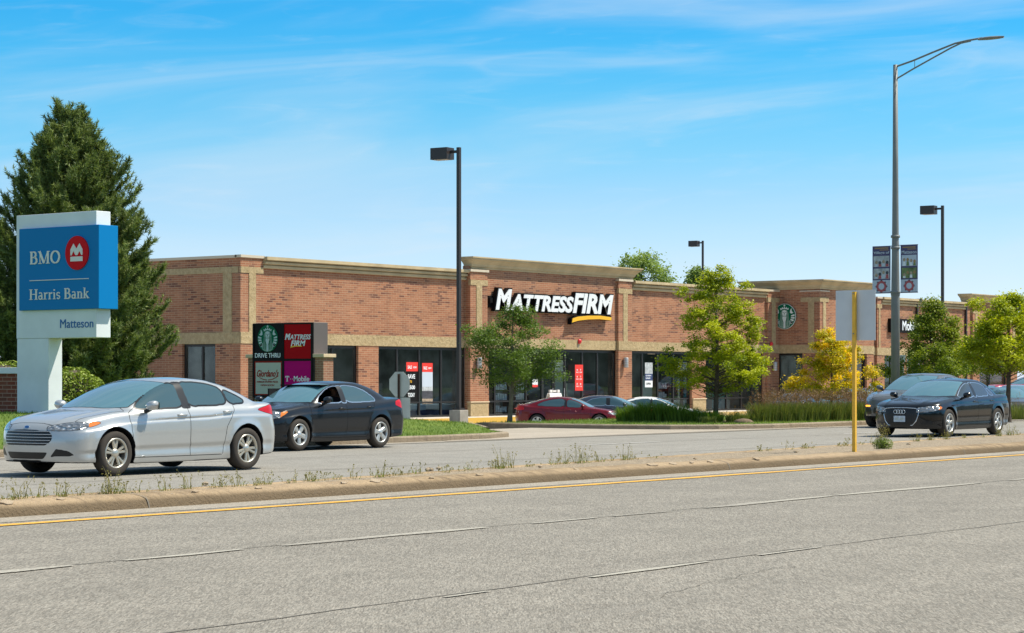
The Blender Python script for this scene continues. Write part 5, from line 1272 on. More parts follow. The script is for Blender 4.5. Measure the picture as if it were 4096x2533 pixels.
class CarShape:
    def __init__(s, c):
        s.c = c; s.L = c['L']; s.hw = c['W'] / 2
        s.xf = c['fo']; s.xr = c['fo'] + c['wb']; s.R = c['R']
    def F(s, x, y, z):
        c = s.c; L = s.L; ay = np.abs(y)
        zb = pchip(c['belt'], x); zs = c['sill']
        t = (z - zs) / (zb - zs)
        wp = pchip(c['plan'], x)
        side_t = c.get('side', [(-.3, .90), (0, .950), (.10, .968), (.24, .960), (.33, .986), (.60, 1.0), (.77, .995), (.82, .974), (1.0, .945), (1.3, .86)])
        W = wp * (np.interp(t, [a for a, b in side_t], [b for a, b in side_t]) * 0.5 + pchip(side_t, t) * 0.5)
        # flared lips round the wheel openings
        for xc in (s.xf, s.xr):
            r = np.hypot(x - xc, z - s.R); W = W + c.get('flare', 0.016) * np.exp(-((r - s.Ra()) / 0.07) ** 2) * (z > 0.1)
        side = ay - W
        top = z - (pchip(c['top'], x) - c.get('crown', 0.05) * (ay / s.hw) ** 2.2 + c.get('hoodrib', 0.012) * np.exp(-((ay - c.get('ribpos', 0.52) - 0.10 * (x - 0.6)) / 0.05) ** 2) * (x < 1.4))
        sF = c.get('sweepF', 0.50); sR = c.get('sweepR', 0.30)
        fr = pchip(c['nose'], z) + sF * (ay / s.hw) ** 2.6 - x
        re = x - (L - pchip(c['tail'], z) - sR * (ay / s.hw) ** 2.8)
        low = smax(smax(side, top, c.get('ktop', 0.09)), smax(fr, re, 0.01), 0.10)
        # greenhouse
        gx = c['green']; k = c.get('wrap', 0.22)
        g = np.minimum(pchip(gx, x - k * ay * ay), pchip(gx, x + k * 0.9 * ay * ay)) - 0.035 * (ay / 0.6) ** 2
        gw = pchip(c['gplan'], x) - c.get('tumble', 0.42) * np.maximum(z - zb, -0.1) - 0.12 * np.maximum(z - zb, 0) ** 2
        gr = smax(ay - gw, (z - g) * 0.86, 0.11)
        gr = np.maximum(gr, zb - 0.12 - z)
        f = smin(low, gr, 0.035)
        zbo = pchip(c['bottom'], x); f = smax(f, zbo - z, 0.03)
        for xc in (s.xf, s.xr):
            r = np.hypot(x - xc, z - s.R)
            f = np.maximum(f, np.minimum(s.Ra() - r, ay - (s.hw - 0.30)))
        # recessed grille openings
        for (P, dep_) in c.get('recess', []):
            pass
        return f
    def Ra(s): return s.R + s.c.get('gap', 0.055)
    def grad(s, x, y, z, e=1.5e-3):
        return np.stack([(s.F(x + e, y, z) - s.F(x - e, y, z)), (s.F(x, y + e, z) - s.F(x, y - e, z)), (s.F(x, y, z + e) - s.F(x, y, z - e))], -1) / (2 * e)
    def project(s, P, it=3):
        for _ in range(it):
            g = s.grad(P[:, 0], P[:, 1], P[:, 2]); f = s.F(P[:, 0], P[:, 1], P[:, 2])
            st = (f / np.maximum((g * g).sum(-1), 0.25))[:, None] * g
            n = np.linalg.norm(st, axis=1, keepdims=True); st *= np.minimum(1, 0.03 / np.maximum(n, 1e-9)); P = P - st
        return P
    def mesh(s, h):
        nx = int((s.L + 0.16) / h) + 2; ny = int((s.hw + 0.12) / h) + 2; nz = int((s.c['H'] + 0.05 - 0.08) / h) + 3
        X = -0.08 + h * np.arange(nx); Y = h * (np.arange(ny) - 0.5); Z = 0.08 + h * np.arange(nz)
        g = np.empty((nx, ny, nz), np.float32)
        yy, zz = np.meshgrid(Y, Z, indexing='ij')
        B = 24
        for i in range(0, nx, B):
            xx = X[i:i + B]; a, b, c_ = np.broadcast_arrays(xx[:, None, None], yy[None], zz[None]); g[i:i + B] = s.F(a, b, c_)
        ins = g < 0
        # cells holding the surface
        cell = np.zeros((nx - 1, ny - 1, nz - 1), np.int8); acc = None
        n = np.zeros(cell.shape, np.int8)
        for dx in (0, 1):
            for dy in (0, 1):
                for dz in (0, 1): n += ins[dx:nx - 1 + dx, dy:ny - 1 + dy, dz:nz - 1 + dz]
        act = (n > 0) & (n < 8); idx = -np.ones(cell.shape, np.int64); ci = np.argwhere(act); idx[act] = np.arange(len(ci))
        P = np.stack([X[ci[:, 0]] + h / 2, Y[ci[:, 1]] + h / 2, Z[ci[:, 2]] + h / 2], -1)
        P = s.project(P, 4); mid = ci[:, 1] == 0; P[mid, 1] = 0
        quads = []
        def edges(ax):
            o = [(0, 0, 0)] * 4
            A = ins; 
            if ax == 0: a, b = A[:-1, 1:-1, 1:-1], A[1:, 1:-1, 1:-1]; off = [(0, 0, 0), (0, 1, 0), (0, 1, 1), (0, 0, 1)]
            elif ax == 1: a, b = A[1:-1, :-1, 1:-1], A[1:-1, 1:, 1:-1]; off = [(0, 0, 0), (0, 0, 1), (1, 0, 1), (1, 0, 0)]
            else: a, b = A[1:-1, 1:-1, :-1], A[1:-1, 1:-1, 1:]; off = [(0, 0, 0), (1, 0, 0), (1, 1, 0), (0, 1, 0)]
            ch = np.argwhere(a != b); s_ = a[tuple(ch.T)]
            q = np.stack([idx[ch[:, 0] + o_[0], ch[:, 1] + o_[1], ch[:, 2] + o_[2]] for o_ in off], -1)
            q[~s_] = q[~s_][:, ::-1]; q = q[(q >= 0).all(1)]; quads.append(q)
        for ax in range(3): edges(ax)
        Q = np.concatenate(quads)
        # mirror
        N = len(P); mi = np.arange(N); keep = np.where(~mid)[0]; mi[keep] = N + np.arange(len(keep))
        P2 = np.concatenate([P, P[keep] * np.array([1, -1, 1])]); Q2 = np.concatenate([Q, mi[Q][:, ::-1]])
        return P2, Q2

def car(c, loc, heading, label, group=None, name='car', res=0.02):
    s = CarShape(c); P, Q = s.mesh(res); L = s.L
    cen = P[Q].mean(1); nrm = np.cross(P[Q[:, 1]] - P[Q[:, 0]], P[Q[:, 3]] - P[Q[:, 0]]); nrm /= np.maximum(np.linalg.norm(nrm, axis=1, keepdims=True), 1e-9)
    x, y, z = cen.T; ay = np.abs(y); hw = s.hw
    zb = pchip(c['belt'], x)
    reg = np.zeros(len(Q), int); names = ['body']; mats = ['paint']
    def R(nm, m): names.append(nm); mats.append(m); return len(names) - 1
    paint = mat(name + '_paint', c['paint'], rough=c.get('prough', 0.28), metal=c.get('pmetal', 0.6), coat=c.get('coat', 1.0), spec=c.get('pspec', 0.5))
    sidew = (np.abs(nrm[:, 1]) > 0.35)
    # doors, bonnet, boot
    for nm, poly in c['doors']:
        for sg in (1, -1):
            r = R(nm, 'paint'); reg[inpoly(x, z, poly) & (y * sg > hw * 0.6)] = r
    hd = (x > c['hood'][0]) & (x < c['hood'][1] + 0.2 * (1 - (ay / hw) ** 2)) & (ay < c['hood'][2] + 0.10 * (x - .3)) & (nrm[:, 2] > 0.25) & (z > c['hood'][3])
    r = R('bonnet', 'paint'); reg[hd] = r
    tk = (x > c['trunk'][0] - 0.12 * (ay / hw) ** 2) & (ay < c['trunk'][1]) & (z > c['trunk'][2]) & (x < L + 1)
    r = R('boot_lid', 'paint'); reg[tk & (z < zb + 0.2) ] = r
    # glass
    gw = pchip(c['gplan'], x) - c.get('tumble', 0.42) * np.maximum(z - zb, -0.1) - 0.12 * np.maximum(z - zb, 0) ** 2
    mrg = c.get('pillar', 0.075)
    wsz0, wsx1 = c['ws']                       # cowl height, header x
    xw = x - c.get('wrap', 0.22) * ay * ay
    r = R('windscreen', 'wglass'); reg[(xw < wsx1) & (z > pchip(c['top'], x) + 0.012) & (xw > c['cowl']) & (ay < gw - mrg) & (nrm[:, 0] < -0.12)] = r
    rwx0, rwz = c['rw']; xr_ = x + c.get('wrap', 0.22) * 0.9 * ay * ay
    r = R('rear_window', 'cglass'); reg[(xr_ > rwx0) & (z > pchip(c['top'], x) + 0.03) & (ay < gw - mrg) & (nrm[:, 0] > 0.10) & (z > rwz)] = r
    wr = []
    for nm, poly in c['windows']:
        pr = rounded(poly, 2)
        for sg in (1, -1):
            r = R(nm, 'cglass' if not (nm == 'open_window' and sg * c.get('open_side', 1) > 0) else 'hole'); reg[inpoly(x, z, pr) & (y * sg > 0.35) & (nrm[:, 1] * sg > 0.4)] = r; wr.append(r)
    bp = rounded(c['bpillar'], 0) if 'bpillar' in c else None
    if bp: r = R('pillar_trim', 'trim'); reg[inpoly(x, z, bp) & (ay > 0.5) & (np.abs(nrm[:, 1]) > .4) & (z > zb + 0.01)] = r; wr.append(r)
    # lamps and openings on nose and tail
    p = x - (hw - ay)
    for nm, poly, m in c.get('front', []):      # polygons over (p, z)
        for sg in ((1, -1) if nm not in ('grille', 'lower_grille', 'licence_plate', 'bumper_slot') else (0,)):
            r = R(nm, m); sel = inpoly(p, z, poly) & (x < L * 0.35)
            if sg: sel &= y * sg > 0
            reg[sel] = r
    q = (L - x) - (hw - ay)
    for nm, poly, m in c.get('rear', []):
        for sg in ((1, -1) if nm in ('tail_light', 'exhaust') else (0,)):
            r = R(nm, m); sel = inpoly(q, z, poly) & (x > L * 0.65)
            if sg: sel &= y * sg > 0
            reg[sel] = r
    # wheel wells and underside
    well = np.zeros(len(Q), bool)
    for xc in (s.xf, s.xr):
        rr_ = np.hypot(x - xc, z - s.R); well |= (rr_ < s.Ra() + 0.012) & (ay > 0.3)
    r = R('wheel_arch', 'under'); reg[well | ((nrm[:, 2] < -0.6) & (z < 0.5)) | ((z < c.get('skirt', 0))) ] = r
    MT = {'wglass': M['wglass'], 'paint': paint, 'under': M['under'], 'cglass': c.get('glass', M['cglass']), 'trim': M['trim'], 'lamp': M['lampglass'], 'amber': M['amber'], 'redlamp': M['redlamp'], 'chrome': M['chrome'], 'grille': M['grille'], 'plate': M['plate'], 'white': M['letgrey'], 'amberlit': M['amberlit']}
    # edges and smoothing of region borders
    E = np.concatenate([Q[:, [0, 1]], Q[:, [1, 2]], Q[:, [2, 3]], Q[:, [3, 0]]]); fe = np.tile(np.arange(len(Q)), 4)
    Es = np.sort(E, 1); key = Es[:, 0].astype(np.int64) * (len(P) + 1) + Es[:, 1]; o = np.argsort(key, kind='stable'); ks = key[o]
    same = np.where(ks[:-1] == ks[1:])[0]; e1, e2 = o[same], o[same + 1]; f1, f2 = fe[e1], fe[e2]; ev = Es[e1]
    bd = reg[f1] != reg[f2]; bE = ev[bd]; b1, b2 = reg[f1[bd]], reg[f2[bd]]
    wellv = np.zeros(len(P), bool); wi = len(names) - 1
    cnt = np.zeros(len(P)); np.add.at(cnt, bE[:, 0], 1); np.add.at(cnt, bE[:, 1], 1)
    mv = cnt == 2
    for _ in range(7):
        sm = np.zeros_like(P); np.add.at(sm, bE[:, 0], P[bE[:, 1]]); np.add.at(sm, bE[:, 1], P[bE[:, 0]])
        P[mv] = 0.45 * P[mv] + 0.55 * sm[mv] / 2
    P[mv] = s.project(P[mv], 3)
    V = P.copy()                                # to the local frame: nose towards +X
    def loc_(p): q_ = np.array(p, float).reshape(-1, 3).copy(); q_[:, 0] = L / 2 - q_[:, 0]; return q_
    root = empty(name, loc, label, 'car', group, rz=math.atan2(heading[1], heading[0]))
    # ribbons: panel gaps, window surrounds
    gapv, gapf = [], []; chv, chf = [], []
    vn = s.grad(P[:, 0], P[:, 1], P[:, 2]); vn /= np.maximum(np.linalg.norm(vn, axis=1, keepdims=True), 1e-9)
    pm = np.array([m == 'paint' for m in mats]); wm = np.zeros(len(mats), bool); wm[wr] = True
    gm = np.array([m in ('cglass', 'wglass', 'hole', 'trim') for m in mats])
    def ribbons(sel, wd, lift):
        e = bE[sel]
        if not len(e): return [], []
        a, b = P[e[:, 0]], P[e[:, 1]]; na, nb = vn[e[:, 0]], vn[e[:, 1]]; t = b - a; t /= np.maximum(np.linalg.norm(t, axis=1, keepdims=True), 1e-9)
        sa_, sb_ = np.cross(t, na), np.cross(t, nb)
        a2, b2_ = a - t * wd * .2, b + t * wd * .2
        v = np.stack([a2 + sa_ * wd / 2 + na * lift, a2 - sa_ * wd / 2 + na * lift, b2_ - sb_ * wd / 2 + nb * lift, b2_ + sb_ * wd / 2 + nb * lift], 1).reshape(-1, 3)
        # lift alternates a hair so neighbours never share a plane
        return v, [(4 * i, 4 * i + 1, 4 * i + 2, 4 * i + 3) for i in range(len(e))]
    def flip(fs): return [tuple(reversed(f)) for f in fs]
    gv, gf = ribbons(pm[b1] & pm[b2], c.get('gapw', 0.009), 0.0012)
    lampm = np.array([m in ('lamp', 'amber', 'redlamp') for m in mats])
    gv2, gf2 = ribbons((pm[b1] & lampm[b2]) | (pm[b2] & lampm[b1]), 0.006, 0.0012)
    cv, cf = ribbons((wm[b1] & pm[b2]) | (wm[b2] & pm[b1]), c.get('surround', 0.02), 0.003)
    wv_, wf_ = ribbons((gm[b1] & pm[b2] | gm[b2] & pm[b1]) & ~((wm[b1] | wm[b2])), 0.014, 0.002)
    parts = {}
    def vmesh(nm, vs, fs, ms, mi=None, par=root, sm=True):
        me = bpy.data.meshes.new(nm); vs = loc_(vs)
        me.from_pydata(vs.tolist(), [], fs)
        for m_ in ms: me.materials.append(m_)
        me.polygons.foreach_set('use_smooth', [sm] * len(me.polygons))
        if mi is not None: me.polygons.foreach_set('material_index', mi)
        me.update(); o_ = bpy.data.objects.new(nm, me); put(o_, par); return o_
    for r in range(len(names)):
        fs = Q[reg == r]
        if mats[r] == 'hole' or len(fs) < 3: continue
        u, inv = np.unique(fs, return_inverse=True); fs2 = inv.reshape(fs.shape)[:, ::-1]
        vs = P[u]; ms = [MT[mats[r]]]; mi = np.zeros(len(fs2), int)
        if r == 0:
            allv = [vs]; allf = fs2.tolist(); mi = [0] * len(fs2); n0 = len(vs)
            ms = [paint, M['under'], M['trim'] if not c.get('chrome_dlo') else M['chrome'], M['trim']]
            for (v_, f_, k_) in ((gv, gf, 1), (gv2, gf2, 1), (cv, cf, 2), (wv_, wf_, 3)):
                if len(v_): allf += [[q_ + n0 for q_ in f] for f in f_]; allv.append(v_); n0 += len(v_); mi += [k_] * len(f_)
            vs = np.concatenate(allv); fs2 = np.array(allf, dtype=object)
            fl = [list(map(int, f)) for f in allf]
            parts[r] = vmesh('body', vs, fl, ms, mi)
        else:
            parts[r] = vmesh(names[r].replace('open_window', 'window'), vs, [list(map(int, f)) for f in fs2], ms)
    # --- wheels
    def wheel(xc, sy):
        yc = sy * (hw - 0.115 - c.get('wheel_in', 0.0)); tw = c.get('tw', 0.225) / 2; Rt = s.R; Rr = Rt * c.get('rimr', 0.68)
        e = empty('wheel', (L / 2 - xc, yc, s.R)); e.parent = root; ax = (0, sy, 0)
        mb = MB(); mb.lathe([(Rr - .01, tw - .015), (Rr + .01, tw), (Rr + .03, tw + .006), (Rt - .035, tw + .004), (Rt - .012, tw - .012), (Rt - .002, tw - .035), (Rt, 0), (Rt - .002, -tw + .035), (Rt - .03, -tw), (Rr, -tw), (Rr - .02, -tw + .03)], (0, 0, 0), ax, 40); mb.build('tyre', 'tyre', e)
        mb = MB(); mb.lathe([(Rr + .002, tw - .004), (Rr - .006, tw + .003), (Rr - .022, tw - .004), (Rr - .028, tw - .05), (Rr - .03, -tw)], (0, 0, 0), ax, 40)
        n = c.get('spokes', 5); st = c.get('spoke_style', 'twin'); Ri = Rr - .018; f0 = tw - 0.018
        def bar(a0, r0, a1, r1, w0, w1, d0, d1):
            p0 = Vector((math.cos(a0) * r0, 0, math.sin(a0) * r0)); p1 = Vector((math.cos(a1) * r1, 0, math.sin(a1) * r1)); d = (p1 - p0).normalized(); sd_ = Vector((-d.z, 0, d.x)); up_ = Vector((0, sy, 0))
            vs_ = [p0 + sd_ * w0 + up_ * (d0 - .02), p0 - sd_ * w0 + up_ * (d0 - .02), p1 - sd_ * w1 + up_ * (d1 - .02), p1 + sd_ * w1 + up_ * (d1 - .02),
                   p0 + sd_ * w0 * .55 + up_ * d0, p0 - sd_ * w0 * .55 + up_ * d0, p1 - sd_ * w1 * .6 + up_ * d1, p1 + sd_ * w1 * .6 + up_ * d1]
            mb.add(vs_, [(0, 1, 5, 4), (1, 2, 6, 5), (2, 3, 7, 6), (3, 0, 4, 7), (4, 5, 6, 7)])
        ph = c.get('phase', 0.31) + (0 if xc == s.xf else 0.5)
        for k in range(n):
            a = ph + k * 2 * math.pi / n
            if st == 'twin':
                for dlt in (-1, 1): bar(a + dlt * 0.16, .045, a + dlt * 0.20, Ri, .020, .026, f0 - .004, f0)
            elif st == 'wide': bar(a, .04, a, Ri, .045, .062, f0 - .004, f0)
            else:
                bar(a, .04, a - .05, Ri, .030, .022, f0, f0); bar(a + .05, Ri * .45, a + .34, Ri, .02, .018, f0 - .004, f0 - .002)
        mb.lathe([(0, f0 + .012), (.035, f0 + .010), (.06, f0 + .002), (.075, f0 - .02)], (0, 0, 0), ax, 20)
        o_ = mb.build('rim', c.get('rimmat', M['rim']), e)
        mb = MB(); mb.lathe([(0, f0 - .055), (Rr * .62, f0 - .055), (Rr * .63, f0 - .065), (Rr - .02, f0 - .10)], (0, 0, 0), ax, 28); mb.build('brake_disc', 'disc', e)
        return e
    for xc in (s.xf, s.xr):
        for sy in (1, -1): wheel(xc, sy)
    # --- mirrors, handles
    mx, mz, my = c['mirror']
    for sy in (1, -1):
        y0 = sy * my
        mb = MB(); K = 14; rings = []
        for t in np.linspace(0, 1, 9):
            yy_ = y0 + sy * (0.02 + 0.20 * t); sc_ = (1 - abs(2 * t - 1) ** 3.2) ** .5 * 0.9 + 0.08; hx, hz = 0.085 * sc_, 0.075 * sc_
            ring = []
            for k in range(K):
                a = 2 * math.pi * k / K; ca_, sa_ = math.cos(a), math.sin(a)
                ring.append((L / 2 - mx + hx * (ca_ if ca_ > 0 else ca_ * .55) * 1.25, yy_, mz + hz * np.sign(sa_) * abs(sa_) ** .8 + 0.02 * t))
            rings.append(ring)
        vs = [p_ for r_ in rings for p_ in r_]; mb.add(vs, [(i * K + k, i * K + (k + 1) % K, (i + 1) * K + (k + 1) % K, (i + 1) * K + k) for i in range(8) for k in range(K)] + [tuple(range(K)), tuple(range(len(vs) - 1, len(vs) - K - 1, -1))], 0, True)
        o_ = mb.build('mirror', c.get('mirror_mat', paint), root)
        mb = MB(); mb.tube([(L / 2 - mx - .0, y0 - sy * .05, mz - .085), (L / 2 - mx - .01, y0 + sy * .07, mz - .045)], [.035, .028], 8); mb.build('mirror_arm', 'trim', o_)
        mb = MB(); mb.box(L / 2 - mx - .062, L / 2 - mx - .056, min(y0 + sy * .04, y0 + sy * .2), max(y0 + sy * .04, y0 + sy * .2), mz - .04, mz + .06); mb.build('mirror_glass', 'cglass', o_)
    door_parts = [parts[r] for r in parts if names[r] == 'door']
    hmat = c.get('handle_mat', paint)
    def surf_y(xx, zz):
        ys_ = np.linspace(0.5, hw + 0.05, 300); f = s.F(np.full(300, xx), ys_, np.full(300, zz)); i = np.argmax(f > 0); return ys_[i]
    for hx, hz in c['handles']:
        for sy in (1, -1):
            yy_ = surf_y(hx, hz)
            mb = MB(); mb.tube([(L / 2 - hx + .10, sy * (yy_ - .004), hz), (L / 2 - hx + .075, sy * (yy_ + .028), hz), (L / 2 - hx - .075, sy * (yy_ + .028), hz + .002), (L / 2 - hx - .10, sy * (yy_ - .004), hz + .002)], .0125, 8)
            par = next((parts[r] for r in parts if names[r] == 'door' and abs(np.mean([v.co.x for v in parts[r].data.vertices]) - (L / 2 - hx)) < 0.7 and np.mean([v.co.y for v in parts[r].data.vertices]) * sy > 0), root)
            mb.build('door_handle', hmat, par)
    def fx_(yy, zz):
        xs2 = np.linspace(-0.05, 1.3, 600); f = s.F(xs2, np.full(600, yy), np.full(600, zz)); return xs2[np.argmax(f < 0)]
    def bx_(yy, zz):
        xs2 = np.linspace(L + 0.05, L - 1.3, 600); f = s.F(xs2, np.full(600, yy), np.full(600, zz)); return xs2[np.argmax(f < 0)]
    # --- grille bars follow the nose
    for (z0, z1, n, ymax, wd, m, dyz) in c.get('bars', []):
        g = next((parts[r] for r in parts if names[r] == 'grille'), root)
        for i in range(n):
            zz = z0 + (z1 - z0) * (i + .5) / n; ym = ymax - dyz * abs((i + .5) / n - .55)
            ysn = np.linspace(-ym, ym, 15); pts = [(L / 2 - fx_(yy, zz) + .006, yy, zz) for yy in ysn]
            mb = MB(); mb.tube(pts, wd, 6); mb.build('grille_bar', m, g)
    for nm, m, wd, pts, par in c.get('lines', []):   # (y,z) polylines on the nose
        P3 = [(L / 2 - fx_(yy, zz) + .004, yy, zz) for yy, zz in pts]; mb = MB(); mb.tube(P3, wd, 6, cap=False); mb.build(nm, m, root)
    for fn in c.get('extra', []): fn(root, s, fx_, bx_, surf_y, parts, names, paint)
    return root

M['under'] = mat('car_underside', (0.008, 0.008, 0.009), 0.8, spec=0.2)
M['trim'] = mat('car_black_trim', (0.010, 0.010, 0.011), 0.35)
M['cglass'] = mat('car_glass', (0.032, 0.075, 0.088), 0.03, spec=0.9, coat=0.6)
M['wglass'] = mat('windscreen_glass', (0.085, 0.19, 0.225), 0.03, spec=0.9, coat=0.6)
M['cglass_dark'] = mat('car_tinted_glass', (0.022, 0.032, 0.036), 0.03, spec=0.9, coat=0.4)
M['chrome'] = mat('chrome', (0.75, 0.76, 0.77), 0.12, metal=1.0)
M['rim'] = mat('alloy', (0.58, 0.54, 0.46), 0.34, metal=0.75)
M['rimsilver'] = mat('bright_alloy', (0.58, 0.57, 0.54), 0.36, metal=0.7)
M['tyre'] = mat('tyre_rubber', (0.055, 0.047, 0.040), 0.85, spec=0.2)
M['disc'] = mat('brake_disc', (0.035, 0.033, 0.03), 0.6, metal=0.3)
M['grille'] = mat('grille_black', (0.006, 0.006, 0.007), 0.4)
M['plate'] = mat('licence_plate', (0.50, 0.55, 0.60), 0.5, var=0.2, vscale=22)
M['redlamp'] = mat('tail_lamp_red', (0.50, 0.004, 0.008), 0.3, spec=0.25, coat=0.3)
M['amber'] = mat('amber_reflector', (0.75, 0.20, 0.01), 0.2, coat=1.0)
M['amberlit'] = mat('lit_amber_lamp', (0.9, 0.35, 0.02), 0.3, emit=((1.0, 0.38, 0.04), 1.6))
def lampglass():
    m = mat('headlamp_glass', (0.45, 0.46, 0.47), 0.12, metal=0.55, coat=1.0); nt, b = nodes_of(m); p = objvec(nt)
    v = add_node(nt, 'ShaderNodeTexVoronoi'); v.inputs['Scale'].default_value = 9; nt.links.new(objvec(nt, (1, 1.4, 2.2)), v.inputs['Vector'])
    f = mrange(nt, v.outputs['Distance'], 0.08, 0.34, 0, 1)
    nt.links.new(mixc(nt, f, (0.95, 0.95, 0.95), (0.26, 0.27, 0.28)), b.inputs['Base Color'])
    u = add_node(nt, 'ShaderNodeBump'); u.inputs['Strength'].default_value = 1.0; u.inputs['Distance'].default_value = 0.03; nt.links.new(v.outputs['Distance'], u.inputs['Height']); nt.links.new(u.outputs[0], b.inputs['Normal'])
    return m
M['lampglass'] = lampglass()

def on_nose(root, fx_, L, y, z, out=0.004): return Vector((L / 2 - fx_(y, z) + out, y, z))

# ---- silver saloon
def spec(**k): return k
SILVER = spec(L=4.90, W=1.85, H=1.478, wb=2.85, fo=1.00, R=0.335, paint=(0.49, 0.495, 0.485), pmetal=0.5, prough=0.33,
    sill=0.20, belt=[(0, .74), (.5, .80), (1.3, .93), (2.0, .965), (3.0, .995), (3.7, 1.045), (4.3, 1.04), (4.87, .99)],
    bottom=[(0, .21), (.35, .20), (1.0, .19), (1.5, .165), (3.4, .175), (4.2, .22), (4.87, .27)],
    plan=[(0, .86), (.5, .905), (1.2, .918), (2.2, .925), (3.4, .925), (4.2, .905), (4.87, .86)],
    top=[(-.1, .62), (0.02, .735), (.12, .795), (.35, .865), (.7, .930), (1.1, .985), (1.5, 1.01), (3.9, 1.06), (4.35, 1.095), (4.72, 1.085), (4.87, 1.05)],
    green=[(.6, .72), (1.12, 1.0), (1.5, 1.175), (1.9, 1.335), (2.2, 1.42), (2.5, 1.465), (2.85, 1.478), (3.2, 1.462), (3.55, 1.405), (3.95, 1.28), (4.35, 1.12), (4.7, .95)],
    gplan=[(1.0, .80), (1.6, .845), (2.4, .865), (3.2, .855), (3.8, .82), (4.4, .74)], tumble=0.44,
    nose=[(.15, .09), (.24, .035), (.34, .012), (.50, .0), (.66, .02), (.76, .07), (.86, .2), (1.0, .5)], sweepF=0.42,
    tail=[(.2, .09), (.34, .02), (.6, .0), (.85, .05), (1.0, .07), (1.1, .12), (1.3, .4)], sweepR=0.42,
    doors=[('door', [(1.36, .26), (1.30, .93), (2.35, 1.40), (2.50, 1.38), (2.56, .9), (2.58, .26)]), ('door', [(2.58, .26), (2.56, .9), (2.50, 1.40), (3.2, 1.36), (3.60, 1.12), (3.58, .96), (3.38, .70), (3.30, .26)])],
    hood=(0.15, 1.22, .70, .70), trunk=(4.28, .62, .78), ws=(1.0, 2.22), cowl=1.16, rw=(3.35, 1.09), pillar=0.06,
    windows=[('window', [(1.44, .985), (1.60, 1.105), (1.93, 1.272), (2.20, 1.365), (2.46, 1.398), (2.50, 1.01), (2.0, .99)]), ('window', [(2.58, 1.02), (2.54, 1.402), (2.85, 1.405), (3.17, 1.375), (3.42, 1.305), (3.47, 1.045), (3.0, 1.03)]), ('window', [(3.49, 1.05), (3.44, 1.30), (3.68, 1.215), (3.90, 1.115), (3.86, 1.055)])],
    bpillar=[(2.45, 1.0), (2.43, 1.395), (2.58, 1.40), (2.62, 1.0)],
    front=[('headlight', [(-.44, .69), (-.20, .675), (.20, .69), (.42, .72), (.46, .79), (.20, .815), (-.10, .79), (-.42, .75)], 'lamp'),
           ('indicator', [(.44, .728), (.62, .765), (.70, .80), (.62, .815), (.46, .805), (.42, .76)], 'amber'),
           ('grille', [(-1.5, .465), (-.46, .465), (-.33, .54), (-.31, .61), (-.40, .68), (-.9, .70), (-1.5, .70)], 'grille'),
           ('lower_grille', [(-1.5, .265), (-.50, .265), (-.42, .365), (-1.5, .365)], 'grille'),
           ('fog_recess', [(-.36, .295), (.16, .315), (.0, .39), (-.24, .415)], 'grille'),
           ('bumper_slot', [(-1.5, .215), (-.55, .215), (-.55, .245), (-1.5, .245)], 'grille')],
    rear=[('tail_light', [(-.15, .86), (.30, .865), (.52, .90), (.74, .955), (.55, 1.0), (.30, 1.035), (-.15, 1.02)], 'redlamp')],
    bars=[(.475, .695, 5, .52, .0050, 'chrome', .12)],
    mirror=(1.66, 1.035, .90), handles=[(2.40, .895), (3.42, .935)], spoke_style='twin', phase=0.3)
def nose_badge(w, h, z, m='chrome', inner='bluelet'):
    def f(root, s, fx_, bx_, sy_, parts, names, paint):
        p = on_nose(root, fx_, s.L, 0, z, 0.003); mb = MB(); mb.poly(ellipse(0, 0, w, h, 24), p, (0, 1, 0), (-.25, 0, .97), (1, 0, .2), .008); o = mb.build('badge', m, root)
        mb = MB(); mb.poly(ellipse(0, 0, w * .85, h * .8, 24), p + Vector((.008, 0, 0.001)), (0, 1, 0), (-.25, 0, .97), (1, 0, .2), .003); mb.build('badge_field', inner, o)
    return f
SILVER['surround'] = .028
SILVER['extra'] = [nose_badge(.055, .024, .735)]

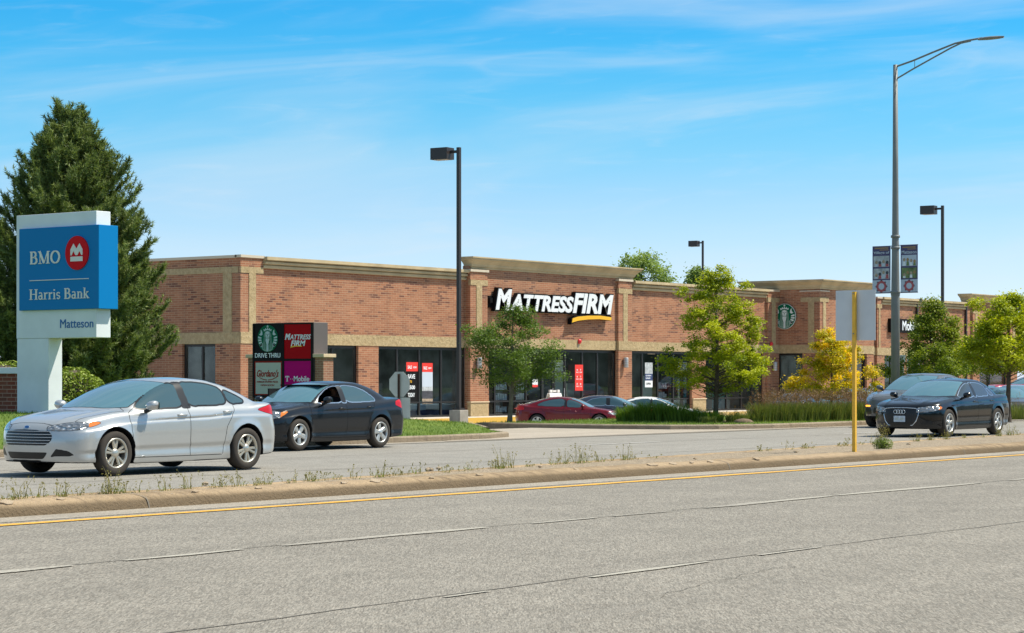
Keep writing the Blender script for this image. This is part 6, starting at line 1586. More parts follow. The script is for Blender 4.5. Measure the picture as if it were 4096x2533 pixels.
NAVY = dict(SILVER); NAVY.update(L=4.86, W=1.855, H=1.463, wb=2.74, fo=0.98, R=0.335, paint=(0.010, 0.0112, 0.014), pmetal=0.0, coat=0.38, pspec=0.3, prough=0.25, glass=None,
    belt=[(0, .76), (.5, .82), (1.3, .935), (2.0, .965), (3.0, .985), (3.6, 1.0), (4.3, 1.03), (4.86, 1.0)],
    top=[(-.1, .66), (0.02, .76), (.15, .83), (.4, .89), (.8, .945), (1.2, .99), (1.5, 1.0), (3.9, 1.07), (4.30, 1.10), (4.70, 1.11), (4.86, 1.08)],
    green=[(.7, .72), (1.25, 1.0), (1.6, 1.18), (1.95, 1.33), (2.25, 1.415), (2.55, 1.452), (2.9, 1.463), (3.25, 1.45), (3.6, 1.385), (3.95, 1.26), (4.3, 1.09), (4.6, .95)],
    nose=[(.15, .09), (.24, .04), (.40, .01), (.55, .0), (.70, .03), (.80, .09), (.9, .25), (1.0, .5)], sweepF=0.50, sweepR=0.30,
    doors=[('door', [(1.40, .26), (1.36, .94), (2.35, 1.40), (2.50, 1.38), (2.55, .9), (2.56, .26)]), ('door', [(2.56, .26), (2.55, .9), (2.50, 1.39), (3.1, 1.38), (3.60, 1.1), (3.50, .90), (3.32, .66), (3.26, .26)])],
    windows=[('open_window', [(1.60, .99), (1.78, 1.13), (2.02, 1.26), (2.24, 1.335), (2.46, 1.36), (2.48, 1.0), (2.0, .985)]), ('window', [(2.56, 1.0), (2.55, 1.362), (2.80, 1.362), (3.08, 1.33), (3.35, 1.24), (3.62, 1.07), (3.62, 1.02), (3.2, 1.005)])],
    bpillar=[(2.44, .99), (2.43, 1.355), (2.58, 1.360), (2.60, .99)], open_side=1, chrome_dlo=True, surround=0.024,
    hood=(0.18, 1.30, .70, .74), trunk=(4.22, .62, .82), ws=(1.0, 2.28), cowl=1.27, rw=(3.45, 1.08), crown=0.05, hoodrib=0.008,
    front=[('headlight', [(-.42, .68), (-.10, .655), (.36, .69), (.38, .815), (.0, .86), (-.30, .83), (-.45, .75)], 'lamp'), ('indicator', [(.34, .70), (.50, .76), (.60, .82), (.52, .835), (.36, .81)], 'amber'),
           ('grille', [(-1.5, .42), (-.42, .42), (-.38, .56), (-1.5, .56)], 'grille'), ('lower_grille', [(-1.5, .27), (-.40, .27), (-.42, .37), (-1.5, .37)], 'grille')],
    rear=[('tail_light', [(-.4, .84), (.25, .85), (.52, .93), (.46, 1.02), (.2, 1.06), (-.4, 1.04)], 'redlamp')],
    bars=[(.44, .54, 2, .50, .008, 'chrome', .0)], mirror=(1.78, 1.05, .90), handles=[(2.38, .875), (3.36, .90)], handle_mat=None, spoke_style='wide', phase=0.9, rimmat=None, extra=[])
NAVY.pop('glass'); NAVY.pop('handle_mat'); NAVY.pop('rimmat'); NAVY['rimmat'] = M['rimsilver']

def interior(c, driver=False):
    """dark cabin seen through the lowered window, with seats, wheel and the driver"""
    def f(root, s, fx_, bx_, sy_, parts, names, paint):
        L = s.L; mb = MB()
        mb.box(L / 2 - 3.5, L / 2 - 1.5, -.72, .62, .40, .46); mb.box(L / 2 - 3.55, L / 2 - 3.5, -.7, .7, .47, 1.2); mb.box(L / 2 - 1.62, L / 2 - 1.5, -.7, .7, .47, .96); mb.box(L / 2 - 3.4, L / 2 - 1.7, -.70, -.66, .47, 1.3)
        mb.box(L / 2 - 3.3, L / 2 - 2.0, -.6, .6, 1.36, 1.385)
        mb.build('cabin', 'under', root)
        for sy in (1, -1):
            e = empty('seat', (L / 2 - 2.55, sy * .38, .46)); e.parent = root
            b = MB(); b.box(-.25, .30, -.25, .25, .0, .18); b.build('seat_cushion', 'trim', e, bevel=.04)
            b = MB(); b.obox((-.32, 0, .42), (1, 0, .25), (0, 1, 0), (-.25, 0, 1), .07, .24, .32); b.build('backrest', 'trim', e, bevel=.05)
            b = MB(); b.obox((-.42, 0, .81), (1, 0, .1), (0, 1, 0), (-.1, 0, 1), .05, .13, .09); b.build('headrest', 'trim', e, bevel=.04)
        b = MB(); c0 = Vector((L / 2 - 2.02, .38, .92)); ring = [c0 + Vector((.06 * math.sin(a), .18 * math.cos(a), .17 * math.sin(a))) for a in [k * math.pi / 10 for k in range(21)]]
        b.tube(ring, .014, 8, cap=False); b.build('steering_wheel', 'trim', root)
    return f
NAVY['extra'] = [interior(NAVY)]

AUDI = dict(SILVER); AUDI.update(L=4.93, W=1.874, H=1.46, wb=2.91, fo=0.92, R=0.345, paint=(0.006, 0.007, 0.009), pmetal=0.0, coat=0.5, pspec=0.3, prough=0.2,
    belt=[(0, .76), (.5, .80), (1.3, .93), (2.0, .955), (3.0, .975), (3.7, .995), (4.3, 1.01), (4.93, .98)],
    plan=[(0, .88), (.5, .92), (1.2, .932), (2.2, .937), (3.4, .935), (4.2, .915), (4.93, .86)],
    top=[(-.1, .68), (0.02, .765), (.15, .82), (.4, .88), (.8, .935), (1.25, .985), (1.5, 1.0), (3.9, 1.05), (4.30, 1.07), (4.75, 1.06), (4.93, 1.02)],
    green=[(.75, .72), (1.32, 1.0), (1.65, 1.165), (1.95, 1.29), (2.25, 1.39), (2.6, 1.445), (2.95, 1.46), (3.3, 1.445), (3.65, 1.37), (4.0, 1.24), (4.35, 1.06), (4.7, .9)],
    nose=[(.15, .06), (.24, .03), (.40, .005), (.55, .0), (.70, .02), (.78, .05), (.88, .2), (1.0, .5)], sweepF=0.50, sweepR=0.30,
    doors=[('door', [(1.42, .27), (1.38, .93), (2.35, 1.40), (2.55, 1.38), (2.62, .9), (2.62, .27)]), ('door', [(2.62, .27), (2.62, .9), (2.56, 1.39), (3.2, 1.38), (3.70, 1.1), (3.66, .92), (3.45, .70), (3.38, .27)])],
    windows=[('window', [(1.60, .975), (1.80, 1.10), (2.05, 1.225), (2.30, 1.315), (2.52, 1.345), (2.56, .985), (2.0, .975)]), ('window', [(2.64, .99), (2.62, 1.352), (2.9, 1.35), (3.15, 1.32), (3.36, 1.26), (3.46, 1.01), (3.0, .995)]), ('window', [(3.50, 1.01), (3.42, 1.235), (3.66, 1.12), (3.82, 1.02)])],
    bpillar=[(2.52, .98), (2.50, 1.345), (2.65, 1.348), (2.68, .98)], chrome_dlo=True, surround=0.022, glass=M['cglass_dark'],
    hood=(0.12, 1.34, .74, .74), trunk=(4.30, .62, .80), ws=(1.0, 2.32), cowl=1.34, rw=(3.50, 1.06), crown=0.045, hoodrib=0.012,
    front=[('headlight', [(-.44, .62), (-.20, .605), (.26, .645), (.42, .69), (.40, .77), (.0, .77), (-.42, .725)], 'lamp'), ('indicator', [(.32, .66), (.50, .70), (.54, .755), (.40, .765), (.38, .71)], 'amber'),
           ('grille', [(-1.5, .29), (-.63, .29), (-.50, .40), (-.44, .56), (-.46, .68), (-.54, .715), (-1.5, .73)], 'grille'),
           ('fog_recess', [(-.34, .30), (.16, .32), (.10, .41), (-.30, .37)], 'grille')],
    rear=[('tail_light', [(-.4, .80), (.05, .82), (.30, .88), (.22, .95), (-.05, .96), (-.4, .94)], 'redlamp')],
    bars=[(.33, .70, 9, .36, .004, 'trim', .05)], lines=[('grille_frame', 'chrome', .011, [(-.33, .29), (.33, .29), (.42, .40), (.475, .56), (.465, .67), (.40, .712), (.2, .725), (-.2, .725), (-.40, .712), (-.465, .67), (-.475, .56), (-.42, .40), (-.33, .29)], None)],
    mirror=(1.74, 1.03, .90), handles=[(2.45, .87), (3.50, .885)], handle_mat=None, mirror_mat=None, spoke_style='y', phase=0.4, rimmat=M['rimsilver'], R_=0)
for k_ in ('handle_mat', 'mirror_mat'): AUDI.pop(k_)
def rings_badge(root, s, fx_, bx_, sy_, parts, names, paint):
    p = Vector((s.L / 2 - fx_(0, .62) + .012, 0, .625)); mb = MB()
    for i, yy in enumerate((-.108, -.036, .036, .108)):
        c0 = p + Vector((0.001 * i, yy, 0)); ring = [c0 + Vector((0, .048 * math.cos(a), .048 * math.sin(a))) for a in [k * math.pi / 12 for k in range(25)]]; mb.tube(ring, .0075, 6, cap=False)
    mb.build('ring_badge', 'chrome', root)
    q = Vector((s.L / 2 - fx_(0, .45) + .004, 0, .45)); mb = MB(); mb.poly([(-.155, -.075), (.155, -.075), (.155, .075), (-.155, .075)], q, (0, 1, 0), (0, 0, 1), (1, 0, 0), .012); o = mb.build('licence_plate', 'plate', root)
    mb = MB(); mb.poly([(-.12, -.03), (-.02, -.03), (-.02, .03), (-.12, .03)], q + Vector((.012, 0, 0)), (0, 1, 0), (0, 0, 1), (1, 0, 0), .002); mb.poly([(.01, -.03), (.12, -.03), (.12, .03), (.01, .03)], q + Vector((.012, 0, 0)), (0, 1, 0), (0, 0, 1), (1, 0, 0), .002); mb.build('plate_characters', 'platealu', o)
AUDI['extra'] = [rings_badge]

SUV = dict(AUDI); SUV.update(L=4.68, W=1.93, H=1.62, wb=2.81, fo=0.90, R=0.375, paint=(0.11, 0.115, 0.12), sill=0.26,
    belt=[(0, .84), (.5, .92), (1.3, 1.04), (2.0, 1.08), (3.0, 1.11), (3.7, 1.15), (4.3, 1.18), (4.68, 1.15)],
    bottom=[(0, .30), (.5, .27), (1.5, .24), (3.4, .25), (4.68, .36)],
    plan=[(0, .90), (.5, .945), (1.2, .96), (2.2, .955), (3.4, .965), (4.2, .94), (4.68, .88)],
    top=[(-.1, .74), (0.02, .84), (.15, .92), (.4, .99), (.8, 1.05), (1.2, 1.10), (1.5, 1.11), (3.9, 1.18), (4.4, 1.2), (4.68, 1.1)],
    green=[(.7, .80), (1.2, 1.10), (1.55, 1.29), (1.9, 1.45), (2.2, 1.55), (2.55, 1.61), (2.9, 1.62), (3.3, 1.60), (3.7, 1.53), (4.1, 1.41), (4.4, 1.20), (4.65, .95)],
    gplan=[(1.0, .80), (1.6, .86), (2.4, .885), (3.2, .88), (3.8, .85), (4.4, .76)],
    nose=[(.2, .10), (.34, .04), (.50, .0), (.66, .0), (.78, .03), (.88, .10), (1.0, .3)], sweepF=0.55, sweepR=0.32,
    doors=[('door', [(1.38, .34), (1.36, 1.05), (2.35, 1.56), (2.45, 1.54), (2.48, .9), (2.48, .34)]), ('door', [(2.48, .34), (2.48, .9), (2.46, 1.55), (3.2, 1.52), (3.6, 1.25), (3.5, 1.0), (3.32, .75), (3.24, .34)])],
    windows=[('window', [(1.55, 1.09), (1.78, 1.25), (2.05, 1.39), (2.38, 1.49), (2.40, 1.12), (2.0, 1.10)]), ('window', [(2.50, 1.12), (2.48, 1.50), (2.8, 1.51), (3.15, 1.48), (3.3, 1.15), (3.0, 1.13)]), ('window', [(3.36, 1.16), (3.24, 1.46), (3.6, 1.36), (3.85, 1.22), (3.8, 1.18)])],
    bpillar=[(2.41, 1.11), (2.40, 1.50), (2.47, 1.50), (2.49, 1.11)], surround=.018,
    hood=(0.18, 1.24, .62, .86), trunk=(4.30, .62, .85), ws=(1.1, 2.22), cowl=1.20, rw=(3.9, 1.22), skirt=0.34,
    front=[('headlight', [(-.20, .80), (-.08, .755), (.14, .77), (.34, .84), (.36, .93), (.16, .97), (-.06, .94), (-.20, .88)], 'lamp'), ('indicator', [(-.30, .615), (.26, .615), (.26, .665), (-.30, .665)], 'amberlit'),
           ('grille', [(-1.5, .42), (-.44, .42), (-.50, .60), (-1.5, .62)], 'grille'), ('side_intake', [(-.36, .40), (.12, .40), (.22, .60), (-.34, .60)], 'grille')],
    rear=[('tail_light', [(-.4, .90), (.05, .92), (.25, .98), (.2, 1.05), (-.4, 1.04)], 'redlamp')], bars=[(.44, .60, 3, .4, .006, 'trim', .0)], lines=[],
    mirror=(1.72, 1.17, .93), handles=[(2.3, .97), (3.3, .99)], extra=[], spoke_style='twin')

RED = dict(NAVY); RED.update(L=4.63, W=1.80, H=1.416, wb=2.70, fo=0.90, R=0.325, paint=(0.14, 0.003, 0.008), coat=0.6, pmetal=0.15, prough=0.25,
    sill=.19, belt=[(0, .70), (.5, .76), (1.3, .89), (2.0, .925), (3.0, .965), (3.6, 1.0), (4.2, 1.03), (4.63, 1.0)],
    bottom=[(0, .19), (.5, .18), (1.5, .16), (3.3, .17), (4.63, .26)],
    plan=[(0, .83), (.5, .88), (1.2, .892), (2.2, .90), (3.4, .90), (4.1, .88), (4.63, .84)],
    top=[(-.1, .58), (0.02, .69), (.15, .76), (.4, .83), (.8, .90), (1.15, .95), (1.5, .97), (3.9, 1.05), (4.25, 1.09), (4.5, 1.09), (4.63, 1.05)],
    green=[(.6, .68), (1.10, .95), (1.45, 1.13), (1.8, 1.28), (2.1, 1.365), (2.4, 1.405), (2.7, 1.416), (3.05, 1.395), (3.4, 1.335), (3.8, 1.225), (4.2, 1.10), (4.5, .98)],
    gplan=[(1.0, .78), (1.6, .82), (2.4, .84), (3.2, .83), (3.8, .79), (4.4, .70)],
    doors=[('door', [(1.30, .25), (1.26, .90), (2.2, 1.35), (2.38, 1.33), (2.44, .9), (2.44, .25)]), ('door', [(2.44, .25), (2.44, .9), (2.38, 1.34), (3.0, 1.32), (3.50, 1.1), (3.40, .88), (3.22, .66), (3.12, .25)])],
    windows=[('window', [(1.45, .95), (1.65, 1.08), (1.95, 1.23), (2.30, 1.315), (2.34, .965), (2.0, .95)]), ('window', [(2.42, .97), (2.40, 1.32), (2.75, 1.318), (3.1, 1.27), (3.4, 1.18), (3.62, 1.07), (3.6, 1.02), (3.2, 1.0)])],
    bpillar=[(2.33, .96), (2.33, 1.32), (2.40, 1.32), (2.43, .96)], open_side=0, surround=.014, chrome_dlo=False,
    hood=(0.16, 1.16, .66, .66), trunk=(4.12, .60, .80), ws=(.9, 2.08), cowl=1.12, rw=(3.2, 1.06),
    front=[('headlight', [(-.45, .60), (-.1, .60), (.42, .68), (.50, .74), (.1, .74), (-.40, .68)], 'lamp'), ('grille', [(-1.5, .46), (-.44, .46), (-.40, .60), (-1.5, .66)], 'grille'), ('lower_grille', [(-1.5, .22), (-.4, .22), (-.42, .36), (-1.5, .36)], 'grille')],
    rear=[('tail_light', [(-.5, .82), (.2, .82), (.42, .85), (.40, .95), (.32, 1.0), (.1, 1.03), (-.5, 1.0)], 'redlamp')],
    mirror=(1.62, 1.0, .87), handles=[(2.25, .85), (3.22, .88)], spoke_style='wide', extra=[], bars=[])
def recolour(base, col, **k):
    d = dict(base); d['paint'] = col; d['windows'] = [(n.replace('open_window', 'window'), p) for n, p in d['windows']]; d['extra'] = [e for e in d.get('extra', []) if e is rings_badge and False]; d['lines'] = []; d['bars'] = []; d.update(k); return d

def centre(front_contact_px, Yside, c, sign=-1):
    pass
# moving cars, noses towards -X; near sides face the viewer
sf = gnd(271, 1137.5); SY = 24.35
silver_x = sf.x + (SILVER['L'] / 2 - SILVER['fo'])
car(SILVER, (silver_x, SY + SILVER['W'] / 2 - 0.02, 0.012), (-1, 0), 'silver saloon car driving left at the front of the picture', 'cars driving on the far lanes', res=0.0145)
nf = gnd(716, 1077.5)
navy = car(NAVY, (nf.x + (NAVY['L'] / 2 - NAVY['fo']) * .93, nf.y + (NAVY['W'] / 2 - 0.02) * .93, 0.012), (-1, 0), 'dark navy saloon car with an open front window behind the silver car', 'cars driving on the far lanes', res=0.018)
navy.scale = (.93, .93, .96)
af = gnd(2267, 1044)
car(AUDI, (af.x + AUDI['L'] / 2 - AUDI['fo'], af.y + AUDI['W'] / 2 - 0.02, 0.012), (-1, 0), 'black saloon car with chrome framed grille and ring badge, driving left', 'cars driving on the far lanes', res=0.02)
pp = dep(2104, 64.5)
car(SUV, (pp.x + SUV['L'] / 2 + 0.4, 29.6, 0.012), (-1, 0), 'dark grey sport utility car half hidden behind the black saloon', 'cars driving on the far lanes', res=0.025)
# parked row
rp = dep(1357, 96.2)
hdg = Vector((0.50, -0.866, 0))
SUN_ROW = [(RED, 'red saloon car parked behind the grass verge, nose to the right', None)]
car(RED, (rp.x, rp.y, -0.74), hdg, 'red saloon car parked behind the grass verge, nose to the right', 'cars parked in front of the shops', res=0.028)
rp2 = dep(1459, 98.5); GREY = recolour(NAVY, (0.035, 0.045, 0.07))
car(GREY, (rp2.x, rp2.y, -0.74), hdg, 'dark blue saloon car parked between the red car and the white car', 'cars parked in front of the shops', res=0.035)
rp3 = dep(1560, 101); WHITE = recolour(RED, (0.78, 0.78, 0.76), pmetal=0.0)
car(WHITE, (rp3.x, rp3.y, -0.78), hdg, 'white car parked behind the tall green grass clump', 'cars parked in front of the shops', res=0.035)
# far lot, right edge
def farcar(c, px, Z, z, h, label, r=0.05): p = dep(px, Z); return car(c, (p.x, p.y, z), h, label, 'cars in the far parking lot', res=r)
farcar(recolour(RED, (0.42, 0.012, 0.03)), 2368, 128, -0.30, (-0.9, 0.45), 'bright red hatchback parked behind the black saloon roof')
farcar(recolour(NAVY, (0.07, 0.066, 0.064), pmetal=.3), 2400, 93, -0.35, (-0.75, -0.66), 'grey car parked at the right edge beside the tree trunk', 0.04)
farcar(recolour(AUDI, (0.22, 0.22, 0.225)), 2436, 100, -0.28, (-0.75, -0.66), 'silver car cut by the right edge of the picture')
farcar(recolour(SUV, (0.07, 0.08, 0.10)), 1905, 117, -0.92, (1, 0.25), 'dark utility vehicle parked outside the tower window')
farcar(recolour(RED, (0.12, 0.13, 0.15)), 1985, 116, -0.80, (-0.9, -0.4), 'dark grey car parked behind the yellow tree')
farcar(recolour(NAVY, (0.10, 0.045, 0.055)), 2052, 122, -0.5, (-0.7, -0.7), 'dark maroon car parked between the post and the yellow tree')
farcar(recolour(SUV, (0.36, 0.008, 0.012)), 2455, 136, 0.0, (-0.9, 0.45), 'red van at the far right edge of the lot')

# the driver behind the lowered window
def driver(car_root, c):
    L = c['L']; W = car_root.matrix_world if False else Matrix.LocRotScale(car_root.location, car_root.rotation_euler, car_root.scale)
    o = W @ Vector((L / 2 - 2.60, .38, .62)); e = empty('person', o, 'person in a dark top driving the navy car, one arm on the wheel', 'person', rz=car_root.rotation_euler.z)
    def skin(name, pts, edges, rad, m, par):
        me = bpy.data.meshes.new(name); me.from_pydata(pts, edges, []); ob = bpy.data.objects.new(name, me); put(ob, par); me.materials.append(M[m])
        sk = ob.modifiers.new('skin', 'SKIN')
        for v, r_ in zip(me.skin_vertices[0].data, rad): v.radius = (r_[0], r_[1])
        me.skin_vertices[0].data[0].use_root = True
        sb = ob.modifiers.new('sub', 'SUBSURF'); sb.levels = 1; sb.render_levels = 2; return ob
    P = [(0, 0, 0), (-.06, 0, .20), (-.12, 0, .40), (-.12, 0, .50), (-.10, 0, .60), (-.07, 0, .70),
         (-.12, .19, .45), (.04, .25, .24), (.30, .16, .32), (.38, .14, .35), (-.12, -.19, .45), (.02, -.24, .24), (.28, -.15, .32), (.36, -.13, .35),
         (.20, .10, .02), (.44, .12, .06), (.20, -.10, .02), (.44, -.12, .06)]
    E = [(0, 1), (1, 2), (2, 3), (3, 4), (4, 5), (2, 6), (6, 7), (7, 8), (8, 9), (2, 10), (10, 11), (11, 12), (12, 13), (0, 14), (14, 15), (0, 16), (16, 17)]
    R = [(.15, .17), (.13, .15), (.14, .18), (.055, .055), (.085, .075), (.08, .075), (.07, .07), (.05, .05), (.036, .036), (.04, .025), (.07, .07), (.05, .05), (.036, .036), (.04, .025), (.09, .09), (.075, .075), (.09, .09), (.075, .075)]
    skin('body', P, E, R, 'skin', e)
    skin('shirt', [(0, 0, 0), (-.06, 0, .20), (-.12, 0, .42), (-.12, .19, .45), (.0, .235, .28), (-.12, -.19, .45), (-.01, -.23, .28)], [(0, 1), (1, 2), (2, 3), (3, 4), (2, 5), (5, 6)], [(.17, .19), (.15, .17), (.155, .19), (.085, .085), (.065, .065), (.085, .085), (.065, .065)], 'cloth', e)
    mb = MB(); mb.ball((-.115, 0, .68), .105, .095, .105, 14, 10); mb.build('hair', 'cloth', e)
    mb = MB(); mb.ball((.02, 0, .645), .022, .014, .022, 8, 6); mb.build('nose', 'skin', e)
    for sy in (1, -1):
        for k in range(5):
            mb = MB(); z0 = .37 - k * .018; x0 = .40 if k < 4 else .37; y0 = sy * (.14 if k < 4 else .11)
            mb.tube([(x0, y0, z0), (x0 + .035, y0 - sy * .005, z0 + .008), (x0 + .05, y0 - sy * .02, z0 - .01)], [.009, .008, .006], 6); mb.build('finger', 'skin', e)
driver(navy, NAVY)
# ------------------------------------------------------------------ plants
def leaf_mat(name, a, b2, trans=0.35, rough=0.55):
    m = bpy.data.materials.new(name); m.use_nodes = True; nt = m.node_tree; nt.nodes.clear()
    at = add_node(nt, 'ShaderNodeAttribute'); at.attribute_name = 'tint'
    c = mixc(nt, at.outputs['Fac'], a, b2)
    d = add_node(nt, 'ShaderNodeBsdfPrincipled'); d.inputs['Roughness'].default_value = rough; d.inputs['Specular IOR Level'].default_value = 0.35; nt.links.new(c, d.inputs['Base Color'])
    t = add_node(nt, 'ShaderNodeBsdfTranslucent'); nt.links.new(mixc(nt, 1.0, c, (1.3, 1.35, 0.7), 'MULTIPLY'), t.inputs[0])
    mx = add_node(nt, 'ShaderNodeMixShader'); mx.inputs[0].default_value = trans; nt.links.new(d.outputs[0], mx.inputs[1]); nt.links.new(t.outputs[0], mx.inputs[2])
    o = add_node(nt, 'ShaderNodeOutputMaterial'); nt.links.new(mx.outputs[0], o.inputs[0]); return m
M['bark'] = mat('bark', (0.095, 0.07, 0.05), 0.95, var=0.3, vscale=8, bump=0.6)
M['bark_pale'] = mat('bark_pale', (0.17, 0.135, 0.10), 0.95, var=0.3, vscale=8, bump=0.6)
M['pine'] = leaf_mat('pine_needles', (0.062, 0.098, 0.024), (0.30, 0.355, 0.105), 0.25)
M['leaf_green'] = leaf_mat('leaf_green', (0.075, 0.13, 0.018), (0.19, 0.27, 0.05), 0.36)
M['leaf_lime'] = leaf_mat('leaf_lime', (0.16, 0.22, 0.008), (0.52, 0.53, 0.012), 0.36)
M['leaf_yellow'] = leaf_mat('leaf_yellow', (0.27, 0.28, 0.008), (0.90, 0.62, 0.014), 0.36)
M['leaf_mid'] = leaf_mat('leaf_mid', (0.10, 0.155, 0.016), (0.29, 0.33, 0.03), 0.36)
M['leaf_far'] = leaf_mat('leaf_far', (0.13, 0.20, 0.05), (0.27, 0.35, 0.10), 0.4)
M['hedge'] = leaf_mat('hedge_leaf', (0.12, 0.18, 0.018), (0.34, 0.41, 0.055), 0.2)
M['blade_green'] = leaf_mat('grass_blade_green', (0.075, 0.15, 0.014), (0.20, 0.29, 0.03), 0.3)
M['blade_dark'] = leaf_mat('grass_blade_tall', (0.105, 0.145, 0.028), (0.25, 0.26, 0.065), 0.3)
M['plume'] = leaf_mat('grass_plume', (0.14, 0.075, 0.035), (0.28, 0.165, 0.085), 0.3)
M['weed'] = leaf_mat('weed_stem', (0.17, 0.16, 0.045), (0.36, 0.30, 0.11), 0.3)
M['weed_green'] = leaf_mat('weed_leaf', (0.12, 0.18, 0.03), (0.24, 0.30, 0.06), 0.3)
M['turf_blade'] = leaf_mat('turf_blade', (0.10, 0.165, 0.022), (0.23, 0.30, 0.05), 0.3)

def leafmesh(name, V, Fc, tint, m, parent, k):
    """V (n*k,3) with k verts per leaf"""
    n = len(V) // k; me = bpy.data.meshes.new(name)
    me.vertices.add(len(V)); me.vertices.foreach_set('co', np.asarray(V, np.float32).ravel())
    me.loops.add(n * k); me.loops.foreach_set('vertex_index', np.arange(n * k, dtype=np.int32))
    me.polygons.add(n); me.polygons.foreach_set('loop_start', np.arange(0, n * k, k, dtype=np.int32)); me.polygons.foreach_set('loop_total', np.full(n, k, np.int32))
    a = me.attributes.new('tint', 'FLOAT', 'POINT'); a.data.foreach_set('value', np.repeat(np.asarray(tint, np.float32), k))
    me.materials.append(M[m]); me.update(calc_edges=True)
    o = bpy.data.objects.new(name, me); put(o, parent); return o
def rnd_dirs(g, n):
    v = g.normal(size=(n, 3)); return v / np.linalg.norm(v, axis=1, keepdims=True)
def leaves(C, size, g, up=0.5, elong=1.5):
    """one four-cornered leaf at each centre"""
    n = len(C); nn = rnd_dirs(g, n); nn[:, 2] = np.abs(nn[:, 2]) + up; nn /= np.linalg.norm(nn, axis=1, keepdims=True)
    t = np.cross(nn, rnd_dirs(g, n)); t /= np.linalg.norm(t, axis=1, keepdims=True); b = np.cross(nn, t)
    s = size * g.uniform(.6, 1.3, n)[:, None]
    P = np.stack([C - t * s * elong / 2, C + b * s * .42 + nn * s * .1, C + t * s * elong / 2, C - b * s * .42 + nn * s * .1], 1)
    return P.reshape(-1, 3)

def broadleaf(label, loc, H, crown, zc0, m, n_cl, per, leaf, seed, tint=(0, 1), group=None, name='tree', bark='bark', r0=0.07, lobes=(), flat=0.6, clr=(.22, .42), tz=0.0, lean=(0, 0), yelltop=0.0):
    """crown: (z, radius) table; lobes: extra (dx,dy,z,r) clumps"""
    g = np.random.default_rng(seed); rr = random.Random(seed)
    root = empty(name, loc, label, 'tree', group)
    cc = []
    zs = [c[0] for c in crown]; rs = [c[1] for c in crown]; z0, z1 = zs[0], zs[-1]
    n_cl = int(n_cl * 1.3)
    while len(cc) < n_cl:
        z = rr.uniform(z0, z1); R = float(np.interp(z, zs, rs))
        if rr.random() > (R / max(rs)) ** 1.2 + 0.12: continue
        a = rr.uniform(0, 2 * math.pi); q = R * (rr.uniform(0.25, 1.0) ** 0.6) * (1 + 0.18 * math.sin(3 * a + z * 2.2 + seed))
        cc.append((q * math.cos(a) + lean[0] * z, q * math.sin(a) + lean[1] * z, z, rr.uniform(*clr)))
    for dx, dy, z, r in lobes:
        for _ in range(max(2, int(r * 9))): 
            d = rnd_dirs(g, 1)[0] * r * rr.uniform(.2, 1); cc.append((dx + d[0], dy + d[1], z + d[2] * .7, rr.uniform(*clr)))
    mb = MB(); top = Vector((lean[0] * H * .9, lean[1] * H * .9, H * 0.93))
    tr = [Vector((lean[0] * H * t + 0.02 * math.sin(t * 9 + seed), lean[1] * H * t + 0.02 * math.cos(t * 7), H * .93 * t)) for t in [i / 10 for i in range(11)]]
    mb.tube(tr, [r0 * (1.25 if i == 0 else 1) * (1 - .88 * i / 10) for i in range(11)], 10)
    for x, y, z, r in cc:
        hb = max(zc0, min(z - 0.35 * math.hypot(x, y) - 0.1, H * .85)); t = hb / (H * .93); b = Vector((lean[0] * H * t, lean[1] * H * t, hb)); e = Vector((x, y, z))
        md = b.lerp(e, .5) + Vector((rr.uniform(-.06, .06), rr.uniform(-.06, .06), -.05 * (e - b).length))
        w = r0 * (0.07 + 0.14 * (1 - t)); mb.tube([b, md, e], [w, w * .5, w * .12], 5)
    mb.build('trunk', bark, root)
    C = []; T = []
    for x, y, z, r in cc:
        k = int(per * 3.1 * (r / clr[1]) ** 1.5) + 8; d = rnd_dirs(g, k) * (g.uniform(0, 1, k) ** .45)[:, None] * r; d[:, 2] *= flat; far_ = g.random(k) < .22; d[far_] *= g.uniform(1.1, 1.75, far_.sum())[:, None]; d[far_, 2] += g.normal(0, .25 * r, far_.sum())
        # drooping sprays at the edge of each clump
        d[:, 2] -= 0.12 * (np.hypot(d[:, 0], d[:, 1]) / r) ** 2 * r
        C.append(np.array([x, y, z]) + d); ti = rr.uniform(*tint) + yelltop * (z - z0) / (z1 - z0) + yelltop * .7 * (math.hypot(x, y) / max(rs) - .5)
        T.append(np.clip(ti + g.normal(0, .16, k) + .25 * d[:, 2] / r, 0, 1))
    C = np.concatenate(C); T = np.concatenate(T)
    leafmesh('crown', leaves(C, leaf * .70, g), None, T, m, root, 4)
    return root

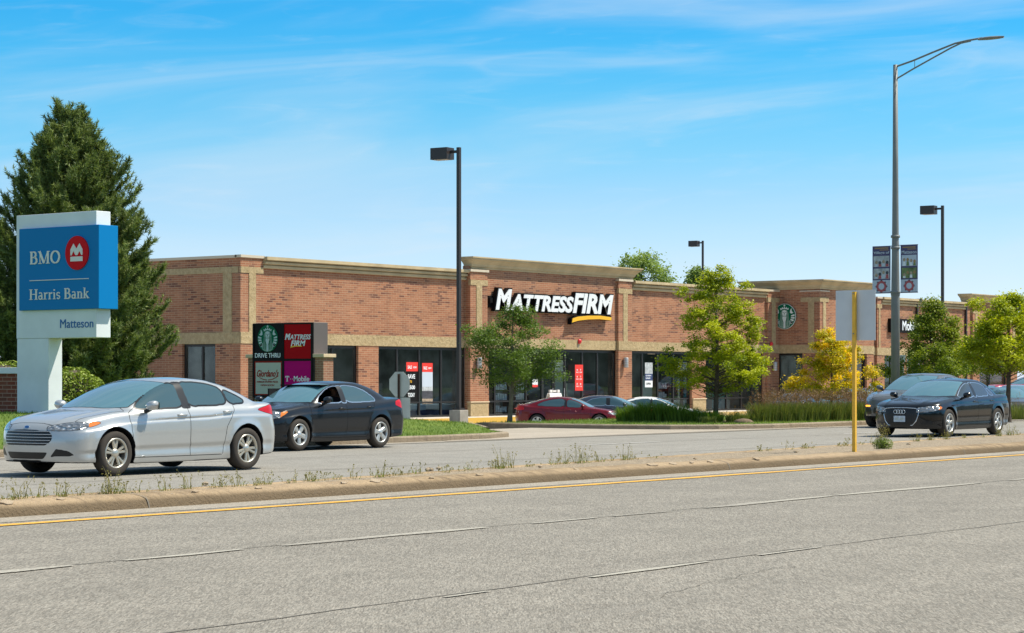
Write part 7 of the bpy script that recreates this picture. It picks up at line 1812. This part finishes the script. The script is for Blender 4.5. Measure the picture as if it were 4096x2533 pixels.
YG = 'young trees planted along the verge'
p = dep(1219, 67.5, 0.1)
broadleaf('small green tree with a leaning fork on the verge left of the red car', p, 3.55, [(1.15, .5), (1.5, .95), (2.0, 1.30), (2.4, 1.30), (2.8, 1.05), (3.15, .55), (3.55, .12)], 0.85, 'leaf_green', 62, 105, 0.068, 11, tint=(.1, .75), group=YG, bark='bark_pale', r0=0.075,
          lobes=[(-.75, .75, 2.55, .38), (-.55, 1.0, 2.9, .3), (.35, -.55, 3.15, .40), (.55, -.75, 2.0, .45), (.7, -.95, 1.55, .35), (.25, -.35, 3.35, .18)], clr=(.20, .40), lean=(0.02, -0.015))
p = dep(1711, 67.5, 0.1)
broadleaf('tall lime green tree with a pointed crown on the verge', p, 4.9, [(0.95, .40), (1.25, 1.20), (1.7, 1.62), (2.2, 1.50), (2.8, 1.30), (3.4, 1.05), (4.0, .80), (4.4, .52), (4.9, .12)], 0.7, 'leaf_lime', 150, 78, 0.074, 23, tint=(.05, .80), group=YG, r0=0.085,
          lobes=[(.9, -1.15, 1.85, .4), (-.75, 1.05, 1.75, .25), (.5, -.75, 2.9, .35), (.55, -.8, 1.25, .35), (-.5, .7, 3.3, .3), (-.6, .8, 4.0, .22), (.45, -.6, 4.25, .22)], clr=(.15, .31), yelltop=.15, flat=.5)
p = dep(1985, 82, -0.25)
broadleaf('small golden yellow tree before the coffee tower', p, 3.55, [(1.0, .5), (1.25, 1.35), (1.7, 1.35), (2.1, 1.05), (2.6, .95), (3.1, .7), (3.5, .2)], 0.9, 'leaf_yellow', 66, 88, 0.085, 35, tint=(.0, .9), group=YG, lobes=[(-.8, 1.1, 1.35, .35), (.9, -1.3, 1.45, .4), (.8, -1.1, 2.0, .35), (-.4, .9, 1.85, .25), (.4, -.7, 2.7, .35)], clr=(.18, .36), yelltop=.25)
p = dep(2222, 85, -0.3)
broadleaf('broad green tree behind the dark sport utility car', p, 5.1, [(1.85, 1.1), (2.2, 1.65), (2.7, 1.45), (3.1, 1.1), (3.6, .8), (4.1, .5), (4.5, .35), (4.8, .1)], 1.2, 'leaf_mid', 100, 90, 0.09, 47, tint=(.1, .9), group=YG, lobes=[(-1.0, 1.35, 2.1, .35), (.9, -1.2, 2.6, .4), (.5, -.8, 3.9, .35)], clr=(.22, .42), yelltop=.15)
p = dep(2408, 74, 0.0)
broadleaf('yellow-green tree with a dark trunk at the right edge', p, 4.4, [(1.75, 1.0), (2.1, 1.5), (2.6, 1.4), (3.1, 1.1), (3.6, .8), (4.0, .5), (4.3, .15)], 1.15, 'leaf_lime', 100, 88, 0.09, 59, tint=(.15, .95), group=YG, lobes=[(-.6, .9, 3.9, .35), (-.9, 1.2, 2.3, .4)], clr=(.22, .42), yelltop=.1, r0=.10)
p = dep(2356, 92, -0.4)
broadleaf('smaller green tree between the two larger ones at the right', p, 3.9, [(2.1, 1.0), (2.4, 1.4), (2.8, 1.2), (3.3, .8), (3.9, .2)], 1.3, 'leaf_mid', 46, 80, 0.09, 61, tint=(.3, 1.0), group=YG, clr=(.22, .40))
FT = 'distant trees behind the building'
def far_tree(label, px, Z, top, wpx, seed, **k):
    p = dep(px, Z, -1.0); zt = EYE + (PHY - top) / PF * Z + 1.0; R = wpx / 2 / PF * Z
    return broadleaf(label, p, zt, [(zt * .45, R * .8), (zt * .6, R), (zt * .78, R * .9), (zt * .9, R * .6), (zt, R * .15)], zt * .35, 'leaf_far', 110, 70, 0.24, seed, tint=(.1, .9), group=FT, r0=0.3, clr=(.5, 1.15), flat=.7, **k)
far_tree('large rounded green tree above the roof right of the raised front', 1532, 185, 594, 178, 71)
far_tree('smaller green tree above the roof beside the distant lamp pole', 1672, 195, 642, 95, 73)
far_tree('green tree beyond the right end of the building', 2450, 200, 748, 60, 79)

# pine beside the bank sign
def pine(label, loc, H, prof, seed, leaders=()):
    g = np.random.default_rng(seed); rr = random.Random(seed); root = empty('pine_tree', loc, label, 'tree')
    mb = MB(); mb.tube([(0, 0, 0), (0.05, 0, H * .5), (0, 0.03, H * .97)], [.20, .12, .02], 10)
    zs = [p[0] for p in prof]; rs = [p[1] for p in prof]
    tips = []
    z = zs[0]
    while z < H * .985:
        R = float(np.interp(z, zs, rs)); nb = rr.randint(9, 12) if z < H * .9 else 6; ph = rr.uniform(0, 6.28)
        for k in range(nb):
            a = ph + k * 2 * math.pi / nb + rr.uniform(-.25, .25); L = R * rr.uniform(.60, .93) * (1 + .06 * math.sin(2.3 * z + 2 * (ph + k))); rise = 0.38 + 0.6 * (z / H)
            b = Vector((0, 0, z)); e = Vector((L * math.cos(a), L * math.sin(a), z + L * rise * .7)); md = b.lerp(e, .6) - Vector((0, 0, .20 * L))
            mb.tube([b, md, e], [.035 * (1.1 - z / H) + .008, .02 * (1.1 - z / H) + .006, .004], 5)
            n = max(3, int(L * 6.5))
            for i in range(n):
                t = 0.28 + 0.72 * (i + rr.random()) / n; q = (b.lerp(md, t / .55) if t < .55 else md.lerp(e, (t - .55) / .45))
                for sgn in (-1, 1):
                    l2 = (0.14 + .30 * (1 - t)) * L * rr.uniform(.5, 1.1) * .75; aa = a + sgn * rr.uniform(.45, 1.1)
                    d = Vector((math.cos(aa), math.sin(aa), rr.uniform(.35, 1.5))).normalized(); e2 = q + d * l2
                    tips.append((e2, d)); 
                    if l2 > .28: tips.append((q + d * l2 * .55, d))
            tips.append((e, (e - md).normalized()))
            for _ in range(9): tips.append((e * 1.0 - (e - md).normalized() * rr.uniform(0, .5) + Vector((rr.uniform(-.28, .28), rr.uniform(-.28, .28), rr.uniform(-.15, .28))), Vector((math.cos(a) * .4, math.sin(a) * .4, 1)).normalized()))
        z += rr.uniform(.20, .34)
    for dx, dy, zz_, hh in leaders:
        for i in range(60):
            t = rr.random(); a = rr.uniform(0, 6.28); r = hh * .30 * (1 - t) + .05
            tips.append((Vector((dx + r * math.cos(a), dy + r * math.sin(a), zz_ + hh * t)), Vector((math.cos(a) * .6, math.sin(a) * .6, 1)).normalized()))
    mb.build('trunk', 'bark', root)
    V = []; T = []
    for c, d in tips:
        k = 34; d = np.array(d); c = np.array(c); Ls = rr.uniform(.18, .36)
        s = g.uniform(-1, .35, k)[:, None] * Ls; base = c + d * s
        nd = rnd_dirs(g, k) * 1.0 + d * .7 + np.array([0, 0, .25]); nd /= np.linalg.norm(nd, axis=1, keepdims=True); ln = g.uniform(.11, .18, k)[:, None]
        sd = np.cross(nd, rnd_dirs(g, k)); sd /= np.linalg.norm(sd, axis=1, keepdims=True); w = .015
        V.append(np.stack([base - sd * w, base + sd * w, base + nd * ln], 1).reshape(-1, 3)); ti = rr.uniform(.05, .8); T.append(np.clip(ti + g.normal(0, .15, k), 0, 1))
    leafmesh('crown', np.concatenate(V), None, np.concatenate(T), 'pine', root, 3)
    return root
p = dep(168, 70, 0.0)
pine('tall dark pine tree standing behind the bank sign', p, 10.1, [(0.6, 2.8), (1.2, 3.4), (2.4, 3.75), (3.8, 3.55), (5.1, 2.9), (6.4, 2.25), (7.6, 1.7), (8.8, .95), (10.1, .1)], 5, leaders=[(-.25, .35, 9.0, 1.35), (.25, -.3, 8.9, 1.2), (-.5, .8, 8.2, .9), (.45, -.9, 8.0, 1.0)])

# clipped round shrubs
def shrub(label, loc, rx, ry, rz, n, seed):
    g = np.random.default_rng(seed); root = empty('round_shrub', loc, label, 'shrub', 'clipped shrubs by the bank sign')
    d = rnd_dirs(g, n); d[:, 2] = np.abs(d[:, 2]) * 1.0 - 0.15
    bump = 1 + .05 * np.sin(d[:, 0] * 9 + seed) * np.sin(d[:, 1] * 8) + .04 * np.sin(d[:, 2] * 14)
    r = (1 - g.uniform(0, 1, n) ** 2.2 * .22) * bump; C = d * r[:, None] * np.array([rx, ry, rz]); C[:, 2] = np.maximum(C[:, 2], 0.02) + 0.0
    leafmesh('foliage', leaves(C, .062, g, up=.2, elong=1.4), None, np.clip(g.normal(.5, .28, n), 0, 1), 'hedge', root, 4)
    mb = MB(); mb.ball((0, 0, 0), rx * .80, ry * .80, rz * .80, 20, 12); mb.build('inner_twigs', 'bark', root)
    for k in range(4): pass
    return root
p = dep(176, 57.5, 0.55); shrub('round clipped green shrub right of the bank sign column', p, .95, .95, 1.45, 9000, 3)
p = dep(12, 57, 0.55); shrub('clipped green shrub behind the low dark brick wall', p, 1.3, 1.7, 1.62, 11000, 4)
p = dep(590, 58, 0.2)

# tall grasses
def blades(g, n, r, h0, h1, w, lean=.35, seg=2):
    """curved blades, two quads each, returned as quads"""
    a = g.uniform(0, 2 * np.pi, n); q = r * np.sqrt(g.uniform(0, 1, n)); b = np.stack([q * np.cos(a), q * np.sin(a), np.zeros(n)], 1)
    h = g.uniform(h0, h1, n); o = np.stack([np.cos(a), np.sin(a), np.zeros(n)], 1) * (lean * h * g.uniform(.2, 1, n))[:, None] + g.normal(0, .05, (n, 3)) * np.array([1, 1, 0])
    sd = rnd_dirs(g, n); sd[:, 2] = 0; sd /= np.linalg.norm(sd, axis=1, keepdims=True)
    P = []
    pts = []
    for t in (0, .55, 1.0):
        pts.append(b + o * t ** 2 + np.array([0, 0, 1]) * (h * t * (1 - .12 * t))[:, None])
    ww = (w, w * .8, w * .15); qs = []
    for i in range(2): qs.append(np.stack([pts[i] - sd * ww[i], pts[i] + sd * ww[i], pts[i + 1] + sd * ww[i + 1], pts[i + 1] - sd * ww[i + 1]], 1))
    Q = np.concatenate(qs).reshape(-1, 3); return Q, pts[2]
g0 = np.random.default_rng(99); rg = random.Random(99)
def clump(label, loc, r, h, n, m, seed, group, plume=0, w=.008, name='grass_clump'):
    g = np.random.default_rng(seed); root = empty(name, loc, label, 'grass', group)
    Q, tip = blades(g, n, r, h * .55, h, w); leafmesh('blades', Q, None, np.clip(g.normal(.45, .3, len(Q) // 4), 0, 1), m, root, 4)
    if plume:
        Q, tip = blades(g, plume, r * .8, h * 1.15, h * 1.65, .003, lean=.22); V = [Q]
        k = len(tip); up = rnd_dirs(g, k * 10) * .035 + np.array([0, 0, 0])
        c = np.repeat(tip, 10, 0) - np.stack([np.zeros(k * 10), np.zeros(k * 10), g.uniform(0, .22, k * 10)], 1) + up
        V.append(leaves(c, .022, g, up=0, elong=2.6)); V = np.concatenate(V); leafmesh('plumes', V, None, g.uniform(0, 1, len(V) // 4), 'plume', root, 4)
    return root
a_, b_ = dep(1497, 68.5), dep(1700, 67.0)
lab = ['leftmost', 'second', 'third', 'fourth', 'fifth', 'sixth', 'seventh', 'rightmost']
for i in range(8):
    t = i / 7; q = a_.lerp(b_, t); hh = (0.60, .74, .80, .78, .72, .62, .52, .46)[i]
    clump('bright green grass clump in front of the parked cars, %s of eight' % lab[i], (q.x, q.y, 0.10), .33, hh, 520, 'blade_green', 200 + i, 'bright green grass clumps', w=.010)
a_, b_ = dep(1745, 67.2), dep(2075, 71.0); NR = 15
ordn = ['first', 'second', 'third', 'fourth', 'fifth', 'sixth', 'seventh', 'eighth', 'ninth', 'tenth', 'eleventh', 'twelfth', 'thirteenth', 'fourteenth', 'fifteenth']
for i in range(NR):
    t = i / (NR - 1); q = a_.lerp(b_, t); small = i < 3
    clump('tall grass clump with brown plumes, %s from the lime tree in the long row' % ordn[i], (q.x + rg.uniform(-.1, .1), q.y + rg.uniform(-.15, .15), 0.11), .20 if small else .34, 0.42 if small else .74, 200 if small else 430, 'blade_dark', 300 + i, 'tall plumed grasses', plume=4 if small else 34, w=.009)
for i in range(9):
    t = (i + .5) / 9; q = dep(1840, 70.5).lerp(dep(2100, 75.0), t)
    clump('plumed grass clump in the rear row, %s counted from the lime tree' % ordn[i], (q.x, q.y, 0.10), .36, .72, 380, 'blade_dark', 340 + i, 'tall plumed grasses', plume=56, w=.009)
p = dep(2432, 76); clump('yellowing grass clump under the tree at the right edge', (p.x, p.y, 0.05), .5, .7, 420, 'blade_dark', 360, 'tall plumed grasses', plume=10)
p = dep(1690, 66.3); clump('low dark green tuft at the foot of the lime tree', (p.x, p.y, 0.12), .25, .25, 260, 'blade_dark', 361, 'tall plumed grasses', w=.012)
e = empty('mulch_heap', dep(1775, 66.5, 0.12), 'small dark heap of mulch beside the lime tree', 'mulch')
mb = MB(); mb.ball((0, 0, 0), .32, .32, .14, 14, 8); mb.build('heap', 'dirt', e)

# weeds along the back joint of the median
W_ = [(15, .16, 14), (48, .28, 22), (95, .20, 14), (150, .22, 22), (178, .14, 10), (235, .16, 10), (268, .34, 34), (300, .16, 14), (340, .16, 8), (395, .22, 12), (452, .26, 16), (515, .18, 12), (540, .18, 14), (572, .22, 14), (612, .14, 10), (632, .22, 16), (700, .18, 10), (742, .20, 18), (762, .14, 12), (806, .12, 10), (846, .22, 10), (900, .30, 12), (912, .28, 10), (940, .18, 10), (962, .12, 12), (992, .22, 12), (1062, .12, 14), (1105, .12, 8), (1130, .20, 10), (1182, .16, 18), (1198, .40, 20), (1214, .26, 14), (1262, .10, 10), (1325, .24, 14), (1345, .26, 16), (1382, .34, 20), (1400, .18, 14), (1432, .30, 12), (1455, .12, 10), (1492, .30, 14), (1505, .14, 16), (1560, .08, 8), (1812, .14, 14), (1836, .08, 8), (1884, .20, 10), (1920, .16, 14), (1935, .10, 8), (2005, .12, 12), (2025, .18, 14), (2060, .10, 10), (2090, .22, 22), (2190, .20, 22), (2222, .24, 22), (2262, .24, 20), (2300, .12, 12), (2345, .10, 10), (2385, .30, 26), (2412, .28, 26), (2430, .14, 12)]
for i, (px, h, n) in enumerate(W_):
    # the back joint of the median at this pixel
    X = 30.0
    for _ in range(6): Yb = fm(X) - 0.20; X = onY(px, 0, Yb).x
    g = np.random.default_rng(500 + i); root = empty('weed_tuft', (X, Yb, 0.13), 'weed tuft in the median joint, %d percent across the picture' % round(px / 24.45), 'weed', 'weeds along the median')
    n = max(4, int(n * .75)); Q, tip = blades(g, n, .08, h * .3, h * 1.12, .0042, lean=.32)
    c = np.repeat(tip, 6, 0) - np.stack([g.normal(0, .006, len(tip) * 6), g.normal(0, .006, len(tip) * 6), g.uniform(0, h * .28, len(tip) * 6)], 1)
    V = np.concatenate([Q, leaves(c, .014, g, up=0, elong=2.0)]); leafmesh('stems', V, None, g.uniform(0, 1, len(V) // 4), 'weed', root, 4)
    Q, tip = blades(g, int(n * .8), .09, .03, .03 + h * .28, .005, lean=.8); leafmesh('leaves', Q, None, g.uniform(0, 1, len(Q) // 4), 'weed_green', root, 4)
# the big bushy weed before the black car and the brown stems over it
p = gnd(2108, 1072, 0.15); g = np.random.default_rng(7)
root = empty('bushy_weed', p, 'bushy grey-green weed with tall brown stems before the black car', 'weed'); root.scale = (.85, .85, .72)
C = rnd_dirs(g, 1500) * (g.uniform(0, 1, 1500) ** .5)[:, None] * np.array([.24, .24, .18]) + np.array([0, 0, .12]); C[:, 2] = np.abs(C[:, 2])
leafmesh('foliage', leaves(C, .026, g), None, g.uniform(0, 1, 1500), 'weed_green', root, 4)
mb = MB()
for k in range(16):
    a = rg.uniform(0, 6.28); r = rg.uniform(.02, .16); h = rg.uniform(.2, .45); mb.tube([(r * .3 * math.cos(a), r * .3 * math.sin(a), 0), (r * math.cos(a), r * math.sin(a), h * .6), (r * 1.5 * math.cos(a + .3), r * 1.5 * math.sin(a + .3), h)], [.006, .005, .002], 5)
mb.build('stems', 'bark', root)
C = rnd_dirs(g, 500) * np.array([.16, .18, .28]) * (g.uniform(0, 1, 500) ** .4)[:, None] + np.array([0, 0, .40]); leafmesh('dry_leaves', leaves(C, .016, g), None, g.uniform(0, 1, 500), 'weed', root, 4)
# loose stones on the median
for i, (px, yy, s_) in enumerate(((1025, 1124, .07), (1048, 1120, .05), (490, 1157, .05), (1900, 1080, .05), (2170, 1062, .06), (1290, 1115, .04), (700, 1150, .04), (1660, 1096, .04))):
    q = gnd(px, yy, .14); e = empty('stone', q, 'pale loose stone on the median, %d percent across the picture' % round(px / 24.45), 'stone', 'loose stones on the median')
    mb = MB(); rr = random.Random(i); mb.ball((0, 0, .01), s_, s_ * .8, s_ * .5, 7, 5)
    mb.v = [(x + rr.uniform(-.2, .2) * s_, y + rr.uniform(-.2, .2) * s_, z + rr.uniform(-.1, .1) * s_) for x, y, z in mb.v]; mb.sm = [False] * len(mb.sm); mb.build('rock', 'kerb_broken', e)

# short turf: blades over the lawn and the verge
g = np.random.default_rng(1); 
def turf(name, pts, hmin, hmax):
    n = len(pts); Hh = g.uniform(hmin, hmax, n)[:, None]; sd = rnd_dirs(g, n); sd[:, 2] = 0; o = g.normal(0, .02, (n, 3)); o[:, 2] = 0; w = .010
    V = np.stack([pts - sd * w, pts + sd * w, pts + o + np.array([0, 0, 1]) * Hh], 1).reshape(-1, 3)
    ob = leafmesh(name, V, None, np.clip(.5 + .25 * np.sin(pts[:, 0] * 1.3) * np.sin(pts[:, 1] * 1.7) + g.normal(0, .2, n), 0, 1), 'turf_blade', None, 3); tag(ob, kind='stuff'); return ob
def scatter(polyf, x0, x1, y0, y1, n, zf):
    out = []; rs_ = random.Random(3)
    while len(out) < n:
        x, y = rs_.uniform(x0, x1), rs_.uniform(y0, y1)
        if polyf(x, y): out.append((x, y, zf(x, y)))
    return np.array(out)
turf('grass', scatter(pip(LP), 20, 61, 32.05, 51, 52000, lawn_z), .03, .075)
turf('grass', scatter(pip([(x if x < 600 else 130, y) for x, y in VP]), 52.7, 100, 32.1, 44, 46000, verge_z), .03, .085)

# unseen woods added behind the viewer to darken reflections in glass and paintwork
mb = MB(); rr = random.Random(8); vs = []; fs = []; NX = 220
for i in range(NX + 1):
    X = -160 + 520 * i / NX
    for j, (dy, t) in enumerate(((0, 0), (1.2, .3), (1.6, .6), (0.4, .85), (-1.5, 1.0), (-6, .9))): vs.append((X, -62 + dy + rr.uniform(-1, 1), t * (9.5 + 3 * math.sin(X * .11) + 2 * math.sin(X * .37) + rr.uniform(-1.2, 1.2))))
for i in range(NX):
    for j in range(5): fs.append((i * 6 + j, (i + 1) * 6 + j, (i + 1) * 6 + j + 1, i * 6 + j + 1))
M['woods'] = mat('added_woodland', (0.035, 0.06, 0.018), 0.95, var=0.5, vscale=.6)
o = mb.add(vs, fs).build('added_woodland', 'woods'); tag(o, kind='stuff')
